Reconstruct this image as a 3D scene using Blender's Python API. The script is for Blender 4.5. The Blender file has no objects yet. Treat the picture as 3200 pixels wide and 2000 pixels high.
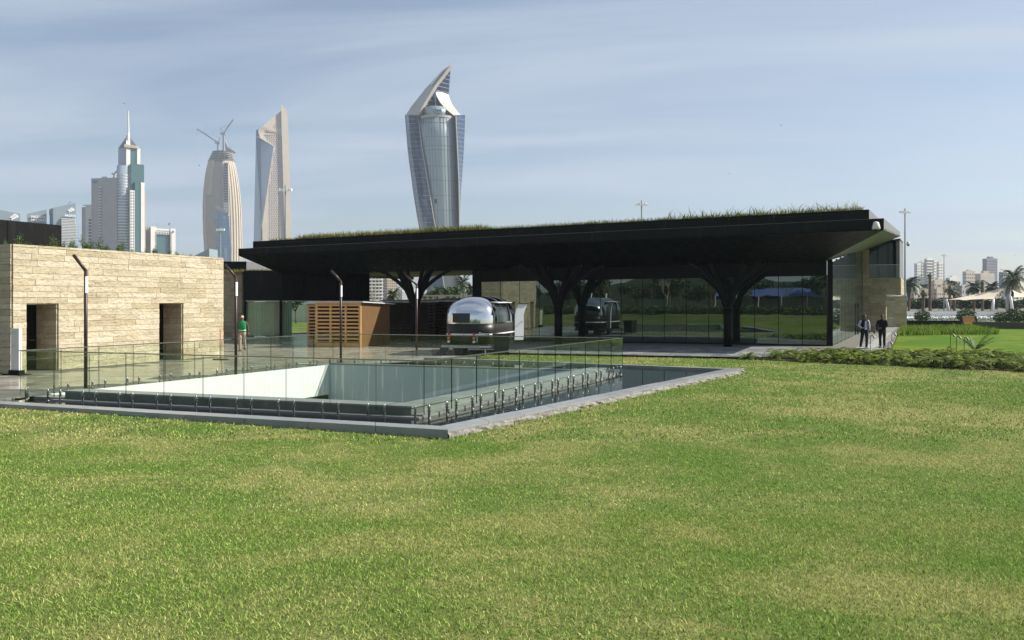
import bpy, bmesh, math, random
import numpy as np
from mathutils import Vector, Matrix
from mathutils.geometry import tessellate_polygon

scene = bpy.context.scene
C = scene.collection
rnd = random.Random(7)
F, H, HZ = 2700.0, 2.45, 940.0          # focal length (px of the 3200 px frame), eye height above the plaza, horizon row

# ------------------------------------------------------------------ camera
cam_d = bpy.data.cameras.new('camera')
cam_d.sensor_width = 36.0
cam_d.lens = 36.0 * F / 3200.0
cam_d.shift_y = -(1000.0 - HZ) / 3200.0
cam_d.clip_start = 0.1
cam_d.clip_end = 12000.0
cam = bpy.data.objects.new('camera', cam_d)
cam.location = (0, 0, H)
cam.rotation_euler = (math.radians(90), 0, 0)
C.objects.link(cam)
scene.camera = cam

# ------------------------------------------------------------------ light
SUN_EL = math.radians(38)
SUN_H = Vector((0.99, 0.13, 0)).normalized()
sun_vec = Vector((SUN_H.x * math.cos(SUN_EL), SUN_H.y * math.cos(SUN_EL), math.sin(SUN_EL)))
sun_d = bpy.data.lights.new('sun', 'SUN')
sun_d.energy = 5.0
sun_d.angle = math.radians(0.55)
sun_d.color = (1.0, 0.955, 0.87)
sun = bpy.data.objects.new('sun', sun_d)
sun.rotation_euler = (-sun_vec).to_track_quat('-Z', 'Y').to_euler()
C.objects.link(sun)

world = bpy.data.worlds.new('World')
scene.world = world
world.use_nodes = True
wt = world.node_tree
for n in list(wt.nodes):
    wt.nodes.remove(n)
def wn(t, **k):
    n = wt.nodes.new(t)
    for a, b in k.items():
        setattr(n, a, b)
    return n
w_out = wn('ShaderNodeOutputWorld')
w_bg = wn('ShaderNodeBackground')
w_bg.inputs['Strength'].default_value = 0.074
w_sky = wn('ShaderNodeTexSky', sky_type='NISHITA', sun_disc=False)
w_sky.sun_elevation = SUN_EL
w_sky.sun_rotation = math.radians(82.5)
w_sky.altitude = 0
w_sky.air_density = 1.0
w_sky.dust_density = 1.0
w_sky.ozone_density = 2.0
tc = wn('ShaderNodeTexCoord')
sep = wn('ShaderNodeSeparateXYZ')
wt.links.new(tc.outputs['Generated'], sep.inputs[0])
def wm(op, a, b=None, c=None):
    n = wn('ShaderNodeMath', operation=op)
    for i, v in enumerate((a, b, c)):
        if v is None:
            continue
        if isinstance(v, (int, float)):
            n.inputs[i].default_value = v
        else:
            wt.links.new(v, n.inputs[i])
    return n.outputs[0]
zc = wm('ADD', wm('MAXIMUM', sep.outputs[2], 0.0), 0.09)
cx = wm('DIVIDE', sep.outputs[0], zc)
cy = wm('DIVIDE', sep.outputs[1], zc)
comb = wn('ShaderNodeCombineXYZ')
wt.links.new(wm('MULTIPLY', cx, 0.42), comb.inputs[0])
wt.links.new(wm('ADD', wm('MULTIPLY', cy, 1.25), wm('MULTIPLY', cx, 0.16)), comb.inputs[1])
n1 = wn('ShaderNodeTexNoise')
n1.inputs['Scale'].default_value = 0.85
n1.inputs['Detail'].default_value = 5.0
n1.inputs['Roughness'].default_value = 0.52
n1.inputs['Distortion'].default_value = 0.5
wt.links.new(comb.outputs[0], n1.inputs['Vector'])
rampc = wn('ShaderNodeValToRGB')
rampc.color_ramp.elements[0].position = 0.42
rampc.color_ramp.elements[0].color = (0, 0, 0, 1)
rampc.color_ramp.elements[1].position = 0.62
rampc.color_ramp.elements[1].color = (1, 1, 1, 1)
wt.links.new(n1.outputs['Fac'], rampc.inputs[0])
mixc = wn('ShaderNodeMix', data_type='RGBA')
wt.links.new(wm('ADD', wm('MULTIPLY', rampc.outputs[0], 0.72), 0.18), mixc.inputs[0])
wt.links.new(w_sky.outputs[0], mixc.inputs[6])
mixc.inputs[7].default_value = (4.55, 5.25, 6.3, 1)      # thin high cloud, in the sky node's own radiance units
wt.links.new(mixc.outputs[2], w_bg.inputs['Color'])
wt.links.new(w_bg.outputs[0], w_out.inputs['Surface'])

vs = scene.view_settings
vs.view_transform = 'Standard'
vs.look = 'None'
vs.exposure = 0.65
vs.gamma = 1.0
vs.use_curve_mapping = False
cyc = scene.cycles
cyc.max_bounces = 10
cyc.diffuse_bounces = 3
cyc.glossy_bounces = 5
cyc.transmission_bounces = 6
cyc.transparent_max_bounces = 28
cyc.volume_bounces = 1
cyc.use_denoising = True
cyc.sample_clamp_indirect = 6.0
cyc.caustics_reflective = False
cyc.caustics_refractive = False

# ------------------------------------------------------------------ helpers
def U(px, py, Y):
    return Vector(((px - 1600.0) / F * Y, Y, H + (HZ - py) / F * Y))
def G(px, py, z=0.0):
    Y = (H - z) * F / (py - HZ)
    return Vector(((px - 1600.0) / F * Y, Y, z))
V = Vector
UP = Vector((0, 0, 1))

class MB:
    def __init__(s):
        s.v, s.f = [], []
    def add(s, vs_, fs):
        o = len(s.v)
        s.v += [tuple(p) for p in vs_]
        s.f += [tuple(i + o for i in f) for f in fs]
        return s
    def hexa(s, p):     # p: 4 bottom ccw, 4 top ccw
        return s.add(p, [(3, 2, 1, 0), (4, 5, 6, 7), (0, 1, 5, 4), (1, 2, 6, 5), (2, 3, 7, 6), (3, 0, 4, 7)])
    def box(s, x0, x1, y0, y1, z0, z1):
        return s.hexa([(x0, y0, z0), (x1, y0, z0), (x1, y1, z0), (x0, y1, z0), (x0, y0, z1), (x1, y0, z1), (x1, y1, z1), (x0, y1, z1)])
    def obox(s, o, a, b, c):    # origin corner and three edge vectors
        o, a, b, c = V(o), V(a), V(b), V(c)
        if a.cross(b).dot(c) < 0:
            a, b = b, a
        return s.hexa([o, o + a, o + a + b, o + b, o + c, o + a + c, o + a + b + c, o + b + c])
    def bar(s, p, q, w, h=None, up=UP):
        p, q = V(p), V(q)
        h = h or w
        d = (q - p).normalized()
        sd = d.cross(up)
        sd = sd.normalized() if sd.length > 1e-4 else V((1, 0, 0))
        u2 = sd.cross(d)
        return s.obox(p - sd * w / 2 - u2 * h / 2, sd * w, q - p, u2 * h)
    def tube(s, pts, rad, n=8, caps=True):
        pts = [V(p) for p in pts]
        if isinstance(rad, (int, float)):
            rad = [rad] * len(pts)
        rings = []
        prev = None
        for i, p in enumerate(pts):
            d = (pts[min(i + 1, len(pts) - 1)] - pts[max(i - 1, 0)])
            d = d.normalized() if d.length > 1e-9 else V((0, 0, 1))
            if prev is None:
                a = d.cross(V((0, 1, 0)))
                if a.length < 0.2:
                    a = d.cross(V((1, 0, 0)))
            else:
                a = prev - d * prev.dot(d)
            a.normalize()
            prev = a
            b = d.cross(a)
            rings.append([p + (a * math.cos(2 * math.pi * k / n) + b * math.sin(2 * math.pi * k / n)) * rad[i] for k in range(n)])
        return s.loft(rings, caps)
    def loft(s, rings, caps=True, close=True):
        n = len(rings[0])
        vs_, fs = [], []
        for r in rings:
            vs_ += list(r)
        for i in range(len(rings) - 1):
            for k in range(n if close else n - 1):
                k2 = (k + 1) % n
                fs.append((i * n + k, i * n + k2, (i + 1) * n + k2, (i + 1) * n + k))
        if caps:
            fs.append(tuple(range(n - 1, -1, -1)))
            fs.append(tuple((len(rings) - 1) * n + k for k in range(n)))
        return s.add(vs_, fs)
    def sphere(s, c, r, nu=10, nv=7):
        c = V(c)
        if isinstance(r, (int, float)):
            r = (r, r, r)
        rings = []
        for i in range(nv + 1):
            t = math.pi * i / nv
            st = max(math.sin(t), 0.02)
            rings.append([c + V((r[0] * st * math.cos(2 * math.pi * k / nu), r[1] * st * math.sin(2 * math.pi * k / nu), -r[2] * math.cos(t))) for k in range(nu)])
        return s.loft(rings)
    def plate(s, poly, ext):        # planar-ish polygon extruded along ext
        poly = [V(p) for p in poly]
        ext = V(ext)
        n = len(poly)
        tris = tessellate_polygon([poly])
        vs_ = poly + [p + ext for p in poly]
        fs = [tuple(t) for t in tris] + [tuple(n + i for i in reversed(t)) for t in tris]
        fs += [(i, (i + 1) % n, n + (i + 1) % n, n + i) for i in range(n)]
        return s.add(vs_, fs)
    def prism(s, poly2, z0, z1):
        return s.plate([V((p[0], p[1], z0)) for p in poly2], (0, 0, z1 - z0))
    def sheet(s, outer, holes=(), z=0.0, zf=None):
        loops = [[V((p[0], p[1], 0)) for p in l] for l in [outer] + list(holes)]
        tris = tessellate_polygon(loops)
        flat = [p for l in loops for p in l]
        vs_ = [(p.x, p.y, z if zf is None else zf(p.x, p.y)) for p in flat]
        fs = []
        for t in tris:
            a, b, c = (flat[i] for i in t)
            if (b - a).cross(c - a).z < 0:
                t = (t[0], t[2], t[1])
            fs.append(tuple(t))
        return s.add(vs_, fs)
    def mesh(s, name, mats, org=None, smooth=False, fix=True):
        me = bpy.data.meshes.new(name)
        ox, oy, oz = org if org is not None else (0, 0, 0)
        me.from_pydata([(p[0] - ox, p[1] - oy, p[2] - oz) for p in s.v], [], s.f)
        if fix:
            bm = bmesh.new()
            bm.from_mesh(me)
            bmesh.ops.recalc_face_normals(bm, faces=bm.faces)
            bm.to_mesh(me)
            bm.free()
        if smooth:
            me.polygons.foreach_set('use_smooth', [True] * len(me.polygons))
        for m in (mats if isinstance(mats, (list, tuple)) else [mats]):
            me.materials.append(m)
        me.update()
        return me
    def build(s, name, mat, parent=None, smooth=False, fix=True, **tagkw):
        org = ORG.get(parent.name, (0, 0, 0)) if parent else (0, 0, 0)
        o = bpy.data.objects.new(name, s.mesh(name, mat, org, smooth, fix))
        C.objects.link(o)
        if parent:
            o.parent = parent
        ORG[o.name] = org
        if tagkw:
            tag(o, **tagkw)
        return o

ORG = {}
def tag(o, label=None, cat=None, group=None, kind=None):
    if label: o['label'] = label
    if cat: o['category'] = cat
    if group: o['group'] = group
    if kind: o['kind'] = kind
    return o
def thing(name, loc, label=None, cat=None, group=None, kind=None):
    o = bpy.data.objects.new(name, None)
    o.empty_display_size = 0.3
    o.location = loc
    C.objects.link(o)
    ORG[o.name] = tuple(loc)
    return tag(o, label, cat, group, kind)
def place(name, me, parent, loc, rotz=0.0, scale=(1, 1, 1), rot=None):
    o = bpy.data.objects.new(name, me)
    org = ORG.get(parent.name, (0, 0, 0)) if parent else (0, 0, 0)
    o.location = V(loc) - V(org)
    o.rotation_euler = rot if rot else (0, 0, rotz)
    o.scale = scale
    if parent:
        o.parent = parent
    C.objects.link(o)
    return o
def copy_tree(src, loc=None, rotz=None, scale=None, parent=None):
    o = src.copy()
    C.objects.link(o)
    o.parent = parent
    if loc is not None: o.location = loc
    if rotz is not None: o.rotation_euler = (0, 0, rotz)
    if scale is not None: o.scale = (scale,) * 3 if isinstance(scale, (int, float)) else scale
    for ch in src.children:
        copy_tree(ch, parent=o)
    return o

# ------------------------------------------------------------------ materials
def srgb(r, g, b):
    f = lambda c: ((c / 255 + 0.055) / 1.055) ** 2.4 if c > 10 else c / 255 / 12.92
    return (f(r), f(g), f(b))
class NT:
    def __init__(s, name):
        s.m = bpy.data.materials.new(name)
        s.m.use_nodes = True
        s.t = s.m.node_tree
        for n in list(s.t.nodes):
            s.t.nodes.remove(n)
        s.out = s.n('ShaderNodeOutputMaterial')
        s._pos = None
    def n(s, t, **k):
        nd = s.t.nodes.new(t)
        for a, b in k.items():
            setattr(nd, a, b)
        return nd
    def l(s, a, b):
        s.t.links.new(a, b)
    def pos(s, scale=(1, 1, 1), src='pos'):
        g = s.n('ShaderNodeNewGeometry').outputs['Position'] if src == 'pos' else s.n('ShaderNodeTexCoord').outputs['Object']
        mp = s.n('ShaderNodeMapping')
        mp.inputs['Scale'].default_value = scale
        s.l(g, mp.inputs['Vector'])
        return mp.outputs[0]
    def noise(s, scale, detail=4, rough=0.55, vec=None, dist=0.0):
        nd = s.n('ShaderNodeTexNoise')
        nd.inputs['Scale'].default_value = scale
        nd.inputs['Detail'].default_value = detail
        nd.inputs['Roughness'].default_value = rough
        nd.inputs['Distortion'].default_value = dist
        s.l(vec if vec is not None else s.pos(), nd.inputs['Vector'])
        return nd.outputs['Fac']
    def ramp(s, fac, stops):
        r = s.n('ShaderNodeValToRGB')
        e = r.color_ramp.elements
        while len(e) < len(stops):
            e.new(0.5)
        for el, (p, c) in zip(e, stops):
            el.position = p
            el.color = (c, c, c, 1) if isinstance(c, (int, float)) else (*c[:3], 1)
        s.l(fac, r.inputs[0])
        return r.outputs[0]
    def mix(s, fac, a, b, blend='MIX'):
        m = s.n('ShaderNodeMix', data_type='RGBA', blend_type=blend)
        for i, v in ((0, fac), (6, a), (7, b)):
            if isinstance(v, (int, float)):
                m.inputs[i].default_value = v
            elif isinstance(v, tuple):
                m.inputs[i].default_value = (*v[:3], 1)
            else:
                s.l(v, m.inputs[i])
        return m.outputs[2]
    def math(s, op, a, b=None):
        m = s.n('ShaderNodeMath', operation=op)
        for i, v in enumerate((a, b)):
            if v is None: continue
            if isinstance(v, (int, float)): m.inputs[i].default_value = v
            else: s.l(v, m.inputs[i])
        return m.outputs[0]
    def bump(s, h, strength=0.3, dist=0.02):
        b = s.n('ShaderNodeBump')
        b.inputs['Strength'].default_value = strength
        b.inputs['Distance'].default_value = dist
        s.l(h, b.inputs['Height'])
        return b.outputs[0]
    def bsdf(s, col, rough=0.6, metal=0.0, normal=None, spec=0.5):
        p = s.n('ShaderNodeBsdfPrincipled')
        for k, v in (('Base Color', col), ('Roughness', rough), ('Metallic', metal), ('Specular IOR Level', spec)):
            if isinstance(v, tuple): p.inputs[k].default_value = (*v[:3], 1)
            elif isinstance(v, (int, float)): p.inputs[k].default_value = v
            else: s.l(v, p.inputs[k])
        if normal is not None:
            s.l(normal, p.inputs['Normal'])
        return p
    def done(s, shader):
        s.l(shader.outputs[0] if hasattr(shader, 'outputs') else shader, s.out.inputs['Surface'])
        return s.m
def mul(c, k):
    return tuple(min(1.0, x * k) for x in c[:3])
def pm(name, col, rough=0.6, metal=0.0, var=0.15, vs=2.0, bump=0.0, bs=25.0, bd=0.01, objvar=0.0, spec=0.5, stretch=(1, 1, 1)):
    t = NT(name)
    c = tuple(col)
    if var:
        nz = t.noise(vs, 5, 0.6, t.pos(stretch))
        c = t.mix(t.ramp(nz, [(0.28, 0), (0.72, 1)]), mul(col, 1 - var), mul(col, 1 + var))
    if objvar:
        oi = t.n('ShaderNodeObjectInfo').outputs['Random']
        k = t.math('ADD', t.math('MULTIPLY', oi, 2 * objvar), 1 - objvar)
        cb = t.n('ShaderNodeCombineColor')
        for i in range(3):
            t.l(k, cb.inputs[i])
        c = t.mix(1.0, c, cb.outputs[0], 'MULTIPLY')
    nrm = None
    if bump:
        nrm = t.bump(t.noise(bs, 4, 0.6), bump, bd)
    return t.done(t.bsdf(c, rough, metal, nrm, spec))

M = {}
# lawn: patchy green and straw
def grass_mat(name, g1, g2, dry, dry_amt, k=1.0, transl=0.0):
    t = NT(name)
    big = t.noise(0.16, 3, 0.55, t.pos((1, 1, 0)), 0.6)
    mid = t.noise(0.55, 5, 0.66, t.pos((1, 1, 0)), 0.5)
    fine = t.noise(14, 3, 0.7, t.pos((1, 1, 0)))
    f = t.math('ADD', t.math('ADD', t.math('MULTIPLY', big, 0.72), t.math('MULTIPLY', mid, 0.85)), t.math('MULTIPLY', fine, 0.30))
    if transl:
        at_ = t.n('ShaderNodeAttribute'); at_.attribute_name = 'tone'
        tone = at_.outputs['Fac']
        f = t.math('ADD', f, t.math('MULTIPLY', t.math('SUBTRACT', tone, 0.5), 0.42))
        fine = tone
    c = t.mix(t.ramp(fine, [(0.3, 0), (0.7, 1)]), mul(g1, k), mul(g2, k))
    c = t.mix(t.ramp(f, [(0.80, 0.02), (0.96, 0.42 * dry_amt), (1.14, dry_amt)]), c, mul(dry, k))
    if transl:
        sh_ = t.math('ADD', t.math('MULTIPLY', t.math('FRACT', t.math('MULTIPLY', tone, 7.31)), 1.15), 0.42)
        cb = t.n('ShaderNodeCombineColor')
        for i in range(3): t.l(sh_, cb.inputs[i])
        c = t.mix(1.0, c, cb.outputs[0], 'MULTIPLY')
    p = t.bsdf(c, 0.8, 0, None, 0.05)
    if transl:
        tr = t.n('ShaderNodeBsdfTranslucent')
        t.l(c, tr.inputs['Color'])
        ms = t.n('ShaderNodeMixShader')
        ms.inputs[0].default_value = transl
        t.l(p.outputs[0], ms.inputs[1]); t.l(tr.outputs[0], ms.inputs[2])
        return t.done(ms)
    return t.done(p)
M['lawn'] = grass_mat('lawn_soil_and_thatch', (0.068, 0.115, 0.022), (0.100, 0.152, 0.034), (0.26, 0.23, 0.095), 0.68)
M['blade'] = grass_mat('grass_blade', (0.165, 0.300, 0.040), (0.27, 0.405, 0.078), (0.55, 0.495, 0.21), 0.66, 1.0, 0.25)
M['lawn_far'] = grass_mat('fresh_lawn', (0.050, 0.125, 0.006), (0.080, 0.165, 0.010), (0.19, 0.21, 0.025), 0.6)
M['tall_grass'] = grass_mat('long_grass', (0.09, 0.19, 0.015), (0.17, 0.27, 0.04), (0.28, 0.31, 0.08), 0.5, 1.0, 0.3)
M['roof_green'] = grass_mat('roof_grass', (0.10, 0.14, 0.025), (0.16, 0.18, 0.045), (0.30, 0.26, 0.10), 0.85, 1.0, 0.3)

def stone_mat(name, col, objvar=0.22, bd=0.055, rough=0.85):
    t = NT(name)
    nz = t.noise(1.6, 5, 0.62)
    c = t.mix(t.ramp(nz, [(0.3, 0), (0.7, 1)]), mul(col, 0.88), mul(col, 1.10))
    oi = t.n('ShaderNodeObjectInfo').outputs['Random']
    warm = t.mix(oi, (1.0 - objvar, 1.0 - objvar * 1.15, 1.0 - objvar * 1.6), (1.0 + objvar * .5, 1.0 + objvar * .5, 1.0 + objvar * .5))
    c = t.mix(1.0, c, warm, 'MULTIPLY')
    # split faces: ragged spalls, stretched along the course
    v = t.n('ShaderNodeTexVoronoi', feature='F1', distance='EUCLIDEAN')
    v.inputs['Scale'].default_value = 5.5
    t.l(t.pos((1, 1, 1.5)), v.inputs['Vector'])
    nb = t.ramp(t.noise(7.5, 6, 0.7, t.pos((1, 1, 1.9)), 0.5), [(.36, 0), (.47, .75), (.75, 1)])
    hgt = t.math('ADD', t.math('MULTIPLY', nb, 0.55), t.math('MULTIPLY', v.outputs['Distance'], 0.35))
    return t.done(t.bsdf(c, rough, 0, t.bump(hgt, 0.6, bd), 0.25))
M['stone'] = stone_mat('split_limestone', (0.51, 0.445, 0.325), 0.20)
M['stone_shade'] = stone_mat('shade_toned_limestone', (0.43, 0.355, 0.245), 0.22, 0.07)  # limestone darkened in colour for the wall faces that lie in shade
M['stone_core'] = pm('stone_joint_bed', (0.30, 0.255, 0.18), 0.9)
M['kerb'] = pm('honed_grey_stone', (0.27, 0.275, 0.28), 0.32, 0, 0.12, 3.0, 0.25, 40, 0.004, 0.10)
M['plinth'] = pm('dark_green_grey_stone', (0.135, 0.142, 0.130), 0.35, 0, 0.25, 2.5, 0.2, 30, 0.004, 0.12)
M['plinth_top'] = pm('pale_grey_stone', (0.235, 0.245, 0.225), 0.45, 0, 0.15, 2.0, 0.2, 30, 0.004, 0.1)
def kerb_face_mat():
    t = NT('rough_mortar_kerb')
    c = t.mix(t.ramp(t.noise(7, 6, 0.65, None, 0.8), [(0.38, 0), (0.60, 1)]), (0.16, 0.148, 0.125), (0.31, 0.295, 0.265))
    return t.done(t.bsdf(c, 0.9, 0, t.bump(t.noise(16, 5, 0.7), 0.8, 0.03), 0.2))
M['kerb_rough'] = kerb_face_mat()
def paving_mat(name, c1, c2, rough, objvar=0.16, spec=0.5):
    t = NT(name)
    streak = t.noise(1.6, 6, 0.62, t.pos((1, 1, 1)), 0.6)
    c = t.mix(t.ramp(streak, [(0.32, 0), (0.68, 1)]), c1, c2)
    oi = t.n('ShaderNodeObjectInfo').outputs['Random']
    k = t.math('ADD', t.math('MULTIPLY', oi, 2 * objvar), 1 - objvar)
    cb = t.n('ShaderNodeCombineColor')
    for i in range(3): t.l(k, cb.inputs[i])
    c = t.mix(1.0, c, cb.outputs[0], 'MULTIPLY')
    r = t.ramp(t.noise(0.8, 4, 0.6), [(0.35, rough), (0.7, rough + 0.16)])
    return t.done(t.bsdf(c, r, 0, t.bump(t.noise(22, 3, 0.5), 0.10, 0.004), spec))
M['slab'] = paving_mat('polished_paving', (0.27, 0.24, 0.19), (0.42, 0.38, 0.31), 0.13)
M['joint'] = pm('paving_joint', (0.13, 0.12, 0.10), 0.8)
M['paver'] = paving_mat('concrete_paver', (0.155, 0.165, 0.16), (0.225, 0.235, 0.225), 0.65, 0.45, 0.15)
M['path'] = paving_mat('path_paving', (0.33, 0.335, 0.315), (0.41, 0.415, 0.39), 0.5, 0.14)
def water_mat():
    t = NT('pool_water')
    rip = t.noise(5.0, 4, 0.55, t.pos((1, 1, 1)), 0.8)
    return t.done(t.bsdf((0.012, 0.014, 0.012), 0.02, 0, t.bump(rip, 0.05, 0.02), 0.6))
M['water'] = water_mat()
def black_clad():
    t = NT('black_metal_cladding')
    st = t.noise(1.4, 5, 0.65, t.pos((2.4, 2.4, 0.22)))
    c = t.mix(t.ramp(st, [(0.56, 0), (0.80, 1)]), (0.0050, 0.0056, 0.0050), (0.024, 0.024, 0.022))
    oi = t.n('ShaderNodeObjectInfo').outputs['Random']
    c = t.mix(1.0, c, t.mix(oi, (0.8, 0.8, 0.8), (1.25, 1.25, 1.25)), 'MULTIPLY')
    return t.done(t.bsdf(c, t.ramp(t.noise(3, 4, .6), [(0.3, 0.42), (0.7, 0.58)]), 0, t.bump(t.noise(3, 2, 0.5), 0.06, 0.01), 0.16))
M['black'] = black_clad()
M['black_smooth'] = pm('black_powder_coat', (0.0050, 0.0055, 0.0052), 0.5, 0, 0.2, 3, spec=0.14)
M['black_seam'] = pm('black_seam', (0.045, 0.045, 0.042), 0.6, 0, 0.1)
M['grey_lit_clad'] = pm('grey_and_sunlit_cladding', (0.16, 0.16, 0.155), 0.5, 0, 0.18, 2.0, 0.05, 20)  # on the hall's right side this grey stands for sunlit cladding
M['rust'] = pm('dark_brown_steel', (0.045, 0.022, 0.018), 0.45, 0, 0.25, 6)
def led_mat():
    t = NT('white_diffuser')
    b = t.bsdf((0.85, 0.85, 0.83), 0.4, 0, None, 0.5)
    b.inputs['Emission Color'].default_value = (1, .98, .95, 1)
    b.inputs['Emission Strength'].default_value = 0.5
    return t.done(b)
M['diffuser'] = led_mat()
M['steel'] = pm('brushed_stainless', (0.36, 0.355, 0.33), 0.26, 1.0, 0.06)
M['galv'] = pm('galvanised_steel', (0.42, 0.43, 0.42), 0.45, 0.6, 0.1)
M['white'] = pm('white_paint', (0.80, 0.80, 0.78), 0.5, 0, 0.04, 2)
def well_mat(name='white_well_render', c1=(0.66, 0.69, 0.66), c2=(0.84, 0.85, 0.80), c3=(0.52, 0.55, 0.50)):
    t = NT(name)
    run = t.noise(2.2, 5, 0.6, t.pos((3.2, 3.2, 0.12)))
    c = t.mix(t.ramp(run, [(0.57, 0), (0.62, 1)]), c1, c2)
    c = t.mix(t.ramp(t.noise(1.1, 5, .65), [(.35, 0), (.75, .35)]), c, c3)
    return t.done(t.bsdf(c, 0.75, 0, t.bump(run, 0.5, 0.02), 0.25))
M['well'] = well_mat()
M['well_back'] = well_mat('pale_blue_well_render', (0.46, 0.53, 0.52), (0.74, 0.78, 0.74), (0.38, 0.45, 0.44))
def rail_glass():
    t = NT('railing_glass')
    tr = t.n('ShaderNodeBsdfTransparent'); tr.inputs[0].default_value = (0.935, 0.965, 0.930, 1)
    gl = t.n('ShaderNodeBsdfGlossy'); gl.inputs['Roughness'].default_value = 0.0; gl.inputs[0].default_value = (0.85, 0.92, 0.88, 1)
    lw = t.n('ShaderNodeLayerWeight'); lw.inputs[0].default_value = 0.5
    ms = t.n('ShaderNodeMixShader')
    t.l(t.math('ADD', t.math('MULTIPLY', t.math('POWER', lw.outputs['Facing'], 4.5), 0.75), 0.025), ms.inputs[0]); t.l(tr.outputs[0], ms.inputs[1]); t.l(gl.outputs[0], ms.inputs[2])
    return t.done(ms)
M['rail_glass'] = rail_glass()
M['glass_edge'] = pm('green_glass_edge', (0.016, 0.034, 0.024), 0.2, 0, 0.1)
def facade_glass(name, body, refl, base_r, wob=0.35, dist=0.012, sc=0.55, fk=0.9):
    t = NT(name)
    w = t.noise(sc, 2, 0.4, t.pos((1, 1, 0.7)))
    nrm = t.bump(w, wob, dist)
    di = t.bsdf(body, 0.3, 0, None, 0.1)
    gl = t.n('ShaderNodeBsdfGlossy'); gl.inputs['Roughness'].default_value = 0.0; gl.inputs[0].default_value = (*refl, 1)
    t.l(nrm, gl.inputs['Normal'])
    lw = t.n('ShaderNodeLayerWeight'); lw.inputs[0].default_value = 0.22
    ms = t.n('ShaderNodeMixShader')
    t.l(t.math('MINIMUM', t.math('ADD', t.math('MULTIPLY', lw.outputs['Fresnel'], fk), base_r), 0.97), ms.inputs[0])
    t.l(di.outputs[0], ms.inputs[1]); t.l(gl.outputs[0], ms.inputs[2])
    return t.done(ms)
M['facade'] = facade_glass('dark_mirror_glass', (0.006, 0.012, 0.009), (0.66, 0.79, 0.74), 0.21)
M['dark_glass'] = facade_glass('dark_clear_glass', (0.008, 0.012, 0.010), (0.7, 0.8, 0.75), 0.03, fk=0.6)
M['tower_glass'] = facade_glass('blue_tower_glass', (0.022, 0.048, 0.105), (0.75, 0.85, 1.0), 0.04, 0.1, 0.05, 0.1, 0.45)
M['tower_glass_lt'] = facade_glass('pale_tower_glass', (0.27, 0.315, 0.355), (0.8, 0.88, 1.0), 0.12, 0.1, 0.05, 0.1)
M['tower_green'] = facade_glass('green_tower_glass', (0.045, 0.105, 0.105), (0.7, 0.9, 0.9), 0.06, 0.1, 0.05, 0.1)
M['tower_sky'] = facade_glass('sky_blue_glass', (0.07, 0.17, 0.29), (0.75, 0.9, 1.0), 0.10, 0.1, 0.05, 0.1)
def clear_green():
    t = NT('clear_green_glass')
    tr = t.n('ShaderNodeBsdfTransparent'); tr.inputs[0].default_value = (0.86, 0.955, 0.87, 1)
    gl = t.n('ShaderNodeBsdfGlossy'); gl.inputs['Roughness'].default_value = 0.0
    lw = t.n('ShaderNodeLayerWeight'); lw.inputs[0].default_value = 0.5
    ms = t.n('ShaderNodeMixShader')
    t.l(t.math('ADD', t.math('MULTIPLY', t.math('POWER', lw.outputs['Facing'], 4.0), 0.8), 0.05), ms.inputs[0]); t.l(tr.outputs[0], ms.inputs[1]); t.l(gl.outputs[0], ms.inputs[2])
    return t.done(ms)
M['clear_green'] = clear_green()
M['curtain'] = pm('sheer_curtain', (0.88, 0.89, 0.80), 0.8, 0, 0.08, 3)
def wood_mat(name, c1, c2, rough=0.6):
    t = NT(name)
    g = t.noise(3.0, 6, 0.6, t.pos((4, 4, 0.35)), 0.5)
    c = t.mix(t.ramp(g, [(0.3, 0), (0.7, 1)]), c1, c2)
    return t.done(t.bsdf(c, rough, 0, t.bump(g, 0.1, 0.005), 0.3))
M['wood'] = wood_mat('varnished_timber', (0.50, 0.29, 0.115), (0.64, 0.40, 0.175))
M['ply'] = wood_mat('shade_browned_plywood', (0.125, 0.066, 0.026), (0.175, 0.097, 0.04))  # plywood brown, deepened further to read as a side in shade
M['wood_shade'] = wood_mat('shade_darkened_timber', (0.040, 0.024, 0.014), (0.065, 0.04, 0.022))  # kiosk timber darkened in colour to stand for the shade there
M['kiosk_roof'] = pm('white_roof_sheet', (0.62, 0.64, 0.66), 0.4, 0, 0.06)
M['dark'] = pm('dark_interior', (0.012, 0.012, 0.012), 0.8, 0, 0.2)
def alu_mat():
    t = NT('polished_aluminium')
    n = t.bump(t.noise(2.2, 2, 0.4), 0.03, 0.01)
    return t.done(t.bsdf((0.80, 0.79, 0.77), t.ramp(t.noise(3, 4, .6), [(0.3, 0.06), (0.7, 0.13)]), 1.0, n))
M['alu'] = alu_mat()
M['van_black'] = pm('caravan_black_paint', (0.016, 0.014, 0.012), 0.42, 0, 0.2, 2, spec=0.4)
M['trim'] = pm('white_trim', (0.80, 0.80, 0.80), 0.35, 0, 0.03)
M['plastic'] = pm('black_plastic', (0.016, 0.017, 0.016), 0.5, 0, 0.2)
M['rubber'] = pm('rubber', (0.02, 0.02, 0.02), 0.8, 0, 0.1)
M['red'] = pm('red_lens', (0.45, 0.02, 0.02), 0.25, 0, 0.05)
M['amber'] = pm('amber_lens', (0.75, 0.22, 0.02), 0.25, 0, 0.05)
M['lens'] = pm('clear_lens', (0.72, 0.72, 0.68), 0.2, 0, 0.05)
M['sand'] = pm('sandy_ground', (0.17, 0.15, 0.11), 0.95, 0, 0.2, 0.05)
M['soil'] = pm('bed_soil', (0.085, 0.06, 0.038), 0.95, 0, 0.3, 3, 0.5, 20, 0.03)
M['leaf'] = pm('leaf_mid_green', (0.060, 0.105, 0.022), 0.55, 0, 0.45, 1.6, objvar=0.15)
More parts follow.
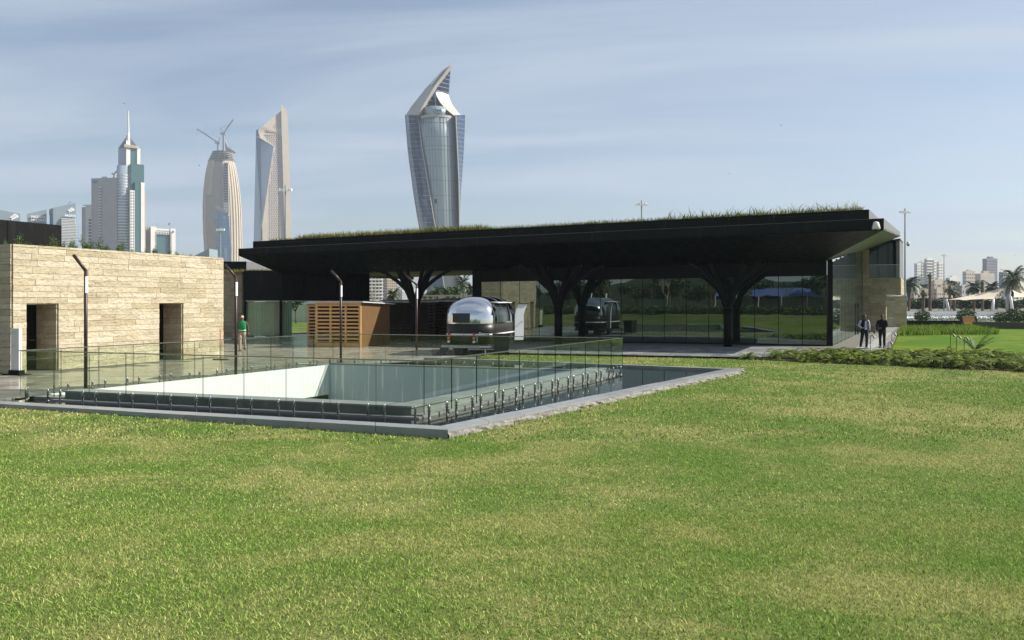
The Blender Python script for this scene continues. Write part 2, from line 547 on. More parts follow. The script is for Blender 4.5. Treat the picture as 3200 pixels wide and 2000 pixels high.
M['leaf_dark'] = pm('leaf_dark_green', (0.035, 0.062, 0.018), 0.6, 0, 0.45, 1.2, objvar=0.15)
M['leaf_dry'] = pm('leaf_dusty_olive', (0.125, 0.125, 0.055), 0.65, 0, 0.4, 1.4, objvar=0.15)
def fern_mat():
    t = NT('fern_frond')
    oi = t.n('ShaderNodeObjectInfo').outputs['Random']
    c = t.mix(t.ramp(t.noise(2.6, 4, 0.6), [(0.36, 0), (0.64, 1)]), (0.020, 0.050, 0.006), (0.125, 0.175, 0.014))
    c = t.mix(t.ramp(t.noise(5.5, 3, 0.6), [(0.54, 0), (0.64, 0.9)]), c, (0.30, 0.26, 0.08))
    return t.done(t.bsdf(c, 0.65, 0, None, 0.08))
M['fern'] = fern_mat()
M['palm'] = pm('palm_frond', (0.050, 0.078, 0.022), 0.55, 0, 0.4, 1.2, objvar=0.2)
M['bark'] = pm('bark', (0.15, 0.11, 0.075), 0.9, 0, 0.35, 6, 0.5, 12, 0.03)
M['bark_pale'] = pm('pale_bark', (0.34, 0.29, 0.23), 0.9, 0, 0.25, 5)
M['sail'] = pm('cream_sail_cloth', (0.62, 0.52, 0.38), 0.8, 0, 0.05)
M['beige'] = pm('beige_stone_cladding', (0.52, 0.44, 0.335), 0.8, 0, 0.07, 0.1)
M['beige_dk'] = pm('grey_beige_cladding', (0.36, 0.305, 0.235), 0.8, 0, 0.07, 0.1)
M['off_white'] = pm('off_white_render', (0.66, 0.64, 0.59), 0.8, 0, 0.06, 0.1)
M['concrete'] = pm('city_concrete', (0.40, 0.385, 0.36), 0.85, 0, 0.10, 0.1)
M['city_tan'] = pm('city_tan_render', (0.46, 0.385, 0.30), 0.85, 0, 0.10, 0.1)
M['city_slate'] = pm('city_slate_cladding', (0.15, 0.145, 0.165), 0.6, 0, 0.10, 0.1)
M['window'] = pm('dark_window_glass', (0.045, 0.055, 0.065), 0.15, 0, 0.2, 0.3)
M['blue_letter'] = pm('blue_lettering', (0.05, 0.12, 0.24), 0.5, 0, 0.0)
M['white_letter'] = pm('white_lettering', (0.9, 0.9, 0.9), 0.5, 0, 0.0)
M['silver_clad'] = pm('silver_panel_cladding', (0.34, 0.40, 0.40), 0.32, 0.35, 0.10, 0.12, stretch=(2, 2, 0.3))
M['cream_roof'] = pm('cream_metal_roof', (0.44, 0.415, 0.35), 0.45, 0.0, 0.05, 0.1)
# ================================================================== SETTING: ground, lawn, plaza, pool
E1 = V((-10.6, 3.75, 0)).normalized()      # along the near side of the railing, towards the left
E2 = V((5.6, 11.2, 0)).normalized()        # along its right side, away from the camera
LA, LB = 11.24, 12.52
PA = V((-1.845, 18.1, 0))
def AB(a, b, z=0.0):
    p = PA + E1 * a + E2 * b
    return V((p.x, p.y, z))
rA, rB, rC, rD = AB(0, 0), AB(LA, 0), AB(0, LB), AB(LA, LB)
P0, PL, P2, P3 = V((-1.18, 15.9, 0)), V((-13.9, 20.7, 0)), V((8.19, 30.5, 0)), V((-3.75, 37.0, 0))
P4 = rD + V((-0.1, 0.25, 0))
P5 = AB(LA + 0.12, 0.1)
pool_out = [P0, P2, P3, P4, P5, PL]

def in_poly(p, poly):
    c = False
    for i in range(len(poly)):
        a, b = poly[i], poly[i - 1]
        if (a[1] > p[1]) != (b[1] > p[1]) and p[0] < (b[0] - a[0]) * (p[1] - a[1]) / (b[1] - a[1]) + a[0]:
            c = not c
    return c
def lawn_z(x, y):
    s = min(1.0, max(0.0, (15.5 - y) / 14.5))
    s = s * s * (3 - 2 * s)
    base = -0.085 + 0.075 * min(1, max(0, (-x - 2) / 8))
    fade = min(1.0, max(0.0, (y - 22) / 6))
    base = base * (1 - fade) + (-0.10) * fade
    mound = 0.78 * s + 0.03 * math.sin(x * 0.35 + 1) * math.sin(y * 0.5) * s
    return base + mound

g = MB().sheet([(-2600, -380), (2600, -380), (2600, 2600), (-2600, 2600)], [[(-70, -90), (-70, 110), (70, 110), (70, -90)]], -0.2)
g.build('ground', M['sand'], kind='structure')
# near lawn: a rolling grid up to Y=15.5, flat sheet beyond with the pool cut out
lw = MB()
xs = [-70 + i * 3.0 for i in range(18)] + [-16 + i * 0.4 for i in range(71)] + [15 + i * 5.0 for i in range(12)]
ys = [-90 + i * 3.0 for i in range(28)] + [-6 + i * 0.5 for i in range(42)] + [15 + i * .4 for i in range(70)]
vs_ = [(x, y, lawn_z(x, y)) for y in ys for x in xs]
nx = len(xs)
fs = [(j * nx + i, j * nx + i + 1, (j + 1) * nx + i + 1, (j + 1) * nx + i) for j in range(len(ys) - 1) for i in range(nx - 1)
      if not (ys[j] > 14 and in_poly(((xs[i] + xs[i + 1]) / 2, (ys[j] + ys[j + 1]) / 2), [(q.x, q.y) for q in pool_out]))]
lw.add(vs_, fs)
lw.sheet([(-70, 15.0), (70, 15.0), (70, 110), (-70, 110)], [[(p.x, p.y) for p in pool_out]], -.115)
lw.build('lawn', M['lawn'], kind='structure')
MB().sheet([(19.55, 44.5), (41.2, 91), (64, 91), (64, 31), (27, 34.5)], [], -0.062).build('lawn', M['lawn_far'], kind='structure')

# plaza base with its paving slabs
plaza_poly = [PL, P5, P4, P3, V((-1.6, 36.4, 0)), V((-1.25, 41.2, 0)), V((0, 40.8, 0)), V((10.0, 37.8, 0)), V((13.3, 37.4, 0)),
              V((19.6, 44.6, 0)), V((41.9, 93, 0)), V((38, 97, 0)), V((20, 75, 0)), V((-4, 75, 0)), V((-6, 66, 0)), V((-60, 66, 0)), V((-60, 24, 0)), V((-24, 24.5, 0))]
plaza = MB().sheet([(p.x, p.y) for p in plaza_poly], [], -0.012).build('plaza', M['joint'], kind='structure')
def slab_mesh(name, mat, bev=0.006):
    b = MB()
    t = bev
    b.add([(0, 0, -1), (1, 0, -1), (1, 1, -1), (0, 1, -1), (0, 0, -t / .04), (1, 0, -t / .04), (1, 1, -t / .04), (0, 1, -t / .04),
           (t, t, 0), (1 - t, t, 0), (1 - t, 1 - t, 0), (t, 1 - t, 0)],
          [(0, 1, 5, 4), (1, 2, 6, 5), (2, 3, 7, 6), (3, 0, 4, 7), (4, 5, 9, 8), (5, 6, 10, 9), (6, 7, 11, 10), (7, 4, 8, 11), (8, 9, 10, 11)])
    return b.mesh(name, mat)
slab_me = slab_mesh('paving_slab', M['slab'])
paver_me = slab_mesh('paver', M['paver'])
path_me = slab_mesh('path_slab', M['path'])
def lay(me, name, org, eu, ev, lu, lv, nu, nv, keep, parent, zj=0.003, stagger=0.5, gap=0.008, limit=300):
    ang = math.atan2(eu.y, eu.x)
    cand = []
    for j in range(nv):
        off = stagger * lu * (j % 2)
        for i in range(nu):
            p = org + eu * (i * lu + off) + ev * (j * lv)
            cs = [p, p + eu * lu, p + eu * lu + ev * lv, p + ev * lv]
            if all(keep(c) for c in cs):
                cand.append((p.length, p))
    cand.sort(key=lambda c: c[0])
    rest = MB()
    for k, (d, p) in enumerate(cand):
        if k < limit:
            place(name, me, parent, (p.x, p.y, -0.001 - rnd.random() * zj), ang, (lu - gap, lv - gap, 0.04))
        else:
            a, b = eu * (lu - gap), ev * (lv - gap)
            rest.obox(V((p.x, p.y, -0.04)), a, b, V((0, 0, 0.038 - rnd.random() * zj)))
    return rest
pp = [(p.x, p.y) for p in plaza_poly]
def frame_x(p, m=60):
    return abs(p.x / max(p.y, 1)) * F < 1600 + m
# long slabs across the left plaza, laid square to the stone building
WDIR = V((3.9, 9.46, 0)).normalized()
WN = V((WDIR.y, -WDIR.x, 0))
kiosk_zone = lambda p: p.y < 63
rest = lay(slab_me, 'paving_slab', V((-40, 24, 0)), V((1, 0, 0)), V((0, 1, 0)), 1.5, 0.75, 34, 55,
           lambda p: in_poly(p, pp) and p.x < -1.3 and p.y < 64 and frame_x(p, 200) and not (p.x < -12.8 + (p.y - 38.46) * .412 and p.y < 38), plaza)
rest.build('far_paving_slabs', M['slab'], plaza, kind='stuff')
# checkered pavers in front of the glass hall
FD = V((1, -0.354, 0)).normalized()
FN = V((-0.354, -1, 0)).normalized()
rest = lay(paver_me, 'paver', V((-3.5, 54.0, 0)) + FN * 14, FD, -FN, 0.8, 0.4, 30, 36,
           lambda p: in_poly(p, pp) and p.x > -1.2 and p.x < 15.5 and p.y > 36 and (p - V((17.35, 46.9, 0))).dot(FN) > 0.02, plaza)
rest.build('far_pavers', M['paver'], plaza, kind='stuff')
PD = V((0.434, 0.901, 0))
PNR = V((0.901, -0.434, 0))
rest = lay(path_me, 'path_slab', V((14.0, 37.0, 0)), PNR, PD, 0.9, 0.9, 6, 60,
           lambda p: in_poly(p, pp) and (p - V((17.35, 46.9, 0))).dot(PNR) > 0.02 and p.x > 15.6, plaza)
rest.build('far_path_slabs', M['path'], plaza, kind='stuff')

# pool: water sheet, kerb stones, the sunken light well
def inset_line(p, q, d):
    n = V((q.y - p.y, p.x - q.x, 0)).normalized()
    return p - n * d, q - n * d
def isect(p, q, r, s):
    a, b = q - p, s - r
    t = ((r - p).x * b.y - (r - p).y * b.x) / (a.x * b.y - a.y * b.x)
    return p + a * t
def offset_poly(poly, dists):
    n = len(poly)
    L = [inset_line(poly[i], poly[(i + 1) % n], dists[i]) for i in range(n)]
    return [isect(*L[i - 1], *L[i]) for i in range(n)]
# polygon runs P0->P2->P3->P4->P5->PL ; inner edge of the kerb
pool_in = offset_poly(pool_out, [0.42, 0.30, 0.28, 0.10, 0.25, 0.42])
WZ = -0.035
well_o = [AB(0.41, 0.2), AB(LA - 0.16, 0.2), AB(LA - 0.16, LB - 0.25), AB(0.41, LB - 0.25)]
well_i = [AB(0.92, 0.71), AB(LA - 0.2, 0.71), AB(LA - 0.2, LB - 0.55), AB(0.92, LB - 0.55)]
MB().sheet([(p.x, p.y) for p in pool_out], [[(p.x, p.y) for p in well_o]], WZ).build('water', M['water'], kind='structure')
MB().sheet([(p.x, p.y) for p in pool_out], [[(p.x, p.y) for p in well_o]], WZ - 0.35).build('pool_floor', M['plinth'], kind='structure')

at_ = lambda p, z: V((p.x, p.y, z))
kerb = thing('kerb', (0, 0, 0), kind='structure')
def kerb_run(p, q, pi, qi, n, top, bot, mat, gap=0.012):
    for k in range(n):
        a, b = k / n, (k + 1) / n
        L = (q - p).length
        ga = gap / L / 2
        a2, b2 = a + (ga if k else 0), b - (ga if k < n - 1 else 0)
        o0, o1 = p.lerp(q, a2), p.lerp(q, b2)
        i0, i1 = pi.lerp(qi, a2), pi.lerp(qi, b2)
        j = rnd.uniform(-0.004, 0.004)
        zt = V((0, 0, top + j)); zb = V((0, 0, bot))
        MB().hexa([o0 + zb, o1 + zb, i1 + zb, i0 + zb, o0 + zt, o1 + zt, i1 + zt, i0 + zt]).build('kerb_stone', mat, kerb)
kerb_run(PL, P0, pool_in[5], pool_in[0], 9, 0.075, -0.10, M['kerb'])
kerb_run(P0, P2, pool_in[0], pool_in[1], 13, 0.075, 0.03, M['kerb'])
MB().hexa([at_(P0 - V((.02, -.05, 0)), -.2), at_(P2 - V((.05, .02, 0)), -.2), at_(pool_in[1], -.2), at_(pool_in[0], -.2), at_(P0 - V((.02, -.05, 0)), .028), at_(P2 - V((.05, .02, 0)), .028), at_(pool_in[1], .028), at_(pool_in[0], .028)]).build('kerb_core', M['kerb_rough'], kerb)
kerb_run(P2, P3, pool_in[1], pool_in[2], 10, 0.05, -0.2, M['plinth_top'])
kerb_run(P3, P4, pool_in[2], pool_in[3], 4, 0.012, -0.2, M['plinth_top'])
kerb_run(P5, PL, pool_in[4], pool_in[5], 2, 0.010, -0.2, M['plinth_top'])
# ragged mortar bed under the right-hand kerb
mb = MB()
nseg = 90
dirk = (P2 - P0).normalized()
nk = V((dirk.y, -dirk.x, 0))
rows = []
for r, (z, out) in enumerate(((0.029, -0.006), (-0.02, 0.006), (-0.075, 0.012), (-0.13, 0.02), (-0.24, 0.0))):
    rows.append([P0.lerp(P2, i / nseg) + nk * (out + (rnd.uniform(-0.018, 0.03) if r else 0)) + V((0, 0, z + (rnd.uniform(-.010, .010) if 0 < r < 4 else 0))) for i in range(nseg + 1)])
mb.loft(rows, caps=False, close=False)
mb.build('kerb_bed', M['kerb_rough'], kerb)

well = thing('light_well', tuple(AB(LA / 2, LB / 2)), 'sunken white-walled light well inside the glass railing', 'light well')
# plinth stones around the near and right sides, with a pale coping and a low ledge
def run_boxes(a0, a1, b0, b1, z0, z1, n, axis, mat, name):
    for k in range(n):
        s, e = k / n, (k + 1) / n
        if axis == 'a':
            u0, u1 = a0 + (a1 - a0) * s + .004, a0 + (a1 - a0) * e - .004
            MB().obox(AB(u0, b0, z0), E1 * (u1 - u0), E2 * (b1 - b0), V((0, 0, z1 - z0))).build(name, mat, well)
        else:
            u0, u1 = b0 + (b1 - b0) * s + .004, b0 + (b1 - b0) * e - .004
            MB().obox(AB(a0, u0, z0), E1 * (a1 - a0), E2 * (u1 - u0), V((0, 0, z1 - z0))).build(name, mat, well)
run_boxes(0.41, 10.0, 0.2, 0.70, -0.3, 0.165, 8, 'a', M['plinth'], 'plinth_stone')
run_boxes(0.38, 10.02, 0.17, 0.73, 0.168, 0.205, 8, 'a', M['plinth_top'], 'coping_stone')
run_boxes(0.41, 0.90, 0.71, LB - 0.5, -0.3, 0.165, 9, 'b', M['plinth_top'], 'plinth_stone')
run_boxes(0.38, 0.93, 0.74, LB - 0.46, 0.168, 0.205, 9, 'b', M['plinth_top'], 'coping_stone')
run_boxes(0.10, 10.2, -0.02, 0.195, -0.3, 0.0, 8, 'a', M['plinth_top'], 'ledge_stone')
run_boxes(0.14, 0.405, 0.2, LB - 0.3, -0.3, 0.03, 9, 'b', M['plinth_top'], 'ledge_stone')
run_boxes(0.94, LA - 0.22, LB - 0.53, LB - 0.28, -0.3, 0.11, 8, 'a', M['plinth_top'], 'coping_stone')
run_boxes(10.03, LA - 0.2, 0.2, 0.70, -0.3, 0.02, 1, 'a', M['plinth_top'], 'coping_stone')
# walls of the well
aL, a0_, b0_, b1_ = LA - 0.2, 0.92, 0.71, LB - 0.55
MB().obox(AB(aL, b0_, -1.07), E1 * 0.16, E2 * (b1_ - b0_), V((0, 0, 1.10))).build('white_parapet', M['well'], well)
MB().obox(AB(aL + 1.2, b0_, -5.0), E1 * 0.2, E2 * (b1_ - b0_), V((0, 0, 3.9))).build('lower_wall', M['dark'], well)
MB().obox(AB(aL, b0_, -1.3), E1 * 1.2, E2 * (b1_ - b0_), V((0, 0, 0.2))).build('lower_ceiling', M['dark'], well)
MB().obox(AB(a0_ - .2, b1_, -5.0), E1 * (aL - a0_ + 1.6), E2 * 0.22, V((0, 0, 5.05))).build('back_wall', M['well_back'], well)
MB().obox(AB(a0_ - .2, b0_ - .2, -5.0), E1 * (aL - a0_ + 1.6), E2 * 0.18, V((0, 0, 4.6))).build('near_wall', M['well'], well)
MB().obox(AB(a0_ - .2, b0_, -5.0), E1 * 0.18, E2 * (b1_ - b0_), V((0, 0, 4.6))).build('right_wall', M['well'], well)
MB().obox(AB(a0_, b0_, -5.1), E1 * (aL - a0_ + 1.2), E2 * (b1_ - b0_), V((0, 0, 0.1))).build('well_floor', M['paver'], well)

# ------------------------------------------------------------------ glass railing
rail = thing('glass_railing', tuple(AB(LA / 2, LB / 2)), 'frameless green-tinted glass railing around the sunken light well', 'railing')
spig = MB()
spig.tube([(0, 0, -0.06), (0, 0, 0.20), (0, 0, 0.225), (0, 0, 0.235)], [0.025, 0.025, 0.019, 0.006], 10)
for zz in (0.10, 0.165):
    spig.tube([(0, -0.030, zz), (0, -0.042, zz)], [0.013, 0.013], 8)
    spig.tube([(0, 0.030, zz), (0, 0.042, zz)], [0.013, 0.013], 8)
spig.tube([(0, 0, -0.062), (0, 0, -0.05)], [0.05, 0.05], 12)
spig_me = spig.mesh('spigot', M['steel'], None, True)
for p in spig_me.polygons:
    p.use_smooth = len(p.vertices) == 4
def rail_side(p, q, n, zbase):
    d = (q - p).normalized()
    nn = V((d.y, -d.x, 0))
    L = (q - p).length / n
    ang = math.atan2(d.y, d.x)
    for k in range(n):
        a = p + d * (k * L + 0.012)
        b = p + d * ((k + 1) * L - 0.012)
        z0, z1 = zbase + 0.06, zbase + 1.17
        m = MB().obox(a - nn * 0.007 + V((0, 0, z0)), b - a, nn * 0.014, V((0, 0, z1 - z0)))
        o = m.build('glass_panel', [M['rail_glass'], M['glass_edge']], rail)
        for f in o.data.polygons:
            if abs(f.normal.dot(nn)) < 0.5:
                f.material_index = 1
        for t in (0.17, 0.83):
            c = a.lerp(b, t)
            place('spigot', spig_me, rail, (c.x, c.y, zbase + 0.02), ang)
    MB().bar(p + V((0, 0, zbase + 1.19)) - d * 0.02, q + V((0, 0, zbase + 1.19)) + d * 0.02, 0.034, 0.026).build('handrail', M['steel'], rail)
rail_side(rA, rB, 10, 0.0)
rail_side(rC, rA, 11, 0.0)
rail_side(rB, rD, 11, 0.0)
rail_side(rD, rC, 10, 0.0)

# ------------------------------------------------------------------ stone masonry
def stone_variants(n, mat, seed):
    r = random.Random(seed)
    out = []
    for _ in range(n):
        b = MB()
        nx, nz = 5, 3
        vs_ = []
        for k in range(nz + 1):
            for i in range(nx + 1):
                edge = i in (0, nx) or k in (0, nz)
                vs_.append(((i / nx) + (0 if i in (0, nx) else r.uniform(-.05, .05)), (r.uniform(-.15, .15) if edge else r.uniform(-0.75, 0.75)) * 0.35 - 1.0, k / nz))
        fs = [(k * (nx + 1) + i, k * (nx + 1) + i + 1, (k + 1) * (nx + 1) + i + 1, (k + 1) * (nx + 1) + i) for k in range(nz) for i in range(nx)]
        m = len(vs_)
        vs_ += [(0, 0, 0), (1, 0, 0), (1, 0, 1), (0, 0, 1)]
        bl, br, tr, tl = 0, nx, (nz + 1) * (nx + 1) - 1, nz * (nx + 1)
        fs += [(m, m + 1) + tuple(range(br, bl - 1, -1)), (m + 2, m + 3) + tuple(range(tl, tr + 1)),
               (m + 3, m) + tuple(k * (nx + 1) for k in range(nz + 1)), (m + 1, m + 2) + tuple(k * (nx + 1) + nx for k in range(nz, -1, -1)), ]
        b.add(vs_, fs)
        out.append(b.mesh('stone', mat))
    return out
ST = stone_variants(9, M['stone'], 3)
ST_SHADE = stone_variants(9, M['stone_shade'], 5)
def stone_wall(parent, p0, p1, z0, z1, ch, holes=(), meshes=ST, depth=0.05, lmin=0.5, lmax=1.5, seed=1, ztop=None, name='stone'):
    """courses of split stones on the face from p0 to p1; the outward normal is to the right of p0->p1"""
    r = random.Random(seed)
    d = (p1 - p0); L = d.length; d = d.normalized()
    ang = math.atan2(d.y, d.x)
    z = z0
    k = 0
    cnt = 0
    while z < z1 - 0.02:
        h = ch * r.choice((0.92, 1.0, 1.0, 1.1))
        if z + h > z1 - 0.08: h = z1 - z
        segs = [(0.0, L)]
        for (a, b, za, zb) in holes:
            if z + h * 0.5 > za and z + h * 0.5 < zb:
                ns = []
                for s, e in segs:
                    if a > s: ns.append((s, min(a, e)))
                    if b < e: ns.append((max(b, s), e))
                segs = [q for q in ns if q[1] - q[0] > 0.03]
        for s, e in segs:
            t = s
            first = True
            while t < e - 1e-4:
                l = r.uniform(lmin, lmax) * (r.uniform(.3, 1) if first else 1)
                first = False
                if t + l > e - lmin * 0.6: l = e - t
                pos = p0 + d * (t + 0.005) + V((0, 0, z + (0.005 if k % 2 else 0.002)))
                place(name, r.choice(meshes), parent, pos, ang, (l - 0.010, depth * r.uniform(0.85, 1.15), h - (0.015 if k % 2 else 0.005)))
                cnt += 1
                t += l
        z += h
        k += 1
    return cnt
def core_wall(parent, p0, p1, z0, z1, thick, holes=(), mat=None, name='wall_core', inset=0.0):
    d = (p1 - p0); L = d.length; d = d.normalized()
    nrm = V((d.y, -d.x, 0))
    m = MB()
    def seg(a, b, za, zb):
        if b - a > 1e-3 and zb - za > 1e-3:
            m.obox(p0 + d * a - nrm * (thick + inset) + V((0, 0, za)), d * (b - a), nrm * thick, V((0, 0, zb - za)))
    t = 0
    for (a, b, za, zb) in sorted(holes):
        seg(t, a, z0, z1)
        seg(a, b, zb, z1)
        seg(a, b, z0, za)
        t = b
    seg(t, L, z0, z1)
    return m.build(name, mat or M['stone_core'], parent)

# ------------------------------------------------------------------ left stone building
W0, W1 = V((-16.78, 29.0, 0)), V((-12.88, 38.46, 0))
def wall_t(px):
    k = (px - 1600) / F
    d = (W1 - W0).normalized()
    return (k * W0.y - W0.x) / (d.x - k * d.y)
ZT = 4.36
sb = thing('stone_building', tuple(W0), 'low sunlit limestone building with two deep doorways beside the plaza', 'building')
doors = []
for (xa, xb) in ((80, 180), (495, 570)):
    doors.append((wall_t(xa), wall_t(xb), 0.0, 2.32))
core_wall(sb, W0, W1, 0, ZT - 0.02, 0.35, doors)
stone_wall(sb, W0, W1, 0.0, ZT, 0.215, doors, seed=11, lmin=0.55, lmax=1.5)
dirW = (W1 - W0).normalized()
nW = V((dirW.y, -dirW.x, 0))
WL = W0 - nW * 9.0
WBk = W1 - nW * 11.0
core_wall(sb, WL, W0, 0, ZT - 0.02, 0.35)
stone_wall(sb, WL, W0, 0.0, ZT, 0.215, seed=12, lmin=0.7, lmax=1.6)
core_wall(sb, W1, WBk, 0, ZT - 0.02, 0.35)
stone_wall(sb, W1, WBk, 0.0, ZT, 0.215, seed=13, lmin=0.8, lmax=1.7)
MB().prism([W0 - nW * .3 - dirW * -.3, W1 - nW * .3 - dirW * .3, WBk, WL], ZT - 0.25, ZT - 0.10).build('roof', M['soil'], sb)
for i, (a, b, za, zb) in enumerate(doors):
    dep = 1.0
    pb = W0 + dirW * b
    pa = W0 + dirW * a
    # far reveal faces back along the wall, near reveal faces forward
    stone_wall(sb, pb - nW * dep, pb, 0.0, zb, 0.215, seed=20 + i, lmin=0.5, lmax=0.9)
    core_wall(sb, pb - nW * dep, pb - nW * .36, 0, zb, 0.25)
    core_wall(sb, pa - nW * .36, pa - nW * dep, 0, zb, 0.25)
    MB().obox(pa - nW * dep + V((0, 0, zb)), dirW * (b - a), nW * (dep - .36), V((0, 0, 0.2))).build('lintel', M['stone_core'], sb)
    dr = MB().obox(pa - nW * (dep + 0.05) + V((0, 0, 0.01)), dirW * (b - a), nW * 0.06, V((0, 0, zb - 0.02))).build('door', M['black_smooth'], sb)
    if i == 0:
        q = pa - nW * (dep - 0.02) + dirW * ((b - a) * 0.42)
        MB().obox(q + V((0, 0, 0.85)), dirW * 0.14, nW * 0.012, V((0, 0, 1.1))).build('glass_strip', M['galv'], dr)
        MB().bar(q + dirW * 0.35 + nW * 0.05 + V((0, 0, 1.05)), q + dirW * 0.55 + nW * 0.05 + V((0, 0, 1.05)), 0.03).build('handle', M['steel'], dr)
# black plant room on its roof, parallel to the wall
bx = thing('rooftop_box', (-22, 33, ZT), 'matt black box standing on the left stone building roof', 'roof block')
q1 = U(193, 704, 38)
q1 = V((q1.x, q1.y, 0))
q0 = q1 - dirW * 13
for k in range(5):
    a, b = q0.lerp(q1, k / 5), q0.lerp(q1, (k + 1) / 5)
    MB().obox(a + dirW * .01 + V((0, 0, ZT - .1)), (b - a) - dirW * .02, -nW * 0.1, V((0, 0, 5.77 - ZT + .1))).build('cladding_panel', M['black'], bx)
MB().obox(q0 - nW * .11 + V((0, 0, ZT - .1)), q1 - q0, -nW * 5.0, V((0, 0, 5.74 - ZT + .1))).build('core', M['black_smooth'], bx)

# white sign totem by the left corner
c = G(48, 1172)
tt = thing('sign_totem', tuple(c), 'pale sign slab on a black plinth at the stone corner', 'sign')
fd = V((0.93, -0.36, 0)).normalized(); fn = V((fd.y, -fd.x, 0))
MB().obox(c - fd * .2 + fn * 0.0 + V((0, 0, 0.16)), fd * 0.36, -fn * 0.12, V((0, 0, 1.38))).build('slab', M['off_white'], tt)
MB().obox(c - fd * .26 + fn * .05 + V((0, 0, 0.03)), fd * 0.48, -fn * 0.22, V((0, 0, 0.13))).build('plinth', M['black_smooth'], tt)
MB().obox(c - fd * .5 + fn * .12 + V((0, 0, 0.0)), fd * 0.9, -fn * 0.4, V((0, 0, 0.03))).build('base_plate', M['black_smooth'], tt)
for zz, w in ((1.42, .2), (0.98, .16)):
    for k in range(2):
        MB().obox(c - fd * .16 + fn * .002 + V((0, 0, zz - k * .03)), fd * w * (1 - .3 * k), fn * 0.002, V((0, 0, 0.010))).build('printed_line', M['galv'], tt)

# small things by the stone building
q = G(688, 1124)
wp = thing('marker_stick', tuple(q), 'thin red and black stick on a dark foot at the stone building corner', 'marker')
MB().tube([at_(q, .04), at_(q, .62)], .018, 8).build('lower_stick', M['black_smooth'], wp)
MB().tube([at_(q, .62), at_(q, 1.25)], .016, 8).build('upper_stick', M['red'], wp)
MB().obox(at_(q - V((.28, .1, 0)), 0.0), (.6, 0, 0), (0, .2, 0), (0, 0, .03)).build('foot', M['black_smooth'], wp)
MB().tube([at_(q + V((.05, 0, 0)), .03), at_(q + V((.05, 0, 0)), .10), at_(q + V((.05, 0, 0)), .14)], [.05, .04, .02], 10).build('yellow_cap', pm('yellow_plastic', (.7, .5, .03), .5), wp)
q = G(-6, 1166)
br_ = thing('white_barrier', tuple(q), 'low white panelled barrier at the left edge behind the sign slab', 'barrier')
for k in range(3):
    o_ = q + V((-1.0 + .5 * k, .25, 0))
    MB().obox(at_(o_, .03), (.46, 0, 0), (0, .05, 0), (0, 0, .36)).build('panel', M['white'], br_)
    MB().tube([at_(o_ + V((.48, .02, 0)), 0), at_(o_ + V((.48, .02, 0)), .43)], .03, 8).build('post', M['white'], br_)
MB().bar(at_(q + V((-1.05, .27, 0)), .43), at_(q + V((.55, .27, 0)), .43), .05).build('top_rail', M['white'], br_)

# ------------------------------------------------------------------ bent lamp posts
lamp_lab = ['bent brown lamp post by the left end of the railing', 'bent brown lamp post beside the walking man in green',
            'bent brown lamp post in front of the slatted kiosk', 'bent brown lamp post left of the caravan']
for (px, by, kx, ky, tx, ty), lab in zip(((268, 1216, 270, 846, 230, 797), (737, 1173, 737, 866, 702, 826), (1065, 1133, 1065, 879, 1035, 845), (1302, 1112, 1302, 890, 1270, 862)), lamp_lab):
    b = G(px, by)
    lp = thing('lamp_post', tuple(b), lab, 'lamp post', 'bent lamp posts along the plaza')
    kz = U(kx, ky, b.y).z
    tip = U(tx, ty, b.y)
    MB().tube([b, V((b.x, b.y, kz)), ], 0.048, 12).build('pole', M['rust'], lp, True)
    d = (tip - V((b.x, b.y, kz))).normalized()
    MB().tube([V((b.x, b.y, kz)) - d * .02, tip], 0.046, 12).build('arm', M['rust'], lp, True)
    MB().sphere((b.x, b.y, kz), 0.047, 10, 6).build('elbow', M['rust'], lp, True)
    MB().tube([b + V((0, 0, 0.001)), b + V((0, 0, 0.02))], 0.11, 14).build('base_plate', M['rust'], lp)
    MB().obox(V((b.x + 0.012, b.y - 0.052, kz - 0.62)), (0.048, 0, 0), (0, 0.05, 0), (0, 0, 0.46)).build('light_strip', M['diffuser'], lp)
# ================================================================== CANOPY HALL (black roof, mirror glass, branching columns)
def Fz(px, py, Y):
    return U(px, py, Y).z
FR, FL = V((17.65, 41.0, 0)), V((-16.85, 53.2, 0))
fdir = (FR - FL).normalized()
fnor = V((fdir.y, -fdir.x, 0))            # towards the camera
E2u = V((0.434, 0.901, 0))
BR = FR + E2u * 26.5
BL = FL + E2u * 20
zf = lambda t: (5.23 + (5.81 - 5.23) * t)      # fascia bottom along FL->FR
zt = lambda t: (5.64 + (6.35 - 5.64) * t)      # fascia top
zp = lambda t: (6.13 + (6.87 - 6.13) * t)      # parapet top
hall = thing('canopy_hall', (0, 50, 0), 'long black-roofed hall with mirror glass walls and planted roof', 'building')
def at(p, z):
    return V((p.x, p.y, z))
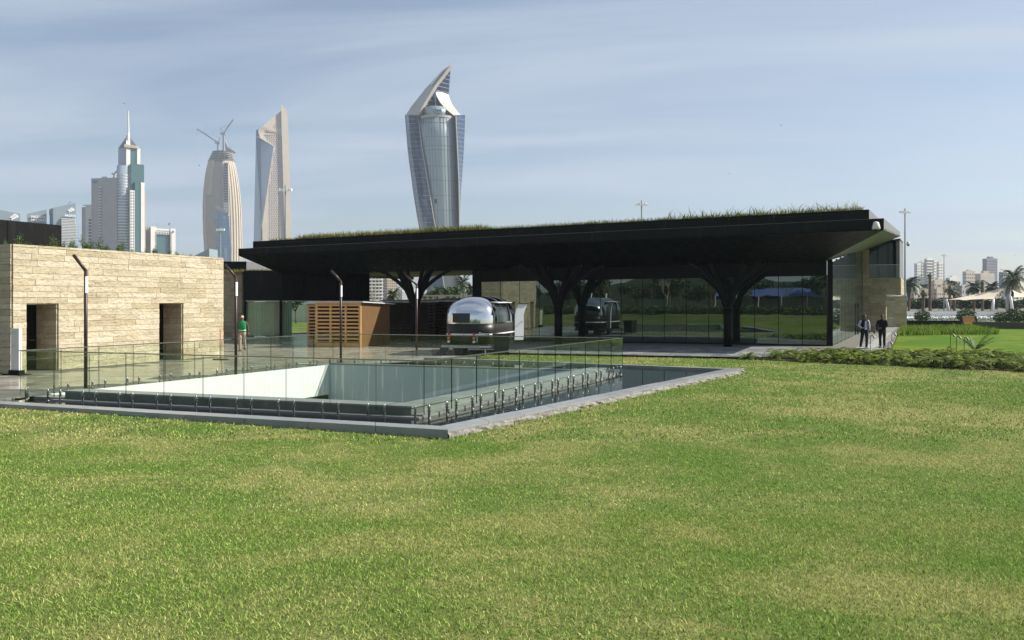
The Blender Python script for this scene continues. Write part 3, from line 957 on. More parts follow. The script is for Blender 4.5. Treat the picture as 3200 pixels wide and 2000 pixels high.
# fascia, parapet and soffit, panel by panel
NP = 15
IL, IR = V((-15.59, 58.55, 4.25)), V((16.83, 47.1, 4.53))
for k in range(NP):
    a, b = k / NP, (k + 1) / NP
    p, q = FL.lerp(FR, a) + fdir * .006, FL.lerp(FR, b) - fdir * .006
    th = -fnor * 0.12
    MB().hexa([at(p, zf(a)), at(q, zf(b)), at(q + th, zf(b)), at(p + th, zf(a)), at(p, zt(a)), at(q, zt(b)), at(q + th, zt(b)), at(p + th, zt(a))]).build('fascia_panel', M['black'], hall)
for k in range(16):
    a, b = k / 16, (k + 1) / 16
    s0, s1 = FL + fdir * .62 - fnor * .6, FR - fdir * .62 - fnor * .6
    p, q = s0.lerp(s1, a) + fdir * .006, s0.lerp(s1, b) - fdir * .006
    th = -fnor * 0.15
    MB().hexa([at(p, zt(a) - .05), at(q, zt(b) - .05), at(q + th, zt(b) - .05), at(p + th, zt(a) - .05), at(p, zp(a)), at(q, zp(b)), at(q + th, zp(b)), at(p + th, zp(a))]).build('parapet_panel', M['black'], hall)
# thin metal drip edge, lightened in colour to look sunlit, on top of the fascia and the ledge behind it
MB().hexa([at(FL + fnor * .015, zt(0)), at(FR + fnor * .015, zt(1)), at(FR - fnor * .62, zt(1)), at(FL - fnor * .62, zt(0)),
           at(FL + fnor * .015, zt(0) + .02), at(FR + fnor * .015, zt(1) + .02), at(FR - fnor * .62, zt(1) + .02), at(FL - fnor * .62, zt(0) + .02)]).build('drip_edge', pm('sunlit_tone_drip_edge', (.11, .108, .10), .6, 0, .3, 1.5), hall)
for k in range(NP):
    a, b = k / NP, (k + 1) / NP
    e = 0.0
    p, q = at(FL.lerp(FR, a + e), zf(a) + .01), at(FL.lerp(FR, b - e), zf(b) + .01)
    r, s = IL.lerp(IR, a + e), IL.lerp(IR, b - e)
    u = V((0, 0, 0.08))
    MB().hexa([p, q, s, r, p + u, q + u, s + u, r + u]).build('soffit_panel', M['black'], hall)
    if k:
        MB().bar(at(FL.lerp(FR, a), zf(a) + .006), IL.lerp(IR, a) + V((0, 0, -.004)), 0.012, 0.006).build('soffit_seam', M['black_seam'], hall)
# left end cap of the wedge, roof slab, right-hand side greyed as if sunlit
zBR, zBRt = 7.28, 7.62
IB = V((29.3, 71.5, 6.66))
MB().plate([at(FL, zf(0)), at(FL, zt(0)), at(BL, zt(0) + .9), at(BL, 4.2), IL], E1 * -0.05 + V((0.03, 0, 0))).build('end_cap', M['black'], hall)
NR = 12
for k in range(NR):
    a, b = k / NR, (k + 1) / NR
    p, q = FR.lerp(BR, a) + E2u * .008, FR.lerp(BR, b) - E2u * .008
    lo = lambda t: 5.81 + (zBR - 5.81) * t
    hi = lambda t: 6.35 + (zBRt - 6.35) * t
    th = -PNR * 0.12
    MB().hexa([at(p, lo(a)), at(q, lo(b)), at(q + th, lo(b)), at(p + th, lo(a)), at(p, hi(a)), at(q, hi(b)), at(q + th, hi(b)), at(p + th, hi(a))]).build('side_fascia_panel', M['grey_lit_clad'], hall)
p = FR - fdir * .62 - fnor * .6
q = p + E2u * 24
MB().hexa([at(p, 6.3), at(q, 7.5), at(q - PNR * .15, 7.5), at(p - PNR * .15, 6.3), at(p, 6.87), at(q, 7.75), at(q - PNR * .15, 7.75), at(p - PNR * .15, 6.87)]).build('side_parapet', M['grey_lit_clad'], hall)
MB().plate([IR, at(FR, 5.82), at(BR, zBR + .01), IB], V((0, 0, 0.08))).build('side_soffit', M['grey_lit_clad'], hall)
u = V((0, 0, 0.05))
rp = [at(FL - fnor * .6 + fdir * .65, zp(0) - .12), at(FR - fnor * .6 - fdir * .75, zp(1) - .12), at(BR - PNR * .8, 7.5), at(BL + fdir * .8, zt(0) + 1.1)]
MB().hexa([p_ - u for p_ in rp] + [p_ for p_ in rp]).build('roof_slab', M['soil'], hall)
# flat ceiling behind the wedge
MB().hexa([IL, IR, IB, at(BL, 4.4)] + [x + V((0, 0, .1)) for x in (IL, IR, IB, at(BL, 4.4))]).build('ceiling', M['black_smooth'], hall)
# roof planting: a ragged fringe of grass and weeds along the parapet
def blades(n, posf, hmin, hmax, w, seed, lean=0.5):
    r = np.random.default_rng(seed)
    pts = posf(r, n)
    h = r.uniform(hmin, hmax, n) * r.uniform(0.5, 1.0, n)
    az = r.uniform(0, 2 * np.pi, n)
    la = r.uniform(0, 2 * np.pi, n)
    ln = h * r.uniform(0.1, lean, n)
    w = w * r.uniform(0.6, 1.3, n)
    vs_ = np.zeros((n, 5, 3))
    dx, dy = np.cos(az), np.sin(az)
    lx, ly = np.cos(la) * ln, np.sin(la) * ln
    for i, (s, hh, ll) in enumerate(((-1, 0, 0), (1, 0, 0), (0.8, .55, .35), (-.8, .55, .35), (0, 1, 1))):
        vs_[:, i, 0] = pts[:, 0] + dx * w * s * .5 + lx * ll
        vs_[:, i, 1] = pts[:, 1] + dy * w * s * .5 + ly * ll
        vs_[:, i, 2] = pts[:, 2] + h * hh
    return vs_.reshape(-1, 3), n
def blade_object(name, parts, mat, **tg):
    vs_ = np.concatenate([p[0] for p in parts])
    n = sum(p[1] for p in parts)
    me = bpy.data.meshes.new(name)
    me.vertices.add(n * 5)
    me.vertices.foreach_set('co', vs_.astype(np.float32).ravel())
    idx = np.arange(n, dtype=np.int32)[:, None] * 5
    quad = idx + np.array([[0, 1, 2, 3]], dtype=np.int32)
    tri = idx + np.array([[3, 2, 4]], dtype=np.int32)
    loops = np.concatenate([quad, tri], axis=1).ravel()
    me.loops.add(n * 7)
    me.loops.foreach_set('vertex_index', loops)
    me.polygons.add(n * 2)
    st = np.stack([np.arange(n) * 7, np.arange(n) * 7 + 4], axis=1).ravel().astype(np.int32)
    me.polygons.foreach_set('loop_start', st)
    me.materials.append(mat)
    at_ = me.attributes.new('tone', 'FLOAT', 'POINT')
    at_.data.foreach_set('value', np.repeat(np.random.default_rng(n).uniform(0, 1, n), 5).astype(np.float32))
    me.update(calc_edges=True)
    me.validate()
    o = bpy.data.objects.new(name, me)
    C.objects.link(o)
    return tag(o, **tg)
def edge_pos(p, q, zp0, zq0, depth, nrm, clump=0.0):
    def f(r, n):
        t = r.uniform(0, 1, n)
        if clump:
            cl = np.clip(0.5 + 0.5 * np.sin(t * 61 + 3 * np.sin(t * 23)) * np.sin(t * 137 + 1), 0, 1)
            t = np.where(r.uniform(0, 1, n) > (1 - clump) + clump * cl, r.uniform(0, 1, n), t)
        d = r.uniform(0, depth, n) ** 1.0
        out = np.zeros((n, 3))
        out[:, 0] = p.x + (q.x - p.x) * t - nrm.x * d
        out[:, 1] = p.y + (q.y - p.y) * t - nrm.y * d
        out[:, 2] = zp0 + (zq0 - zp0) * t
        return out
    return f
e0, e1 = FL + fdir * 1.6 - fnor * .8, FR - fdir * .9 - fnor * .8
ww = e0.lerp(e1, .10), e0.lerp(e1, .5)
er = e0.lerp(e1, .72)
mid0 = e0.lerp(e1, .18)
blade_object('roof_grass', [
    blades(9000, edge_pos(e0, e1, zp(0) - .03, zp(1) - .03, 0.7, fnor, .7), 0.14, 0.34, 0.025, 1, 1.1),
    blades(7000, edge_pos(e0.lerp(e1, .06), e0.lerp(e1, .42), zp(.06) - .03, zp(.42) - .03, 1.8, fnor, .6), 0.25, 0.58, 0.035, 2, 1.1),
    blades(420, edge_pos(e0.lerp(e1, .5), e1, zp(.5) - .03, zp(1) - .03, 0.9, fnor, 1.0), 0.2, 0.5, 0.035, 3, 1.4), blades(420, edge_pos(er, e1, zp(.72) - .03, zp(1) - .03, 1.0, fnor, 1.0), 0.3, 0.75, 0.04, 4, 1.4)], M['roof_green'],
    label='ragged dry grass and weeds along the black hall roof edge', cat='grass', kind='stuff')

# mirror glass front: 16 panels between mullions
def on_front(px):
    k = (px - 1600) / F
    Y = 53.04 / (1 + .354 * k)
    return V((k * Y, Y, 0))
g0, g1 = on_front(1504), on_front(2584)
gd = (g1 - g0).normalized(); gn = V((gd.y, -gd.x, 0))
NG = 16
ztop = lambda p: 3.62 + (p.x + 2) / 19 * .20
for k in range(NG):
    a, b = g0.lerp(g1, k / NG), g0.lerp(g1, (k + 1) / NG)
    tilt = rnd.uniform(-.0022, .0022)
    aa, bb = a + gd * .018, b - gd * .018
    off = gn * tilt * 1.4
    m = MB().hexa([at(aa, .06), at(bb + off, .06), at(bb + off - gn * .03, .06), at(aa - gn * .03, .06), at(aa, ztop(a)), at(bb + off, ztop(b)), at(bb + off - gn * .03, ztop(b)), at(aa - gn * .03, ztop(a))])
    m.build('glass_panel', M['facade'], hall)
for k in range(NG + 1):
    a = g0.lerp(g1, k / NG)
    MB().obox(at(a - gd * .016 + gn * .006, 0.0), gd * .032, -gn * .12, V((0, 0, ztop(a) + .02))).build('mullion', M['black_smooth'], hall)
MB().obox(at(g0 + gn * .012, 0.0), g1 - g0, -gn * .14, V((0, 0, .055))).build('sill', M['black_smooth'], hall)
MB().hexa([at(g0 + gn * .03, ztop(g0)), at(g1 + gn * .03, ztop(g1)), at(g1 - gn * .2, ztop(g1)), at(g0 - gn * .2, ztop(g0)), at(g0 + gn * .03, 4.6), at(g1 + gn * .03, 4.75), at(g1 - gn * .2, 4.75), at(g0 - gn * .2, 4.6)]).build('head_beam', M['black_smooth'], hall)
MB().obox(at(g1 + gd * .02 + gn * .03, 0), gd * .26, -gn * .26, V((0, 0, 4.7))).build('corner_post', M['black_smooth'], hall)
MB().obox(at(g0 - gn * .25, 0), g1 - g0, -gn * 7, V((0, 0, 4.2))).build('interior', M['dark'], hall)
k0 = on_front(1476)
MB().obox(at(k0, 0), g0 - k0 - gd * .02, -gn * .3, V((0, 0, 4.5))).build('end_pier', M['black_smooth'], hall)
# glass return on the right, running back to the stone block
r0 = g1 + gd * .30
r1 = V((28.0, 69.0, 0))
rd = (r1 - r0).normalized(); rn = V((rd.y, -rd.x, 0))
NRT = 9
for k in range(NRT):
    a, b = r0.lerp(r1, k / NRT), r0.lerp(r1, (k + 1) / NRT)
    za, zb = 4.55 + 2.1 * k / NRT, 4.55 + 2.1 * (k + 1) / NRT
    MB().hexa([at(a + rd * .015, .05), at(b - rd * .015, .05), at(b - rd * .015 - rn * .03, .05), at(a + rd * .015 - rn * .03, .05), at(a + rd * .015, za), at(b - rd * .015, zb), at(b - rd * .015 - rn * .03, zb), at(a + rd * .015 - rn * .03, za)]).build('glass_panel', M['facade'], hall)
    MB().obox(at(a - rd * .014 + rn * .004, 0), rd * .028, -rn * .1, V((0, 0, za + .05))).build('mullion', M['black_smooth'], hall)

# branching steel columns
def tree_column(base, lab):
    tcn = thing('branching_column', tuple(base), lab, 'column', 'black branching columns under the canopy')
    MB().tube([base, at(base, 2.02)], 0.225, 20).build('trunk', M['black_smooth'], tcn, True)
    MB().tube([at(base, 2.0), at(base, 2.10)], 0.25, 20).build('collar', M['black_smooth'], tcn)
    top = 4.42
    def fin(pts, wid, thick, nm):
        """tapered flat arm through plan radius / height pairs"""
        rings = []
        for i, (rr, z) in enumerate(pts):
            t = i / (len(pts) - 1)
            a_, b_ = pts[max(i - 1, 0)], pts[min(i + 1, len(pts) - 1)]
            tv = V((b_[0] - a_[0], b_[1] - a_[1])).normalized()
            nv = o * (-tv[1]) + UP * tv[0]
            w = wid[0] + (wid[1] - wid[0]) * t
            hgt = thick[0] + (thick[1] - thick[0]) * t
            c = base + o * rr + UP * z
            rings.append([c - sd * w / 2 - nv * hgt, c + sd * w / 2 - nv * hgt, c + sd * w / 2 + nv * hgt, c - sd * w / 2 + nv * hgt])
        MB().loft(rings).build(nm, M['black_smooth'], tcn)
    for k in range(6):
        an = math.atan2(fdir.y, fdir.x) + math.radians((-38, 38, 142, 218, 0, 180)[k])
        o = V((math.cos(an), math.sin(an), 0)); sd = V((-o.y, o.x, 0))
        if k < 4:
            fin([(0.09, 2.04), (0.24, 2.55), (0.44, 3.05), (0.62, 3.35)], (.20, .17), (.13, .17), 'limb')
            fin([(0.50, 3.12), (1.05, 3.62), (1.75, 4.10), (2.35, top)], (.16, .12), (.11, .08), 'branch')
            fin([(0.56, 3.25), (0.80, 3.8), (1.10, top)], (.15, .11), (.14, .10), 'branch')
        else:
            fin([(0.10, 2.04), (0.26, 2.6), (0.50, 3.05), (1.15, 3.62), (2.0, 4.15), (2.7, top)], (.18, .12), (.12, .07), 'limb')
    return tcn
for px, lab in ((2274, 'black branching column nearest the right end of the mirror glass'), (1745, 'black branching column before the glass hall, right of the caravan'), (1296, 'black branching column beside the breezeway left of the caravan')):
    k = (px - 1600) / F
    Y = 50.27 / (1 + .354 * k)
    tree_column(V((k * Y, Y, 0)), lab)

# dome cameras on the fascia
def dome_camera(p, lab, s=1.0):
    t = thing('dome_camera', tuple(p), lab, 'security camera', 'security cameras on the hall')
    MB().tube([p + V((0, .25, .26)) * s, p + V((0, 0, .26)) * s, p + V((0, 0, .2)) * s], .05 * s, 10).build('bracket', M['off_white'], t, True)
    MB().tube([p + V((0, 0, .3)) * s, p + V((0, 0, .26)) * s, p + V((0, 0, .05)) * s, p + V((0, 0, -.1)) * s, p + V((0, 0, -.14)) * s], [.06 * s, .14 * s, .2 * s, .23 * s, .2 * s], 16).build('housing', M['off_white'], t, True)
    MB().sphere(p + V((0, 0, -.15)) * s, .15 * s, 14, 8).build('dome', M['plastic'], t, True)
dome_camera(U(2738, 709, 40.6), 'white dome security camera on the canopy front corner', .82)

# ------------------------------------------------------------------ right stone wing
wing = thing('stone_wing', (28, 69, 0), 'two-storey limestone wing with glazed balcony at the right end', 'building')
s0 = V((28.0, 69.0, 0))
sd_ = V((1, -0.33, 0)).normalized()
sn_ = V((sd_.y, -sd_.x, 0))
def on_wing(px, off=0.0):
    k = (px - 1600) / F
    o = s0 + sn_ * off
    t = (k * o.y - o.x) / (sd_.x - k * sd_.y)
    return o + sd_ * t
w1, w2 = on_wing(2766), on_wing(2813)
zlow, zmid, zup = 2.95, 4.27, 7.25
Lw1, Lw2 = (w1 - s0).length, (w2 - s0).length
core_wall(wing, s0, w1, 0, zlow, .4)
stone_wall(wing, s0, w1, 0, zlow, .25, meshes=ST_SHADE, depth=.12, seed=31, lmin=.5, lmax=1.2)
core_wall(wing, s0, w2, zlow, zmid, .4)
stone_wall(wing, s0, w2, zlow, zmid, .25, meshes=ST_SHADE, depth=.12, seed=32, lmin=.5, lmax=1.2)
back = lambda p, d: p + E2u * d
# lit return of the overhanging band and the side wall above it, greyed as if sunlit
core_wall(wing, w2, back(w2, 9), zlow, zmid, .3)
stone_wall(wing, w2, back(w2, 9), zlow, zmid, .25, meshes=ST, depth=.07, seed=33, lmin=.5, lmax=1.4)
MB().obox(at(s0 + sd_ * .2 - sn_ * .1, zlow - .06), sd_ * (Lw2 - .25), -sn_ * 8.5, V((0, 0, .05))).build('balcony_soffit', M['off_white'], wing)
core_wall(wing, w1, back(w1, 1.2), 0, zlow - .06, .4)
stone_wall(wing, w1, back(w1, 1.2), 0, zlow - .06, .25, meshes=ST_SHADE, depth=.06, seed=34, lmin=.4, lmax=.9)
# golden recessed entrance wall, in the lighter stone of the lit faces
rw0 = V((34.6, 80.5, 0)); rw1 = rw0 + sd_ * 2.1
for k, (a, b, off) in enumerate(((0, .48, 0.0), (.5, 1.0, .9))):
    qa, qb = rw0.lerp(rw1, a) - sn_ * off, rw0.lerp(rw1, b) - sn_ * off
    core_wall(wing, qa, qb, 0, zlow - .06, .3)
    stone_wall(wing, qa, qb, 0, zlow - .06, .25, meshes=ST, depth=.07, seed=35 + k, lmin=.5, lmax=1.1)
# upper storey: stone pier, glazing, side wall
u0, u1 = on_wing(2697), on_wing(2716)
core_wall(wing, s0, u1, zmid, zup - .4, .4)
stone_wall(wing, s0, u1, zmid, zup - .4, .25, meshes=ST_SHADE, depth=.07, seed=38, lmin=.3, lmax=.7)
gx0, gx1 = u1, on_wing(2814)
for k in range(3):
    a, b = gx0.lerp(gx1, k / 3) - sn_ * 1.6, gx0.lerp(gx1, (k + 1) / 3) - sn_ * 1.6
    MB().obox(at(a + sd_ * .03, zmid), (b - a) - sd_ * .06, -sn_ * .04, V((0, 0, 3.05))).build('window', M['dark_glass'], wing)
    MB().obox(at(a - sd_ * .03, zmid), sd_ * .06, -sn_ * .1, V((0, 0, 3.05))).build('mullion', M['black_smooth'], wing)
MB().obox(at(gx0 - sn_ * 1.8, zmid), gx1 - gx0, -sn_ * 6, V((0, 0, 3.0))).build('interior', M['dark'], wing)
MB().hexa([at(w2 - sd_ * .25 - sn_ * .3, zmid), at(w2 - sn_ * .3, zmid), back(at(w2, zmid), 9), back(at(w2 - sd_ * .25, zmid), 9), at(w2 - sd_ * .25 - sn_ * .3, 7.35), at(w2 - sn_ * .3, 7.35), back(at(w2, 7.6), 9), back(at(w2 - sd_ * .25, 7.6), 9)]).build('side_wall', M['grey_lit_clad'], wing)
MB().obox(at(gx0 - sn_ * .2, zmid), sd_ * (w2 - gx0).length, -sn_ * 1.5, V((0, 0, .03))).build('balcony_floor', M['paver'], wing)
for k in range(3):
    a, b = gx0.lerp(w2, k / 3), gx0.lerp(w2, (k + 1) / 3)
    MB().obox(at(a + sd_ * .02 - sn_ * .12, zmid + .03), (b - a) - sd_ * .04, -sn_ * .014, V((0, 0, 1.0))).build('balustrade_panel', M['rail_glass'], wing)
MB().bar(at(gx0 - sn_ * .13, zmid + 1.05), at(w2 - sn_ * .13, zmid + 1.05), .05, .03).build('balustrade_rail', M['steel'], wing)
MB().plate([at(s0 - sn_ * .1, zup - .35), at(w2, zup), back(at(w2, 7.5), 9), back(at(s0, 7.3), 9)], V((0, 0, .12))).build('roof', M['black_smooth'], wing)
dome_camera(U(2838, 762, 74), 'small dome camera on a bracket at the wing\'s right edge', .7)
tp = U(2838, 762, 74)
# slender dark posts on the path edge
for px, py, lab in ((2650, 1055, 'slender dark post on the path close to the glass corner'), (2681, 1045, 'slender dark post farther along the path by the glass')):
    b = G(px, py)
    t = thing('path_post', tuple(b), lab, 'post', 'dark posts along the path')
    MB().tube([b, at(b, 2.1)], .025, 8).build('pole', M['black_smooth'], t)
    MB().tube([at(b, 1.95), at(b, 2.25)], .05, 10).build('head', M['black_smooth'], t)
    MB().tube([at(b, 0.0), at(b, .45)], .045, 10).build('base', M['black_smooth'], t)

# ------------------------------------------------------------------ left glazed block behind the kiosks
lb = thing('glazed_block', (-16, 59, 0), 'black-clad pavilion with curtained green glass left of the kiosks', 'building')
c0 = V((-18.05, 59.2, 0)); c1 = V((-15.75, 59.0, 0)); c1 = G(879, 1052)
c0 = G(764, 1052)
c2 = c1 + V((1, .40, 0)).normalized() * 6.1
zb_ = 2.47
d1 = (c1 - c0).normalized(); nn1 = V((d1.y, -d1.x, 0))
d2 = (c2 - c1).normalized(); nn2 = V((d2.y, -d2.x, 0))
for k in range(2):
    a, b = c0.lerp(c1, k / 2), c0.lerp(c1, (k + 1) / 2)
    MB().obox(at(a + d1 * .006, zb_), (b - a) - d1 * .012, -nn1 * .1, V((0, 0, 2.05))).build('cladding_panel', M['black'], lb)
for k in range(8):
    a, b = c1.lerp(c2, k / 8), c1.lerp(c2, (k + 1) / 8)
    MB().obox(at(a + d2 * .012, zb_), (b - a) - d2 * .024, -nn2 * .1, V((0, 0, 2.05))).build('cladding_panel', M['black_smooth'], lb)
MB().obox(at(c1 - d1 * .12 + nn1 * .02, 0), d1 * .16, -nn1 * .16, V((0, 0, 4.5))).build('corner_post', M['black_smooth'], lb)
MB().obox(at(c0 - d1 * .05 + nn1 * .02, 0), d1 * .14, -nn1 * .14, V((0, 0, 4.5))).build('end_post', M['black_smooth'], lb)
MB().obox(at(c0, 2.40), c1 - c0, -nn1 * .12, V((0, 0, .07))).build('head_trim', M['galv'], lb)
MB().obox(at(c1 + d2 * .05, 2.40), (c2 - c1) - d2 * .05, -nn2 * .12, V((0, 0, .07))).build('head_trim', M['galv'], lb)
for k in range(2):
    a, b = c0.lerp(c1, k / 2), c0.lerp(c1, (k + 1) / 2)
    MB().obox(at(a + d1 * .01 - nn1 * .02, .03), (b - a) - d1 * .02, -nn1 * .015, V((0, 0, 2.36))).build('glass_panel', M['clear_green'], lb)
for k in range(4):
    a, b = c1.lerp(c2, k / 4), c1.lerp(c2, (k + 1) / 4)
    MB().obox(at(a + d2 * .01 - nn2 * .02, .03), (b - a) - d2 * .02, -nn2 * .015, V((0, 0, 2.36))).build('glass_panel', M['clear_green'], lb)
# folded curtains behind the front glass
def curtain(p, q, off, n, seed):
    r = random.Random(seed)
    d = (q - p); nn = V((d.y, -d.x, 0)).normalized()
    top, bot = [], []
    for i in range(n + 1):
        x = p + d * (i / n) - nn * (off + 0.085 * math.sin(i * 1.6 + r.uniform(-.3, .3)))
        bot.append(at(x, .05)); top.append(at(x, 2.36))
    m = MB().loft([bot, top], caps=False, close=False)
    return m.build('curtain', M['curtain'], lb)
curtain(c0 + d1 * .15, c0.lerp(c1, .78), .22, 70, 1)
curtain(c1 + d2 * .1, c1 + d2 * .75, .22, 20, 2)
MB().obox(at(c0 + d1 * .1 - nn1 * .12, zb_), (c1 - c0) - d1 * .2, -nn1 * 5.0, V((0, 0, 2.0))).build('upper_core', M['dark'], lb)
MB().obox(at(c1 + d2 * .3 - nn2 * .12, zb_ + .01), (c2 - c1) - d2 * .3, -nn2 * 4.0, V((0, 0, 1.95))).build('upper_core', M['dark'], lb)
MB().obox(at(c0 - nn1 * 5, 0.0), (c1 - c0) * .55, -nn1 * .2, V((0, 0, 2.4))).build('rear_wall', M['off_white'], lb)
MB().obox(at(c2 - d2 * .12, 0), d2 * .12, -nn2 * .14, V((0, 0, 4.5))).build('end_post', M['black_smooth'], lb)
# stone pier at its left, with grass on top and a black upper wall behind
sp = thing('stone_pier', tuple(G(725, 1050)), 'shaded limestone pier behind the walking man', 'wall')
p0, p1 = G(640, 1050.5), G(757, 1050)
core_wall(sp, p0, p1, 0, 4.42, .4)
stone_wall(sp, p0, p1, 0, 4.45, .235, meshes=ST_SHADE, depth=.06, seed=41, lmin=.5, lmax=1.3)
core_wall(sp, p1, p1 + V((.35, 1.5, 0)), 0, 4.42, .3)
stone_wall(sp, p1, p1 + V((.35, 1.5, 0)), 0, 4.45, .235, meshes=ST, depth=.05, seed=42, lmin=.5, lmax=1.0)
bw = thing('upper_wall', tuple(U(700, 845, 66)), 'black and grey upper roof wall behind the stone pier', 'wall')
a, b, c = U(630, 817, 67), U(770, 815, 67), U(860, 815, 71)
for i, (p, q, mt) in enumerate(((a, b, M['black']), (b, c, M['grey_lit_clad']))):
    dd = q - p
    MB().obox(at(p, 3.9), V((dd.x, dd.y, 0)), V((0, .3, 0)), V((0, 0, a.z - 3.9))).build('cladding_panel', mt, bw)
MB().sheet([(p0.x, p0.y + .1), (c1.x + 1.5, c1.y + .2), (c1.x + 3, 71), (p0.x - 1, 67)], [], 4.44).build('roof_deck', M['soil'], bw)
def rect_pos(x0, x1, y0, y1, z):
    def f(r, n):
        return np.stack([r.uniform(x0, x1, n), r.uniform(y0, y1, n), np.full(n, z)], axis=1)
    return f
blade_object('roof_grass', [blades(5000, rect_pos(p0.x + .2, c1.x + 1.2, p0.y + .25, p0.y + 3, 4.42), .12, .38, .03, 5, .8)], M['roof_green'],
             label='green grass on the roof above the stone pier', cat='grass', kind='stuff')
# ================================================================== KIOSKS
def text_mesh(body, width, mat, ext=0.01, align='CENTER', bend=None, spacing=1.0, bold=0.0, size=1.0, height=None):
    cu = bpy.data.curves.new('lettering', 'FONT')
    cu.body = body
    cu.size = size
    cu.extrude = .01
    cu.offset = bold
    cu.align_x = align
    cu.align_y = 'CENTER'
    cu.space_character = spacing
    cu.resolution_u = 3
    o = bpy.data.objects.new('lettering', cu)
    C.objects.link(o)
    dg = bpy.context.evaluated_depsgraph_get()
    me = bpy.data.meshes.new_from_object(o.evaluated_get(dg))
    bpy.data.objects.remove(o)
    xs_ = [v.co.x for v in me.vertices]; ys_ = [v.co.y for v in me.vertices]; zs_ = [v.co.z for v in me.vertices]
    kx = width / max(1e-6, max(xs_) - min(xs_)); ky = kx if height is None else height / max(1e-6, max(ys_) - min(ys_))
    mx, my = (max(xs_) + min(xs_)) / 2, (max(ys_) + min(ys_)) / 2
    kz = ext / max(1e-6, max(zs_))
    for v in me.vertices:
        x, y, z = (v.co.x - mx) * kx, (v.co.y - my) * ky, v.co.z * kz
        v.co = (x, -z, y)
        if bend:
            R = bend
            a = x / R
            v.co = (math.sin(a) * (R + z), -math.cos(a) * (R + z), y)
    me.materials.clear()
    me.materials.append(mat)
    return me

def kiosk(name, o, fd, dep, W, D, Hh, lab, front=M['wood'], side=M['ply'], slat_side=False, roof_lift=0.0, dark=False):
    """o: front-left corner on the ground, fd: along the front, dep: towards the back"""
    t = thing(name, tuple(o), lab, 'kiosk', 'timber kiosks on the plaza')
    nrm = V((fd.y, -fd.x, 0))
    ST_ = 0.09
    posts = [0, W / 3, 2 * W / 3, W]
    for i, x in enumerate(posts):
        w = ST_ if 0 < i < 3 else .11
        xx = min(max(x - w / 2, 0), W - w)
        MB().obox(o + fd * xx, fd * w, dep * .07, V((0, 0, Hh))).build('post', front, t)
    n = 12
    pitch = Hh / n
    for k in range(n + 1):
        z = min(k * pitch, Hh - .09)
        h = 0.30 if k == 0 else .095
        for i in range(3):
            a = posts[i] + (.112 if i == 0 else .046)
            b = posts[i + 1] - (.112 if i == 2 else .046)
            MB().obox(o + fd * a + dep * .012 + V((0, 0, z)), fd * (b - a), dep * .045, V((0, 0, min(h, Hh - z)))).build('slat', front, t)
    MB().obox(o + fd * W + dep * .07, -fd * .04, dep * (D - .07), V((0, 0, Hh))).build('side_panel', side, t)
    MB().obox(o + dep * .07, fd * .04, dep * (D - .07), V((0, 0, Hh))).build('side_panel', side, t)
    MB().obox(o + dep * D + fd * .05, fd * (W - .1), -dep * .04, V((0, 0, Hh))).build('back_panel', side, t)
    r0 = o - fd * .25 - dep * .15 + V((0, 0, Hh + .01))
    lift = V((0, 0, roof_lift))
    a, b, c, d = r0, r0 + fd * (W + .45), r0 + fd * (W + .45) + dep * (D + .35) + lift, r0 + dep * (D + .35) + lift
    th = V((0, 0, .045))
    MB().hexa([a, b, c, d, a + th, b + th, c + th, d + th]).build('roof', M['kiosk_roof'], t)
    # counter and stored things inside catch a little light
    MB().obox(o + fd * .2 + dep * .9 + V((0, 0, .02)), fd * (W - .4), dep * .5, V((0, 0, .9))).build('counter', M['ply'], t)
    return t
ka, kb = G(985, 1084), G(1127, 1085)
kfd = (kb - ka).normalized(); kdep = V((0.40, 0.917, 0))
kiosk('slatted_kiosk', ka, kfd, kdep, (kb - ka).length, 2.9, 2.36, 'honey-coloured slatted timber kiosk with plain shaded brown side', roof_lift=-.12)
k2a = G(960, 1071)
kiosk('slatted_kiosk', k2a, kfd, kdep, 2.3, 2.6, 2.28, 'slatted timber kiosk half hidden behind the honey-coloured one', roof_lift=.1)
k3 = V((-7.75, 53.8, 0))
kiosk('slatted_kiosk', k3, V((.97, .24, 0)).normalized(), V((-.24, .97, 0)), 3.0, 2.6, 2.36, 'dark shaded slatted kiosk left of the branching column', M['wood_shade'], M['wood_shade'], roof_lift=.1)
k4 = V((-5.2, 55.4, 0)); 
kiosk('slatted_kiosk', k4, V((.96, -.28, 0)).normalized(), V((.28, .96, 0)), 3.6, 2.6, 2.42, 'dark shaded slatted kiosk between the branching column and caravan', M['wood_shade'], M['wood_shade'], roof_lift=.15)

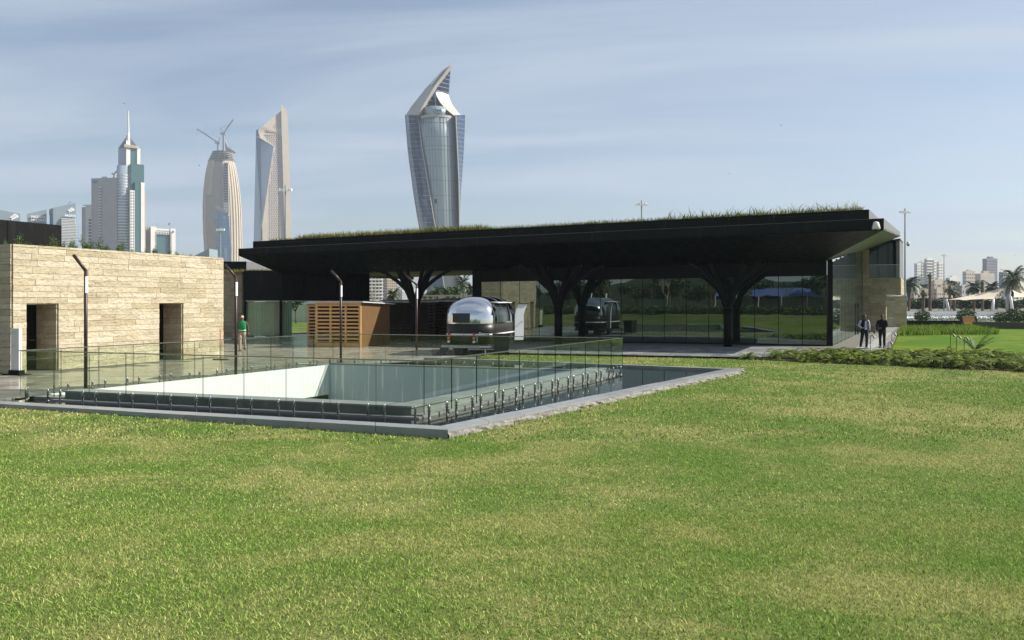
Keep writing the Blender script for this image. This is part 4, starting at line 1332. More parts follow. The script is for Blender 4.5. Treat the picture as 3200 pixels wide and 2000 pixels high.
# ================================================================== CARAVAN
CV = V((-2.05, 38.9, 0))
cvd = V((0.25, 0.968, 0)).normalized()
cvr = V((cvd.y, -cvd.x, 0))
cv = thing('caravan', tuple(CV), 'polished silver and black rounded caravan with its white side door open', 'caravan')
cv.rotation_euler = (0, 0, math.atan2(cvr.y, cvr.x))
ORG[cv.name] = (0, 0, 0)          # parts of the caravan are modelled in its own axes
HW, LEN = 1.14, 5.0
def outline(ins, n=10, insy=None):
    """rounded-rectangle plan, inset by ins; returns points ccw starting at rear right"""
    insy = ins if insy is None else insy
    hw = max(HW - ins, 0.02)
    y0, y1 = insy, LEN - insy
    R = min(0.72, hw, (y1 - y0) / 2)
    pts = []
    for cx_, cy_, a0 in ((hw - R, y0 + R, -90), (hw - R, y1 - R, 0), (-hw + R, y1 - R, 90), (-hw + R, y0 + R, 180)):
        for i in range(n + 1):
            a = math.radians(a0 + 90 * i / n)
            pts.append((cx_ + R * math.cos(a), cy_ + R * math.sin(a)))
    out = []
    # straight edges subdivided so that side panels can be cut out
    m = len(pts)
    for i in range(m):
        p, q = pts[i], pts[(i + 1) % m]
        out.append(p)
        if (i + 1) % (n + 1) == 0:
            k = 14 if i // (n + 1) in (0, 2) else 4
            for j in range(1, k):
                out.append((p[0] + (q[0] - p[0]) * j / k, p[1] + (q[1] - p[1]) * j / k))
    return out
levels = [(0.50, 0.10), (0.62, 0.03), (0.80, 0.0), (1.10, 0.0), (1.42, 0.0)]
N2 = 12
up_levels = []
for i in range(N2 + 1):
    t = i / N2 * math.pi / 2
    up_levels.append((1.42 + 1.24 * math.sin(t) ** 0.92, 1.10 * (1 - math.cos(t)) ** 1.35))
def ring(z, ins):
    iy = ins * 1.15
    return [V((x, y, z)) for x, y in outline(ins, 10, iy)]
MB().loft([ring(*l) for l in levels]).build('lower_body', M['van_black'], cv, True)
rings = [ring(z, i) for z, i in up_levels]
shell, hatch = MB(), MB()
n = len(rings[0])
for r in range(N2):
    for k in range(n):
        k2 = (k + 1) % n
        q = (rings[r][k], rings[r][k2], rings[r + 1][k2], rings[r + 1][k])
        cx_ = sum(p.x for p in q) / 4; cy_ = sum(p.y for p in q) / 4; cz_ = sum(p.z for p in q) / 4
        if cx_ > .3 and 1.15 < cy_ < 3.55 and 1.5 < cz_ < 2.36 and (r < N2 - 4):
            hatch.add(q, [(0, 1, 2, 3)])
        else:
            shell.add(q, [(0, 1, 2, 3)])
shell.add(rings[-1], [tuple(range(n))])
sm = shell.build('shell', M['alu'], cv, True)
bm = bmesh.new(); bm.from_mesh(sm.data); bmesh.ops.remove_doubles(bm, verts=bm.verts, dist=.0005); bmesh.ops.recalc_face_normals(bm, faces=bm.faces); bm.to_mesh(sm.data); bm.free()
# serving opening: the dark interior set back from the shell
hm = MB()
hm.add([(p[0] - .07, p[1], p[2]) for p in hatch.v], hatch.f)
hm.build('serving_opening', M['window'], cv)
MB().box(.55, 1.12, 1.2, 3.5, 1.43, 1.47).build('counter', M['alu'], cv)
# hoop seams on the shell
for yy in (0.62, 1.12, 2.2, 3.4):
    pts = []
    for z, ins in up_levels:
        hw = HW - ins
        iy = ins * 1.15
        f = 1.0
        if yy < iy + .72:
            d = (iy + .72 - yy)
            f = None if d > .72 else math.sqrt(max(0, .72 ** 2 - d ** 2)) + hw - .72 if hw > .72 else None
        x = hw if f == 1.0 else f
        if x is None or x < 0.05: break
        pts.append(V((x + .004, yy, z + .004)))
    if len(pts) > 3:
        for s in (1, -1):
            MB().tube([V((p.x * s, p.y, p.z)) for p in pts], .011, 5).build('seam', M['galv'], cv)
# trims, lamps and rear window (rear faces -y)
rt = MB()
ro, ri = ring(.93, -.012), ring(.93, -.002)
MB().loft([[V((p.x, p.y, .91)) for p in ring(.9, -.012)], [V((p.x, p.y, .965)) for p in ring(.9, -.012)]]).build('trim_strip', M['trim'], cv)
MB().loft([[V((p.x, p.y, 1.405)) for p in ring(1.42, -.01)], [V((p.x, p.y, 1.435)) for p in ring(1.42, -.01)]]).build('trim_strip', M['alu'], cv)
MB().box(-.62, .12, -.035, .08, 1.50, 1.86).build('rear_window', M['window'], cv)
MB().box(-.65, .15, -.028, .09, 1.47, 1.89).build('window_frame', M['plastic'], cv)
for x in (-.12,):
    MB().box(x - .008, x + .008, -.02, .04, .55, 1.40).build('panel_seam', M['black_seam'], cv)
for x in (-.86, .36):
    yb = -.02 + (.09 if x < 0 else .0)
    for z, r, mt, nm in ((.965, .055, M['red'], 'tail_lamp'), (.76, .065, M['amber'], 'indicator_lamp'), (.60, .065, M['lens'], 'reversing_lamp')):
        MB().tube([(x, yb + .08, z), (x, yb - .03, z), (x, yb - .045, z)], [r, r, r * .7], 12).build(nm, mt, cv, True)
MB().box(-1.16, .64, -.16, -.04, .33, .45).build('bumper', M['galv'], cv)
MB().box(.64, 1.2, -.14, .02, .36, .43).build('bumper_end', M['trim'], cv)
MB().box(-.95, .95, .1, 4.8, .36, .49).build('chassis', M['plastic'], cv)
for s in (-1, 1):
    w = MB().tube([(s * .82, 2.6, .34), (s * 1.02, 2.6, .34)], .34, 20).build('wheel', M['rubber'], cv)
    MB().tube([(s * 1.00, 2.6, .34), (s * 1.03, 2.6, .34)], .19, 14).build('rim', M['steel'], w)
for x in (-.7, .8):
    MB().bar((x, .25, 0), (x, .25, .4), .06).build('stabiliser_leg', M['galv'], cv)
MB().hexa([(-1.35, -.45, .0), (-.95, -.45, .0), (-.95, -.33, .0), (-1.35, -.33, .0), (-1.15, -.15, .36), (-.75, -.15, .36), (-.75, -.05, .36), (-1.15, -.05, .36)]).build('step', M['plastic'], cv)
MB().box(-.6, -.2, .05, .4, .05, .3).build('utility_box', M['plastic'], cv)
# awning lip over the serving opening
MB().hexa([(.78, .98, 2.385), (1.20, .98, 2.355), (1.20, 3.6, 2.355), (.78, 3.6, 2.385), (.78, .98, 2.41), (1.20, .98, 2.375), (1.20, 3.6, 2.375), (.78, 3.6, 2.41)]).build('awning_lip', M['trim'], cv)
# open door: curved like the shell, seen flat on, white inside face
dm = MB()
prof = [(.0, .52), (.02, .9), (.02, 1.4), (-.02, 1.75), (-.10, 2.05), (-.22, 2.3)]
dY = 4.05
inner = [[V((1.16 - px_ * -1 + 0.0 + px_ * 0, dY, z)) for px_, z in prof]]
fr, bk = [], []
for off, z in prof:
    fr.append((V((1.20 + abs(off) * 1.0, dY, z)), V((1.20 + abs(off) * 1.0 + .46, dY, z))))
th = V((0, .05, 0))
rr = [[a, b, b + th, a + th] for a, b in fr]
dm.loft(rr)
c_, s_ = math.cos(math.radians(32)), math.sin(math.radians(32))
dm.v = [(1.20 + (x - 1.20) * c_ - (y - dY) * s_, dY + (x - 1.20) * s_ + (y - dY) * c_, z) for x, y, z in dm.v]
do = dm.build('door', M['trim'], cv)
drot = lambda x, y, z: (1.20 + (x - 1.20) * c_ - (y - dY) * s_, dY + (x - 1.20) * s_ + (y - dY) * c_, z)
MB().bar(drot(1.20 + .2, dY - .02, 2.315), drot(1.20 + .72, dY - .02, 2.315), .06, .035).build('door_top_rail', M['plastic'], do)
MB().tube([drot(1.56, dY - .005, 1.42), drot(1.56, dY - .06, 1.42)], .025, 8).build('door_handle', M['steel'], do)
tm = text_mesh('Tamper', 0.46, M['white_letter'], .012, bold=.02, height=.17)
MB().obox((.57, .035, .85), V((.45, .115, 0)), V((-.02, .08, 0)), V((0, 0, .19))).build('letter_panel', M['van_black'], cv)
o = place('lettering', tm, None, (.80, .07, .945)); o.parent = cv
o.rotation_euler = (0, 0, math.radians(14))
tb = MB().box(.48, .52, -.02, .02, .58, .84); tb.build('licence_bracket', M['galv'], cv)

# wheeled bin beside it
bp = G(1567, 1112)
bn = thing('wheelie_bin', tuple(bp), 'black wheeled rubbish bin in front of the caravan door', 'bin')
MB().hexa([bp + V(p) for p in ((-.30, -.28, .06), (.30, -.28, .06), (.30, .28, .06), (-.30, .28, .06), (-.37, -.36, .93), (.37, -.36, .93), (.37, .36, .93), (-.37, .36, .93))]).build('body', M['plastic'], bn)
MB().box(bp.x - .40, bp.x + .40, bp.y - .39, bp.y + .39, .935, .985).build('lid', M['plastic'], bn)
MB().bar(bp + V((-.36, .42, .95)), bp + V((.36, .42, .95)), .035).build('handle', M['plastic'], bn)
for s in (-1, 1):
    MB().tube([bp + V((s * .26, .26, .09)), bp + V((s * .33, .26, .09))], .09, 14).build('wheel', M['rubber'], bn)

# ================================================================== PEOPLE
SKIN = pm('skin_brown', (0.20, 0.105, 0.065), 0.55, 0, 0.1, 8)
HAIR = pm('hair_black', (0.012, 0.010, 0.009), 0.5, 0, 0.1)
def cloth(name, c):
    t = NT(name)
    nz = t.noise(9, 4, .6)
    col = t.mix(t.ramp(nz, [(.3, 0), (.7, 1)]), mul(c, .8), mul(c, 1.15))
    return t.done(t.bsdf(col, .85, 0, t.bump(t.noise(14, 3, .6, None, 1.0), .6, .02), .2))
def skin_mesh(name, joints, edges, mat):
    me = bpy.data.meshes.new(name)
    me.from_pydata([j[0] for j in joints], edges, [])
    o = bpy.data.objects.new(name, me)
    C.objects.link(o)
    o.modifiers.new('skin', 'SKIN')
    if not me.skin_vertices:
        bm_ = bmesh.new(); bm_.from_mesh(me); bm_.verts.layers.skin.verify(); bm_.to_mesh(me); bm_.free()
    for i, j in enumerate(joints):
        sv = me.skin_vertices[0].data[i]
        sv.radius = (j[1], j[1])
        sv.use_root = i == 0
    ss = o.modifiers.new('sub', 'SUBSURF'); ss.levels = 1; ss.render_levels = 1
    dg = bpy.context.evaluated_depsgraph_get()
    out = bpy.data.meshes.new_from_object(o.evaluated_get(dg))
    bpy.data.objects.remove(o)
    out.materials.clear(); out.materials.append(mat)
    out.polygons.foreach_set('use_smooth', [True] * len(out.polygons))
    return out
def loft_body(parts):
    m = MB()
    for rings_ in parts:
        m.loft(rings_)
    return m
def ell(c, rx, ry, n=14):
    return [V((c[0] + rx * math.cos(2 * math.pi * k / n), c[1] + ry * math.sin(2 * math.pi * k / n), c[2])) for k in range(n)]
def hand_into(m, w, d, curl):
    """palm and five bent fingers; w wrist, d direction of the hand"""
    d = V(d).normalized()
    s = d.cross(V((0, 1, 0)))
    s = s.normalized() if s.length > .1 else V((1, 0, 0))
    f = s.cross(d)
    palm = w + d * .05
    m.tube([w, w + d * .04, w + d * .09], [.026, .038, .032], 8)
    for i, (off, l) in enumerate(((-.027, .060), (-.009, .072), (.009, .068), (.027, .052))):
        b = w + d * .088 + s * off
        m.tube([b, b + d * l * .55 + f * l * .12 * curl, b + d * l * .8 + f * l * .55 * curl], [.0095, .009, .0075], 6)
    b = w + d * .03 - s * .034
    m.tube([b, b - s * .02 + d * .03 + f * .012, b - s * .018 + d * .06 + f * .03], [.011, .010, .008], 6)
def person(loc, rz, lab, J, torso, tops, trousers, shoe, hair=True, cap=None, extra=None, head_turn=0.0, scale=1.0):
    """J: joints; front is -y.  torso: rings of the outer garment"""
    t = thing('person', tuple(loc), lab, 'person')
    t.rotation_euler = (0, 0, rz)
    t.scale = (scale,) * 3
    ORG[t.name] = (0, 0, 0)
    j = [(J['pelvis'], .12), (J['chest'], .13), (J['neck'], .055), (J['head'], .06)]
    ed = [(0, 1), (1, 2), (2, 3)]
    for s in 'LR':
        b = len(j)
        j += [(J['sh' + s], .06), (J['el' + s], .042), (J['wr' + s], .030)]
        ed += [(1, b), (b, b + 1), (b + 1, b + 2)]
        b = len(j)
        j += [(J['hip' + s], .085), (J['kn' + s], .058), (J['an' + s], .042), (J['to' + s], .035)]
        ed += [(0, b), (b, b + 1), (b + 1, b + 2), (b + 2, b + 3)]
    body = skin_mesh('body', j, ed, SKIN)
    # head with brow, nose, ears and chin joined to the body mesh
    hd = V(J['head']) + V((0, -.012, .075))
    hm_ = MB()
    rings_ = []
    for z, rx, ry, dy in ((-.115, .035, .040, -.025), (-.095, .055, .066, -.018), (-.05, .068, .085, -.006), (0, .074, .095, 0), (.05, .072, .095, .004), (.09, .055, .075, .008), (.115, .022, .03, .008)):
        rings_.append([V((rx * math.cos(2 * math.pi * k / 14), dy + ry * math.sin(2 * math.pi * k / 14), z)) for k in range(14)])
    hm_.loft(rings_)
    hm_.add([(-.014, -.09, -.035), (.014, -.09, -.035), (0, -.118, -.032), (0, -.095, .012)], [(0, 1, 2), (0, 2, 3), (1, 3, 2)])
    for s in (-1, 1):
        hm_.sphere((s * .077, .01, -.01), (.010, .02, .03), 8, 5)
    ct, st_ = math.cos(head_turn), math.sin(head_turn)
    turn = lambda p: V((p[0] * ct - p[1] * st_, p[0] * st_ + p[1] * ct, p[2])) + hd
    hm_.v = [tuple(turn(p)) for p in hm_.v]
    for s in 'LR':
        w, e = V(J['wr' + s]), V(J['el' + s])
        hand_into(hm_, w, J.get('hd' + s, (w - e)), 1.0)
    bm_ = bmesh.new()
    bm_.from_mesh(body)
    tmp = hm_.mesh('tmp', SKIN, None, True)
    bm_.from_mesh(tmp)
    bm_.to_mesh(body); bm_.free()
    bpy.data.meshes.remove(tmp)
    bo = bpy.data.objects.new('body', body); C.objects.link(bo); bo.parent = t
    ORG[bo.name] = (0, 0, 0)
    ey = MB()
    for s in (-1, 1):
        ey.sphere(turn((s * .031, -.084, .005)), (.013, .010, .008), 8, 5)
        ey.obox(turn((s * .031 - .02, -.092, .024)), V((.04, 0, 0)), V((0, .01, 0)), V((0, 0, .008)))
    ey.obox(turn((-.024, -.093, -.066)), V((.048, 0, 0)), V((0, .01, 0)), V((0, 0, .009)))
    ey.build('face_features', HAIR, bo)
    if hair:
        hr = MB()
        R_ = []
        for z, rx, ry, dy in ((-.045, .076, .06, .038), (.0, .081, .075, .030), (.05, .080, .096, .010), (.09, .066, .085, .010), (.122, .035, .045, .010), (.128, .01, .01, .01)):
            R_.append([turn((rx * math.cos(2 * math.pi * k / 14), dy + ry * math.sin(2 * math.pi * k / 14), z)) for k in range(14)])
        hr.loft(R_)
        hr.build('hair', HAIR, t, True)
    if cap:
        hr = MB()
        R_ = []
        for z, rx, ry, dy in ((.035, .083, .10, .0), (.075, .080, .098, .0), (.11, .060, .075, .004), (.13, .02, .025, .004)):
            R_.append([turn((rx * math.cos(2 * math.pi * k / 14), dy + ry * math.sin(2 * math.pi * k / 14), z)) for k in range(14)])
        hr.loft(R_)
        hr.hexa([turn(p) for p in ((-.06, -.17, .03), (.06, -.17, .03), (.07, -.08, .04), (-.07, -.08, .04), (-.06, -.17, .04), (.06, -.17, .04), (.07, -.08, .055), (-.07, -.08, .055))])
        hr.build('cap', cap, t, True)
    # trousers: pelvis and two tapered legs
    m = MB()
    pl = V(J['pelvis'])
    m.loft([ell(pl + V((0, 0, dz)), rx, ry) for dz, rx, ry in ((.10, .155, .115), (.02, .172, .128), (-.06, .170, .128), (-.12, .12, .10))])
    for s in 'LR':
        h, kn, an = V(J['hip' + s]), V(J['kn' + s]), V(J['an' + s])
        m.tube([h + V((0, 0, .04)), h.lerp(kn, .45), kn, kn.lerp(an, .45), an + V((0, 0, .0)), an + V((0, 0, -.035))], [.105, .092, .072, .068, .058, .062], 12)
    m.build('trousers', trousers, t, True)
    # sleeves and torso
    for nm, mt, arms, rings_, arm_r in tops:
        m = MB()
        if rings_:
            m.loft([ell(c, rx, ry, 16) for c, rx, ry in rings_])
        if arms:
            for s in 'LR':
                sh, el, wr = V(J['sh' + s]), V(J['el' + s]), V(J['wr' + s])
                m.tube([sh + V((0, 0, .02)) + (V(J['chest']) - sh) * .12, sh.lerp(el, .35), el, el.lerp(wr, .5), wr + (el - wr) * .06], [arm_r * 1.15, arm_r, arm_r * .82, arm_r * .75, arm_r * .62], 10)
        m.build(nm, mt, t, True)
    for s in 'LR':
        an, to = V(J['an' + s]), V(J['to' + s])
        m = MB()
        d = (to - an); d.z = 0
        d = d.normalized() if d.length > .02 else V((0, -1, 0))
        b = V((an.x, an.y, an.z - .075))
        sd = V((-d.y, d.x, 0))
        R_ = []
        for f, w, h in ((-.07, .035, .07), (0, .045, .085), (.09, .047, .06), (.16, .045, .045), (.195, .025, .03)):
            c = b + d * f
            R_.append([c - sd * w, c + sd * w, c + sd * w * .8 + V((0, 0, h)), c - sd * w * .8 + V((0, 0, h))])
        m.loft(R_)
        m.build('shoe', shoe, t)
    if extra:
        extra(t, J)
    return t
JB = dict(pelvis=(0, 0, .95), chest=(0, .0, 1.26), neck=(0, .01, 1.47), head=(0, 0, 1.53),
          shL=(.185, .01, 1.42), elL=(.235, .03, 1.14), wrL=(.25, -.06, .90), shR=(-.185, .01, 1.42), elR=(-.235, .03, 1.14), wrR=(-.25, -.06, .90),
          hipL=(.095, 0, .90), knL=(.10, -.01, .50), anL=(.10, .02, .085), toL=(.11, -.12, .03), hipR=(-.095, 0, .90), knR=(-.10, -.01, .50), anR=(-.10, .02, .085), toR=(-.11, -.12, .03))
def JJ(**k):
    d = dict(JB); d.update(k); return d
def trunk(dz=0, wx=1.0, wy=1.0, z0=.93, z1=1.47):
    pr = [(.93, .178, .135), (1.02, .172, .128), (1.16, .180, .132), (1.30, .198, .135), (1.40, .195, .115), (1.455, .120, .085), (1.485, .068, .065)]
    return [((0, .0, z), rx * wx, ry * wy) for z, rx, ry in pr]
GREEN = cloth('green_work_vest', (0.02, 0.21, 0.085)); OLIVE = cloth('olive_shirt', (0.095, 0.08, 0.055)); BEIGE_T = cloth('beige_work_trousers', (0.36, 0.31, 0.235))
NAVY = cloth('dark_jeans', (0.016, 0.020, 0.036)); BLACKC = cloth('black_jacket', (0.010, 0.011, 0.012)); PALE = cloth('pale_lilac_shirt', (0.58, 0.57, 0.66)); CHAR = cloth('charcoal_trousers', (0.024, 0.022, 0.024))
REFL = pm('reflective_tape', (0.55, 0.68, 0.58), .4, 0, .05)
CAPM = cloth('pale_cap', (0.52, 0.48, 0.36))
def green_extra(t, J):
    for z, rx, ry in ((.985, .186, .143),):
        MB().loft([ell((0, 0, z), rx, ry, 16), ell((0, 0, z + .05), rx - .002, ry - .002, 16)]).build('reflective_band', REFL, t, True)
    for s in (-1, 1):
        MB().hexa([(s * .10 - .045, -.150, 1.06), (s * .10 + .045, -.150, 1.06), (s * .10 + .045, -.120, 1.06), (s * .10 - .045, -.120, 1.06), (s * .10 - .045, -.150, 1.15), (s * .10 + .045, -.150, 1.15), (s * .10 + .045, -.120, 1.15), (s * .10 - .045, -.120, 1.15)]).build('pocket', GREEN, t)
    MB().hexa([(-.04, -.125, 1.33), (.04, -.125, 1.33), (.05, -.06, 1.34), (-.05, -.06, 1.34), (-.045, -.085, 1.46), (.045, -.085, 1.46), (.04, -.05, 1.46), (-.04, -.05, 1.46)]).build('shirt_front', OLIVE, t)
person(G(757, 1097), math.radians(6), 'man in a green vest and beige trousers walking on the plaza',
       JJ(knR=(-.08, -.10, .50), anR=(-.07, -.16, .10), toR=(-.07, -.30, .04), knL=(.10, .04, .51), anL=(.09, .20, .16), toL=(.09, .10, .05), elL=(.26, .06, 1.15), wrL=(.29, .0, .90), elR=(-.25, .0, 1.15), wrR=(-.25, -.12, .92)),
       None, [('shirt', OLIVE, True, None, .062), ('vest', GREEN, False, trunk(0, 1.05, 1.06), 0)], BEIGE_T, M['plastic'], True, CAPM, green_extra)
def vest_extra(t, J):
    MB().hexa([(-.065, -.155, .96), (.065, -.155, .96), (.065, -.12, .96), (-.065, -.12, .96), (-.05, -.148, 1.40), (.06, -.148, 1.40), (.06, -.08, 1.40), (-.05, -.08, 1.40)]).build('shirt_front', PALE, t)
    MB().bar((.035, -.160, 1.38), (.035, -.168, 1.06), .016, .006).build('lanyard', cloth('blue_lanyard', (.06, .07, .35)), t)
    MB().box(.105, .15, -.155, -.13, 1.18, 1.20).build('badge', M['trim'], t)
person(G(2702, 1088), math.radians(4), 'man in a black vest over a pale shirt standing on the path',
       JJ(elR=(-.30, .05, 1.17), wrR=(-.20, -.14, 1.04), hdR=(.6, -.4, .1), elL=(.27, .05, 1.16), wrL=(.26, .0, .92), knR=(-.16, -.02, .5), anR=(-.21, .02, .085), toR=(-.27, -.10, .03), knL=(.11, -.01, .5), anL=(.11, .02, .085), toL=(.13, -.12, .03)),
       None, [('shirt', PALE, True, None, .064), ('vest', BLACKC, False, trunk(0, 1.06, 1.06), 0)], NAVY, M['off_white'], True, None, vest_extra)
def cam_extra(t, J):
    c = V((-.16, -.24, 1.0))
    m = MB().box(c.x - .08, c.x + .07, c.y - .05, c.y + .05, c.z - .05, c.z + .06)
    m.build('camera_body', M['plastic'], t)
    d = V((-.45, -.45, -.62)).normalized()
    MB().tube([c, c + d * .16, c + d * .165, c + d * .23, c + d * .30], [.045, .045, .05, .05, .058], 14).build('camera_lens', M['plastic'], t)
    MB().tube([c + d * .165, c + d * .21], .053, 14).build('lens_ring', M['off_white'], t)
    MB().box(-.14, .14, .10, .28, 1.02, 1.42).build('backpack', BLACKC, t)
person(G(2757, 1087), math.radians(-38), 'man in black holding a long-lens camera beside the path',
       JJ(elR=(-.26, -.08, 1.15), wrR=(-.15, -.24, 1.05), hdR=(.5, -.4, -.2), elL=(.25, -.06, 1.15), wrL=(.02, -.25, 1.03), hdL=(-.8, -.3, .0)),
       None, [('jacket', BLACKC, True, trunk(0, 1.05, 1.08), .068)], CHAR, M['plastic'], True, None, cam_extra, head_turn=math.radians(28))
# ================================================================== VEGETATION
def frond(m, base, az, length, rise, droop, n=11, lw=0.28, lwid=0.035, seed=0):
    """one feathery palm or fern frond: arched rachis with leaflet blades on both sides"""
    r = random.Random(seed)
    o = V((math.cos(az), math.sin(az), 0)); s = V((-o.y, o.x, 0))
    def P(t):
        return base + o * (length * (t - .12 * t * t)) + UP * (length * (rise * t - droop * t * t))
    pts = [P(i / 5) for i in range(6)]
    for i in range(5):
        a, b = pts[i], pts[i + 1]
        w = lwid * .5 * (1 - i / 5.5)
        m.add([a - s * w, a + s * w, b + s * w * .8, b - s * w * .8], [(0, 1, 2, 3)])
    for i in range(n):
        t = .14 + .86 * i / n
        p = P(t)
        dirv = (P(min(1, t + .05)) - P(t - .05)).normalized()
        l = lw * length * math.sin(math.pi * (0.18 + .76 * t)) * r.uniform(.8, 1.15)
        for sg in (-1, 1):
            tip = p + (s * sg * .86 + dirv * .62) .normalized() * l + UP * (-.25 * l + r.uniform(-.12, .12) * l)
            q = p + dirv * lwid * 1.6
            m.add([p, q, tip], [(0, 1, 2)])
def leaf_cloud(m, c, rad, n, size, seed, hollow=.35):
    r = random.Random(seed)
    c = V(c)
    for _ in range(n):
        while True:
            d = V((r.uniform(-1, 1), r.uniform(-1, 1), r.uniform(-1, 1)))
            if hollow < d.length < 1: break
        p = c + V((d.x * rad[0], d.y * rad[1], d.z * rad[2]))
        a = V((r.uniform(-1, 1), r.uniform(-1, 1), r.uniform(-.7, .7))).normalized()
        b = a.cross(V((r.uniform(-1, 1), r.uniform(-1, 1), r.uniform(-1, 1)))).normalized()
        s = size * r.uniform(.55, 1.3)
        m.add([p - a * s, p + b * s * .45, p + a * s, p - b * s * .45], [(0, 1, 2, 3)])
# --- prototypes (built at the origin, copied into place)
def palm_parts(h, nf, L, seed, lean=.25, rough=True):
    r = random.Random(seed)
    tr = MB()
    pts, rad = [], []
    for i in range(9):
        t = i / 8
        pts.append(V((lean * t * t * .6, 0, h * t)))
        rad.append((.20 - .06 * t) * (1.12 if i % 2 else .95))
    tr.tube(pts, rad, 9)
    top = pts[-1]
    # old leaf bases
    for k in range(26):
        a = k * 2.4; z = h * (.55 + .44 * k / 26)
        o = V((math.cos(a), math.sin(a), 0))
        b = V((lean * (z / h) ** 2 * .6, 0, z)) + o * .14
        tr.tube([b, b + o * .10 + UP * .13], [.05, .02], 4)
    cr = MB()
    for k in range(nf):
        a = k * 2.399 + r.uniform(-.2, .2)
        t = k / nf
        frond(cr, top + UP * (.05 + .25 * (1 - t)), a, L * r.uniform(.8, 1.1), 1.15 - 1.35 * t, .55 + .35 * t, 16, .32, .11, seed * 100 + k)
    return tr.mesh('trunk', M['bark']), cr.mesh('crown', M['palm'], None, False, False)
def fan_palm_parts(h, seed):
    r = random.Random(seed)
    tr = MB()
    tr.tube([V((0, 0, h * i / 7)) for i in range(8)], [.22 * (1.1 if i % 2 else .96) for i in range(8)], 9)
    cr = MB()
    for k in range(46):
        a = k * 2.399; t = k / 46
        el = 1.25 - 2.35 * t
        o = V((math.cos(a) * math.cos(el), math.sin(a) * math.cos(el), math.sin(el)))
        c = V((0, 0, h)) + o * r.uniform(.75, 1.15)
        sd = o.cross(UP)
        sd = sd.normalized() if sd.length > .05 else V((1, 0, 0))
        up = sd.cross(o)
        cr.add([V((0, 0, h)) - sd * .015, V((0, 0, h)) + sd * .015, c], [(0, 1, 2)])
        for q in range(9):
            an = math.radians(-80 + 20 * q)
            d = (o * math.cos(an) + sd * math.sin(an))
            tip = c + d * .62 - UP * r.uniform(.02, .22)
            w = up * .01 + (sd * math.cos(an) - o * math.sin(an)) * .045
            cr.add([c + d * .02, c + d * .35 + w, tip, c + d * .35 - w], [(0, 1, 2, 3)])
    # skirt of dead leaves
    for k in range(30):
        a = k * 2.399
        o = V((math.cos(a), math.sin(a), 0))
        p = V((0, 0, h - .2 - .05 * (k % 6))) + o * .2
        cr.add([p, p + o * .42 - UP * r.uniform(.5, .95) + V((-o.y, o.x, 0)) * .06, p + o * .36 - UP * r.uniform(.5, .9) - V((-o.y, o.x, 0)) * .06], [(0, 1, 2)])
    return tr.mesh('trunk', M['bark']), cr.mesh('crown', M['palm'], None, False, False)
def tree_parts(h, rx, rz, seed, leaf, n=2600, size=.14, bark=None):
    r = random.Random(seed)
    tr = MB()
    tr.tube([V((0, 0, 0)), V((.05, .02, h * .25)), V((.02, -.04, h * .5)), V((.08, .02, h * .72))], [.05 * h / 2.2, .042 * h / 2.2, .03 * h / 2.2, .015 * h / 2.2], 7)
    cr = MB()
    for k in range(9):
        a = k * 2.4; rr = rx * r.uniform(.3, .72); z = h - rz * r.uniform(.4, 1.45)
        e = V((math.cos(a) * rr, math.sin(a) * rr, z))
        tr.tube([V((.02, 0, h * r.uniform(.28, .5))), e * .6 + V((0, 0, z * .32)), e], [.018 * h / 2.2, .012 * h / 2.2, .006], 5)
        leaf_cloud(cr, e, (rx * r.uniform(.35, .55), rx * r.uniform(.35, .55), rz * r.uniform(.3, .5)), n // 9, size, seed * 31 + k, .2)
    return tr.mesh('trunk', bark or M['bark'], None, True), cr.mesh('crown', leaf, None, False, False)
def bare_tree_parts(h, seed, mat):
    r = random.Random(seed)
    m = MB()
    def grow(p, d, l, rad, depth):
        q = p + d * l
        m.tube([p, p.lerp(q, .5) + V((r.uniform(-.04, .04), r.uniform(-.04, .04), 0)) * l, q], [rad, rad * .85, rad * .65], 5, False)
        if depth:
            for _ in range(3 if depth > 1 else 4):
                nd = (d + V((r.uniform(-.75, .75), r.uniform(-.75, .75), r.uniform(-.1, .5)))).normalized()
                grow(q, nd, l * r.uniform(.55, .8), rad * .6, depth - 1)
    grow(V((0, 0, 0)), V((.03, 0, 1)).normalized(), h * .34, h * .016, 4)
    return [('trunk', m.mesh('trunk', mat))]
def plant(name, parts, loc, rz, lab, cat, group=None, sc=1.0):
    t = thing(name, loc, lab, cat, group)
    t.rotation_euler = (0, 0, rz)
    t.scale = (sc,) * 3 if isinstance(sc, (int, float)) else sc
    for nm, me in parts:
        o = bpy.data.objects.new(nm, me); C.objects.link(o); o.parent = t
    return t
PALM = [palm_parts(4.6, 34, 2.0, 1), palm_parts(4.2, 30, 2.3, 2)]
FAN = [fan_palm_parts(5.2, 1), fan_palm_parts(4.7, 2)]
mk = lambda pr: [('trunk', pr[0]), ('crown', pr[1])]
GP = 'palms in the park beyond the building'
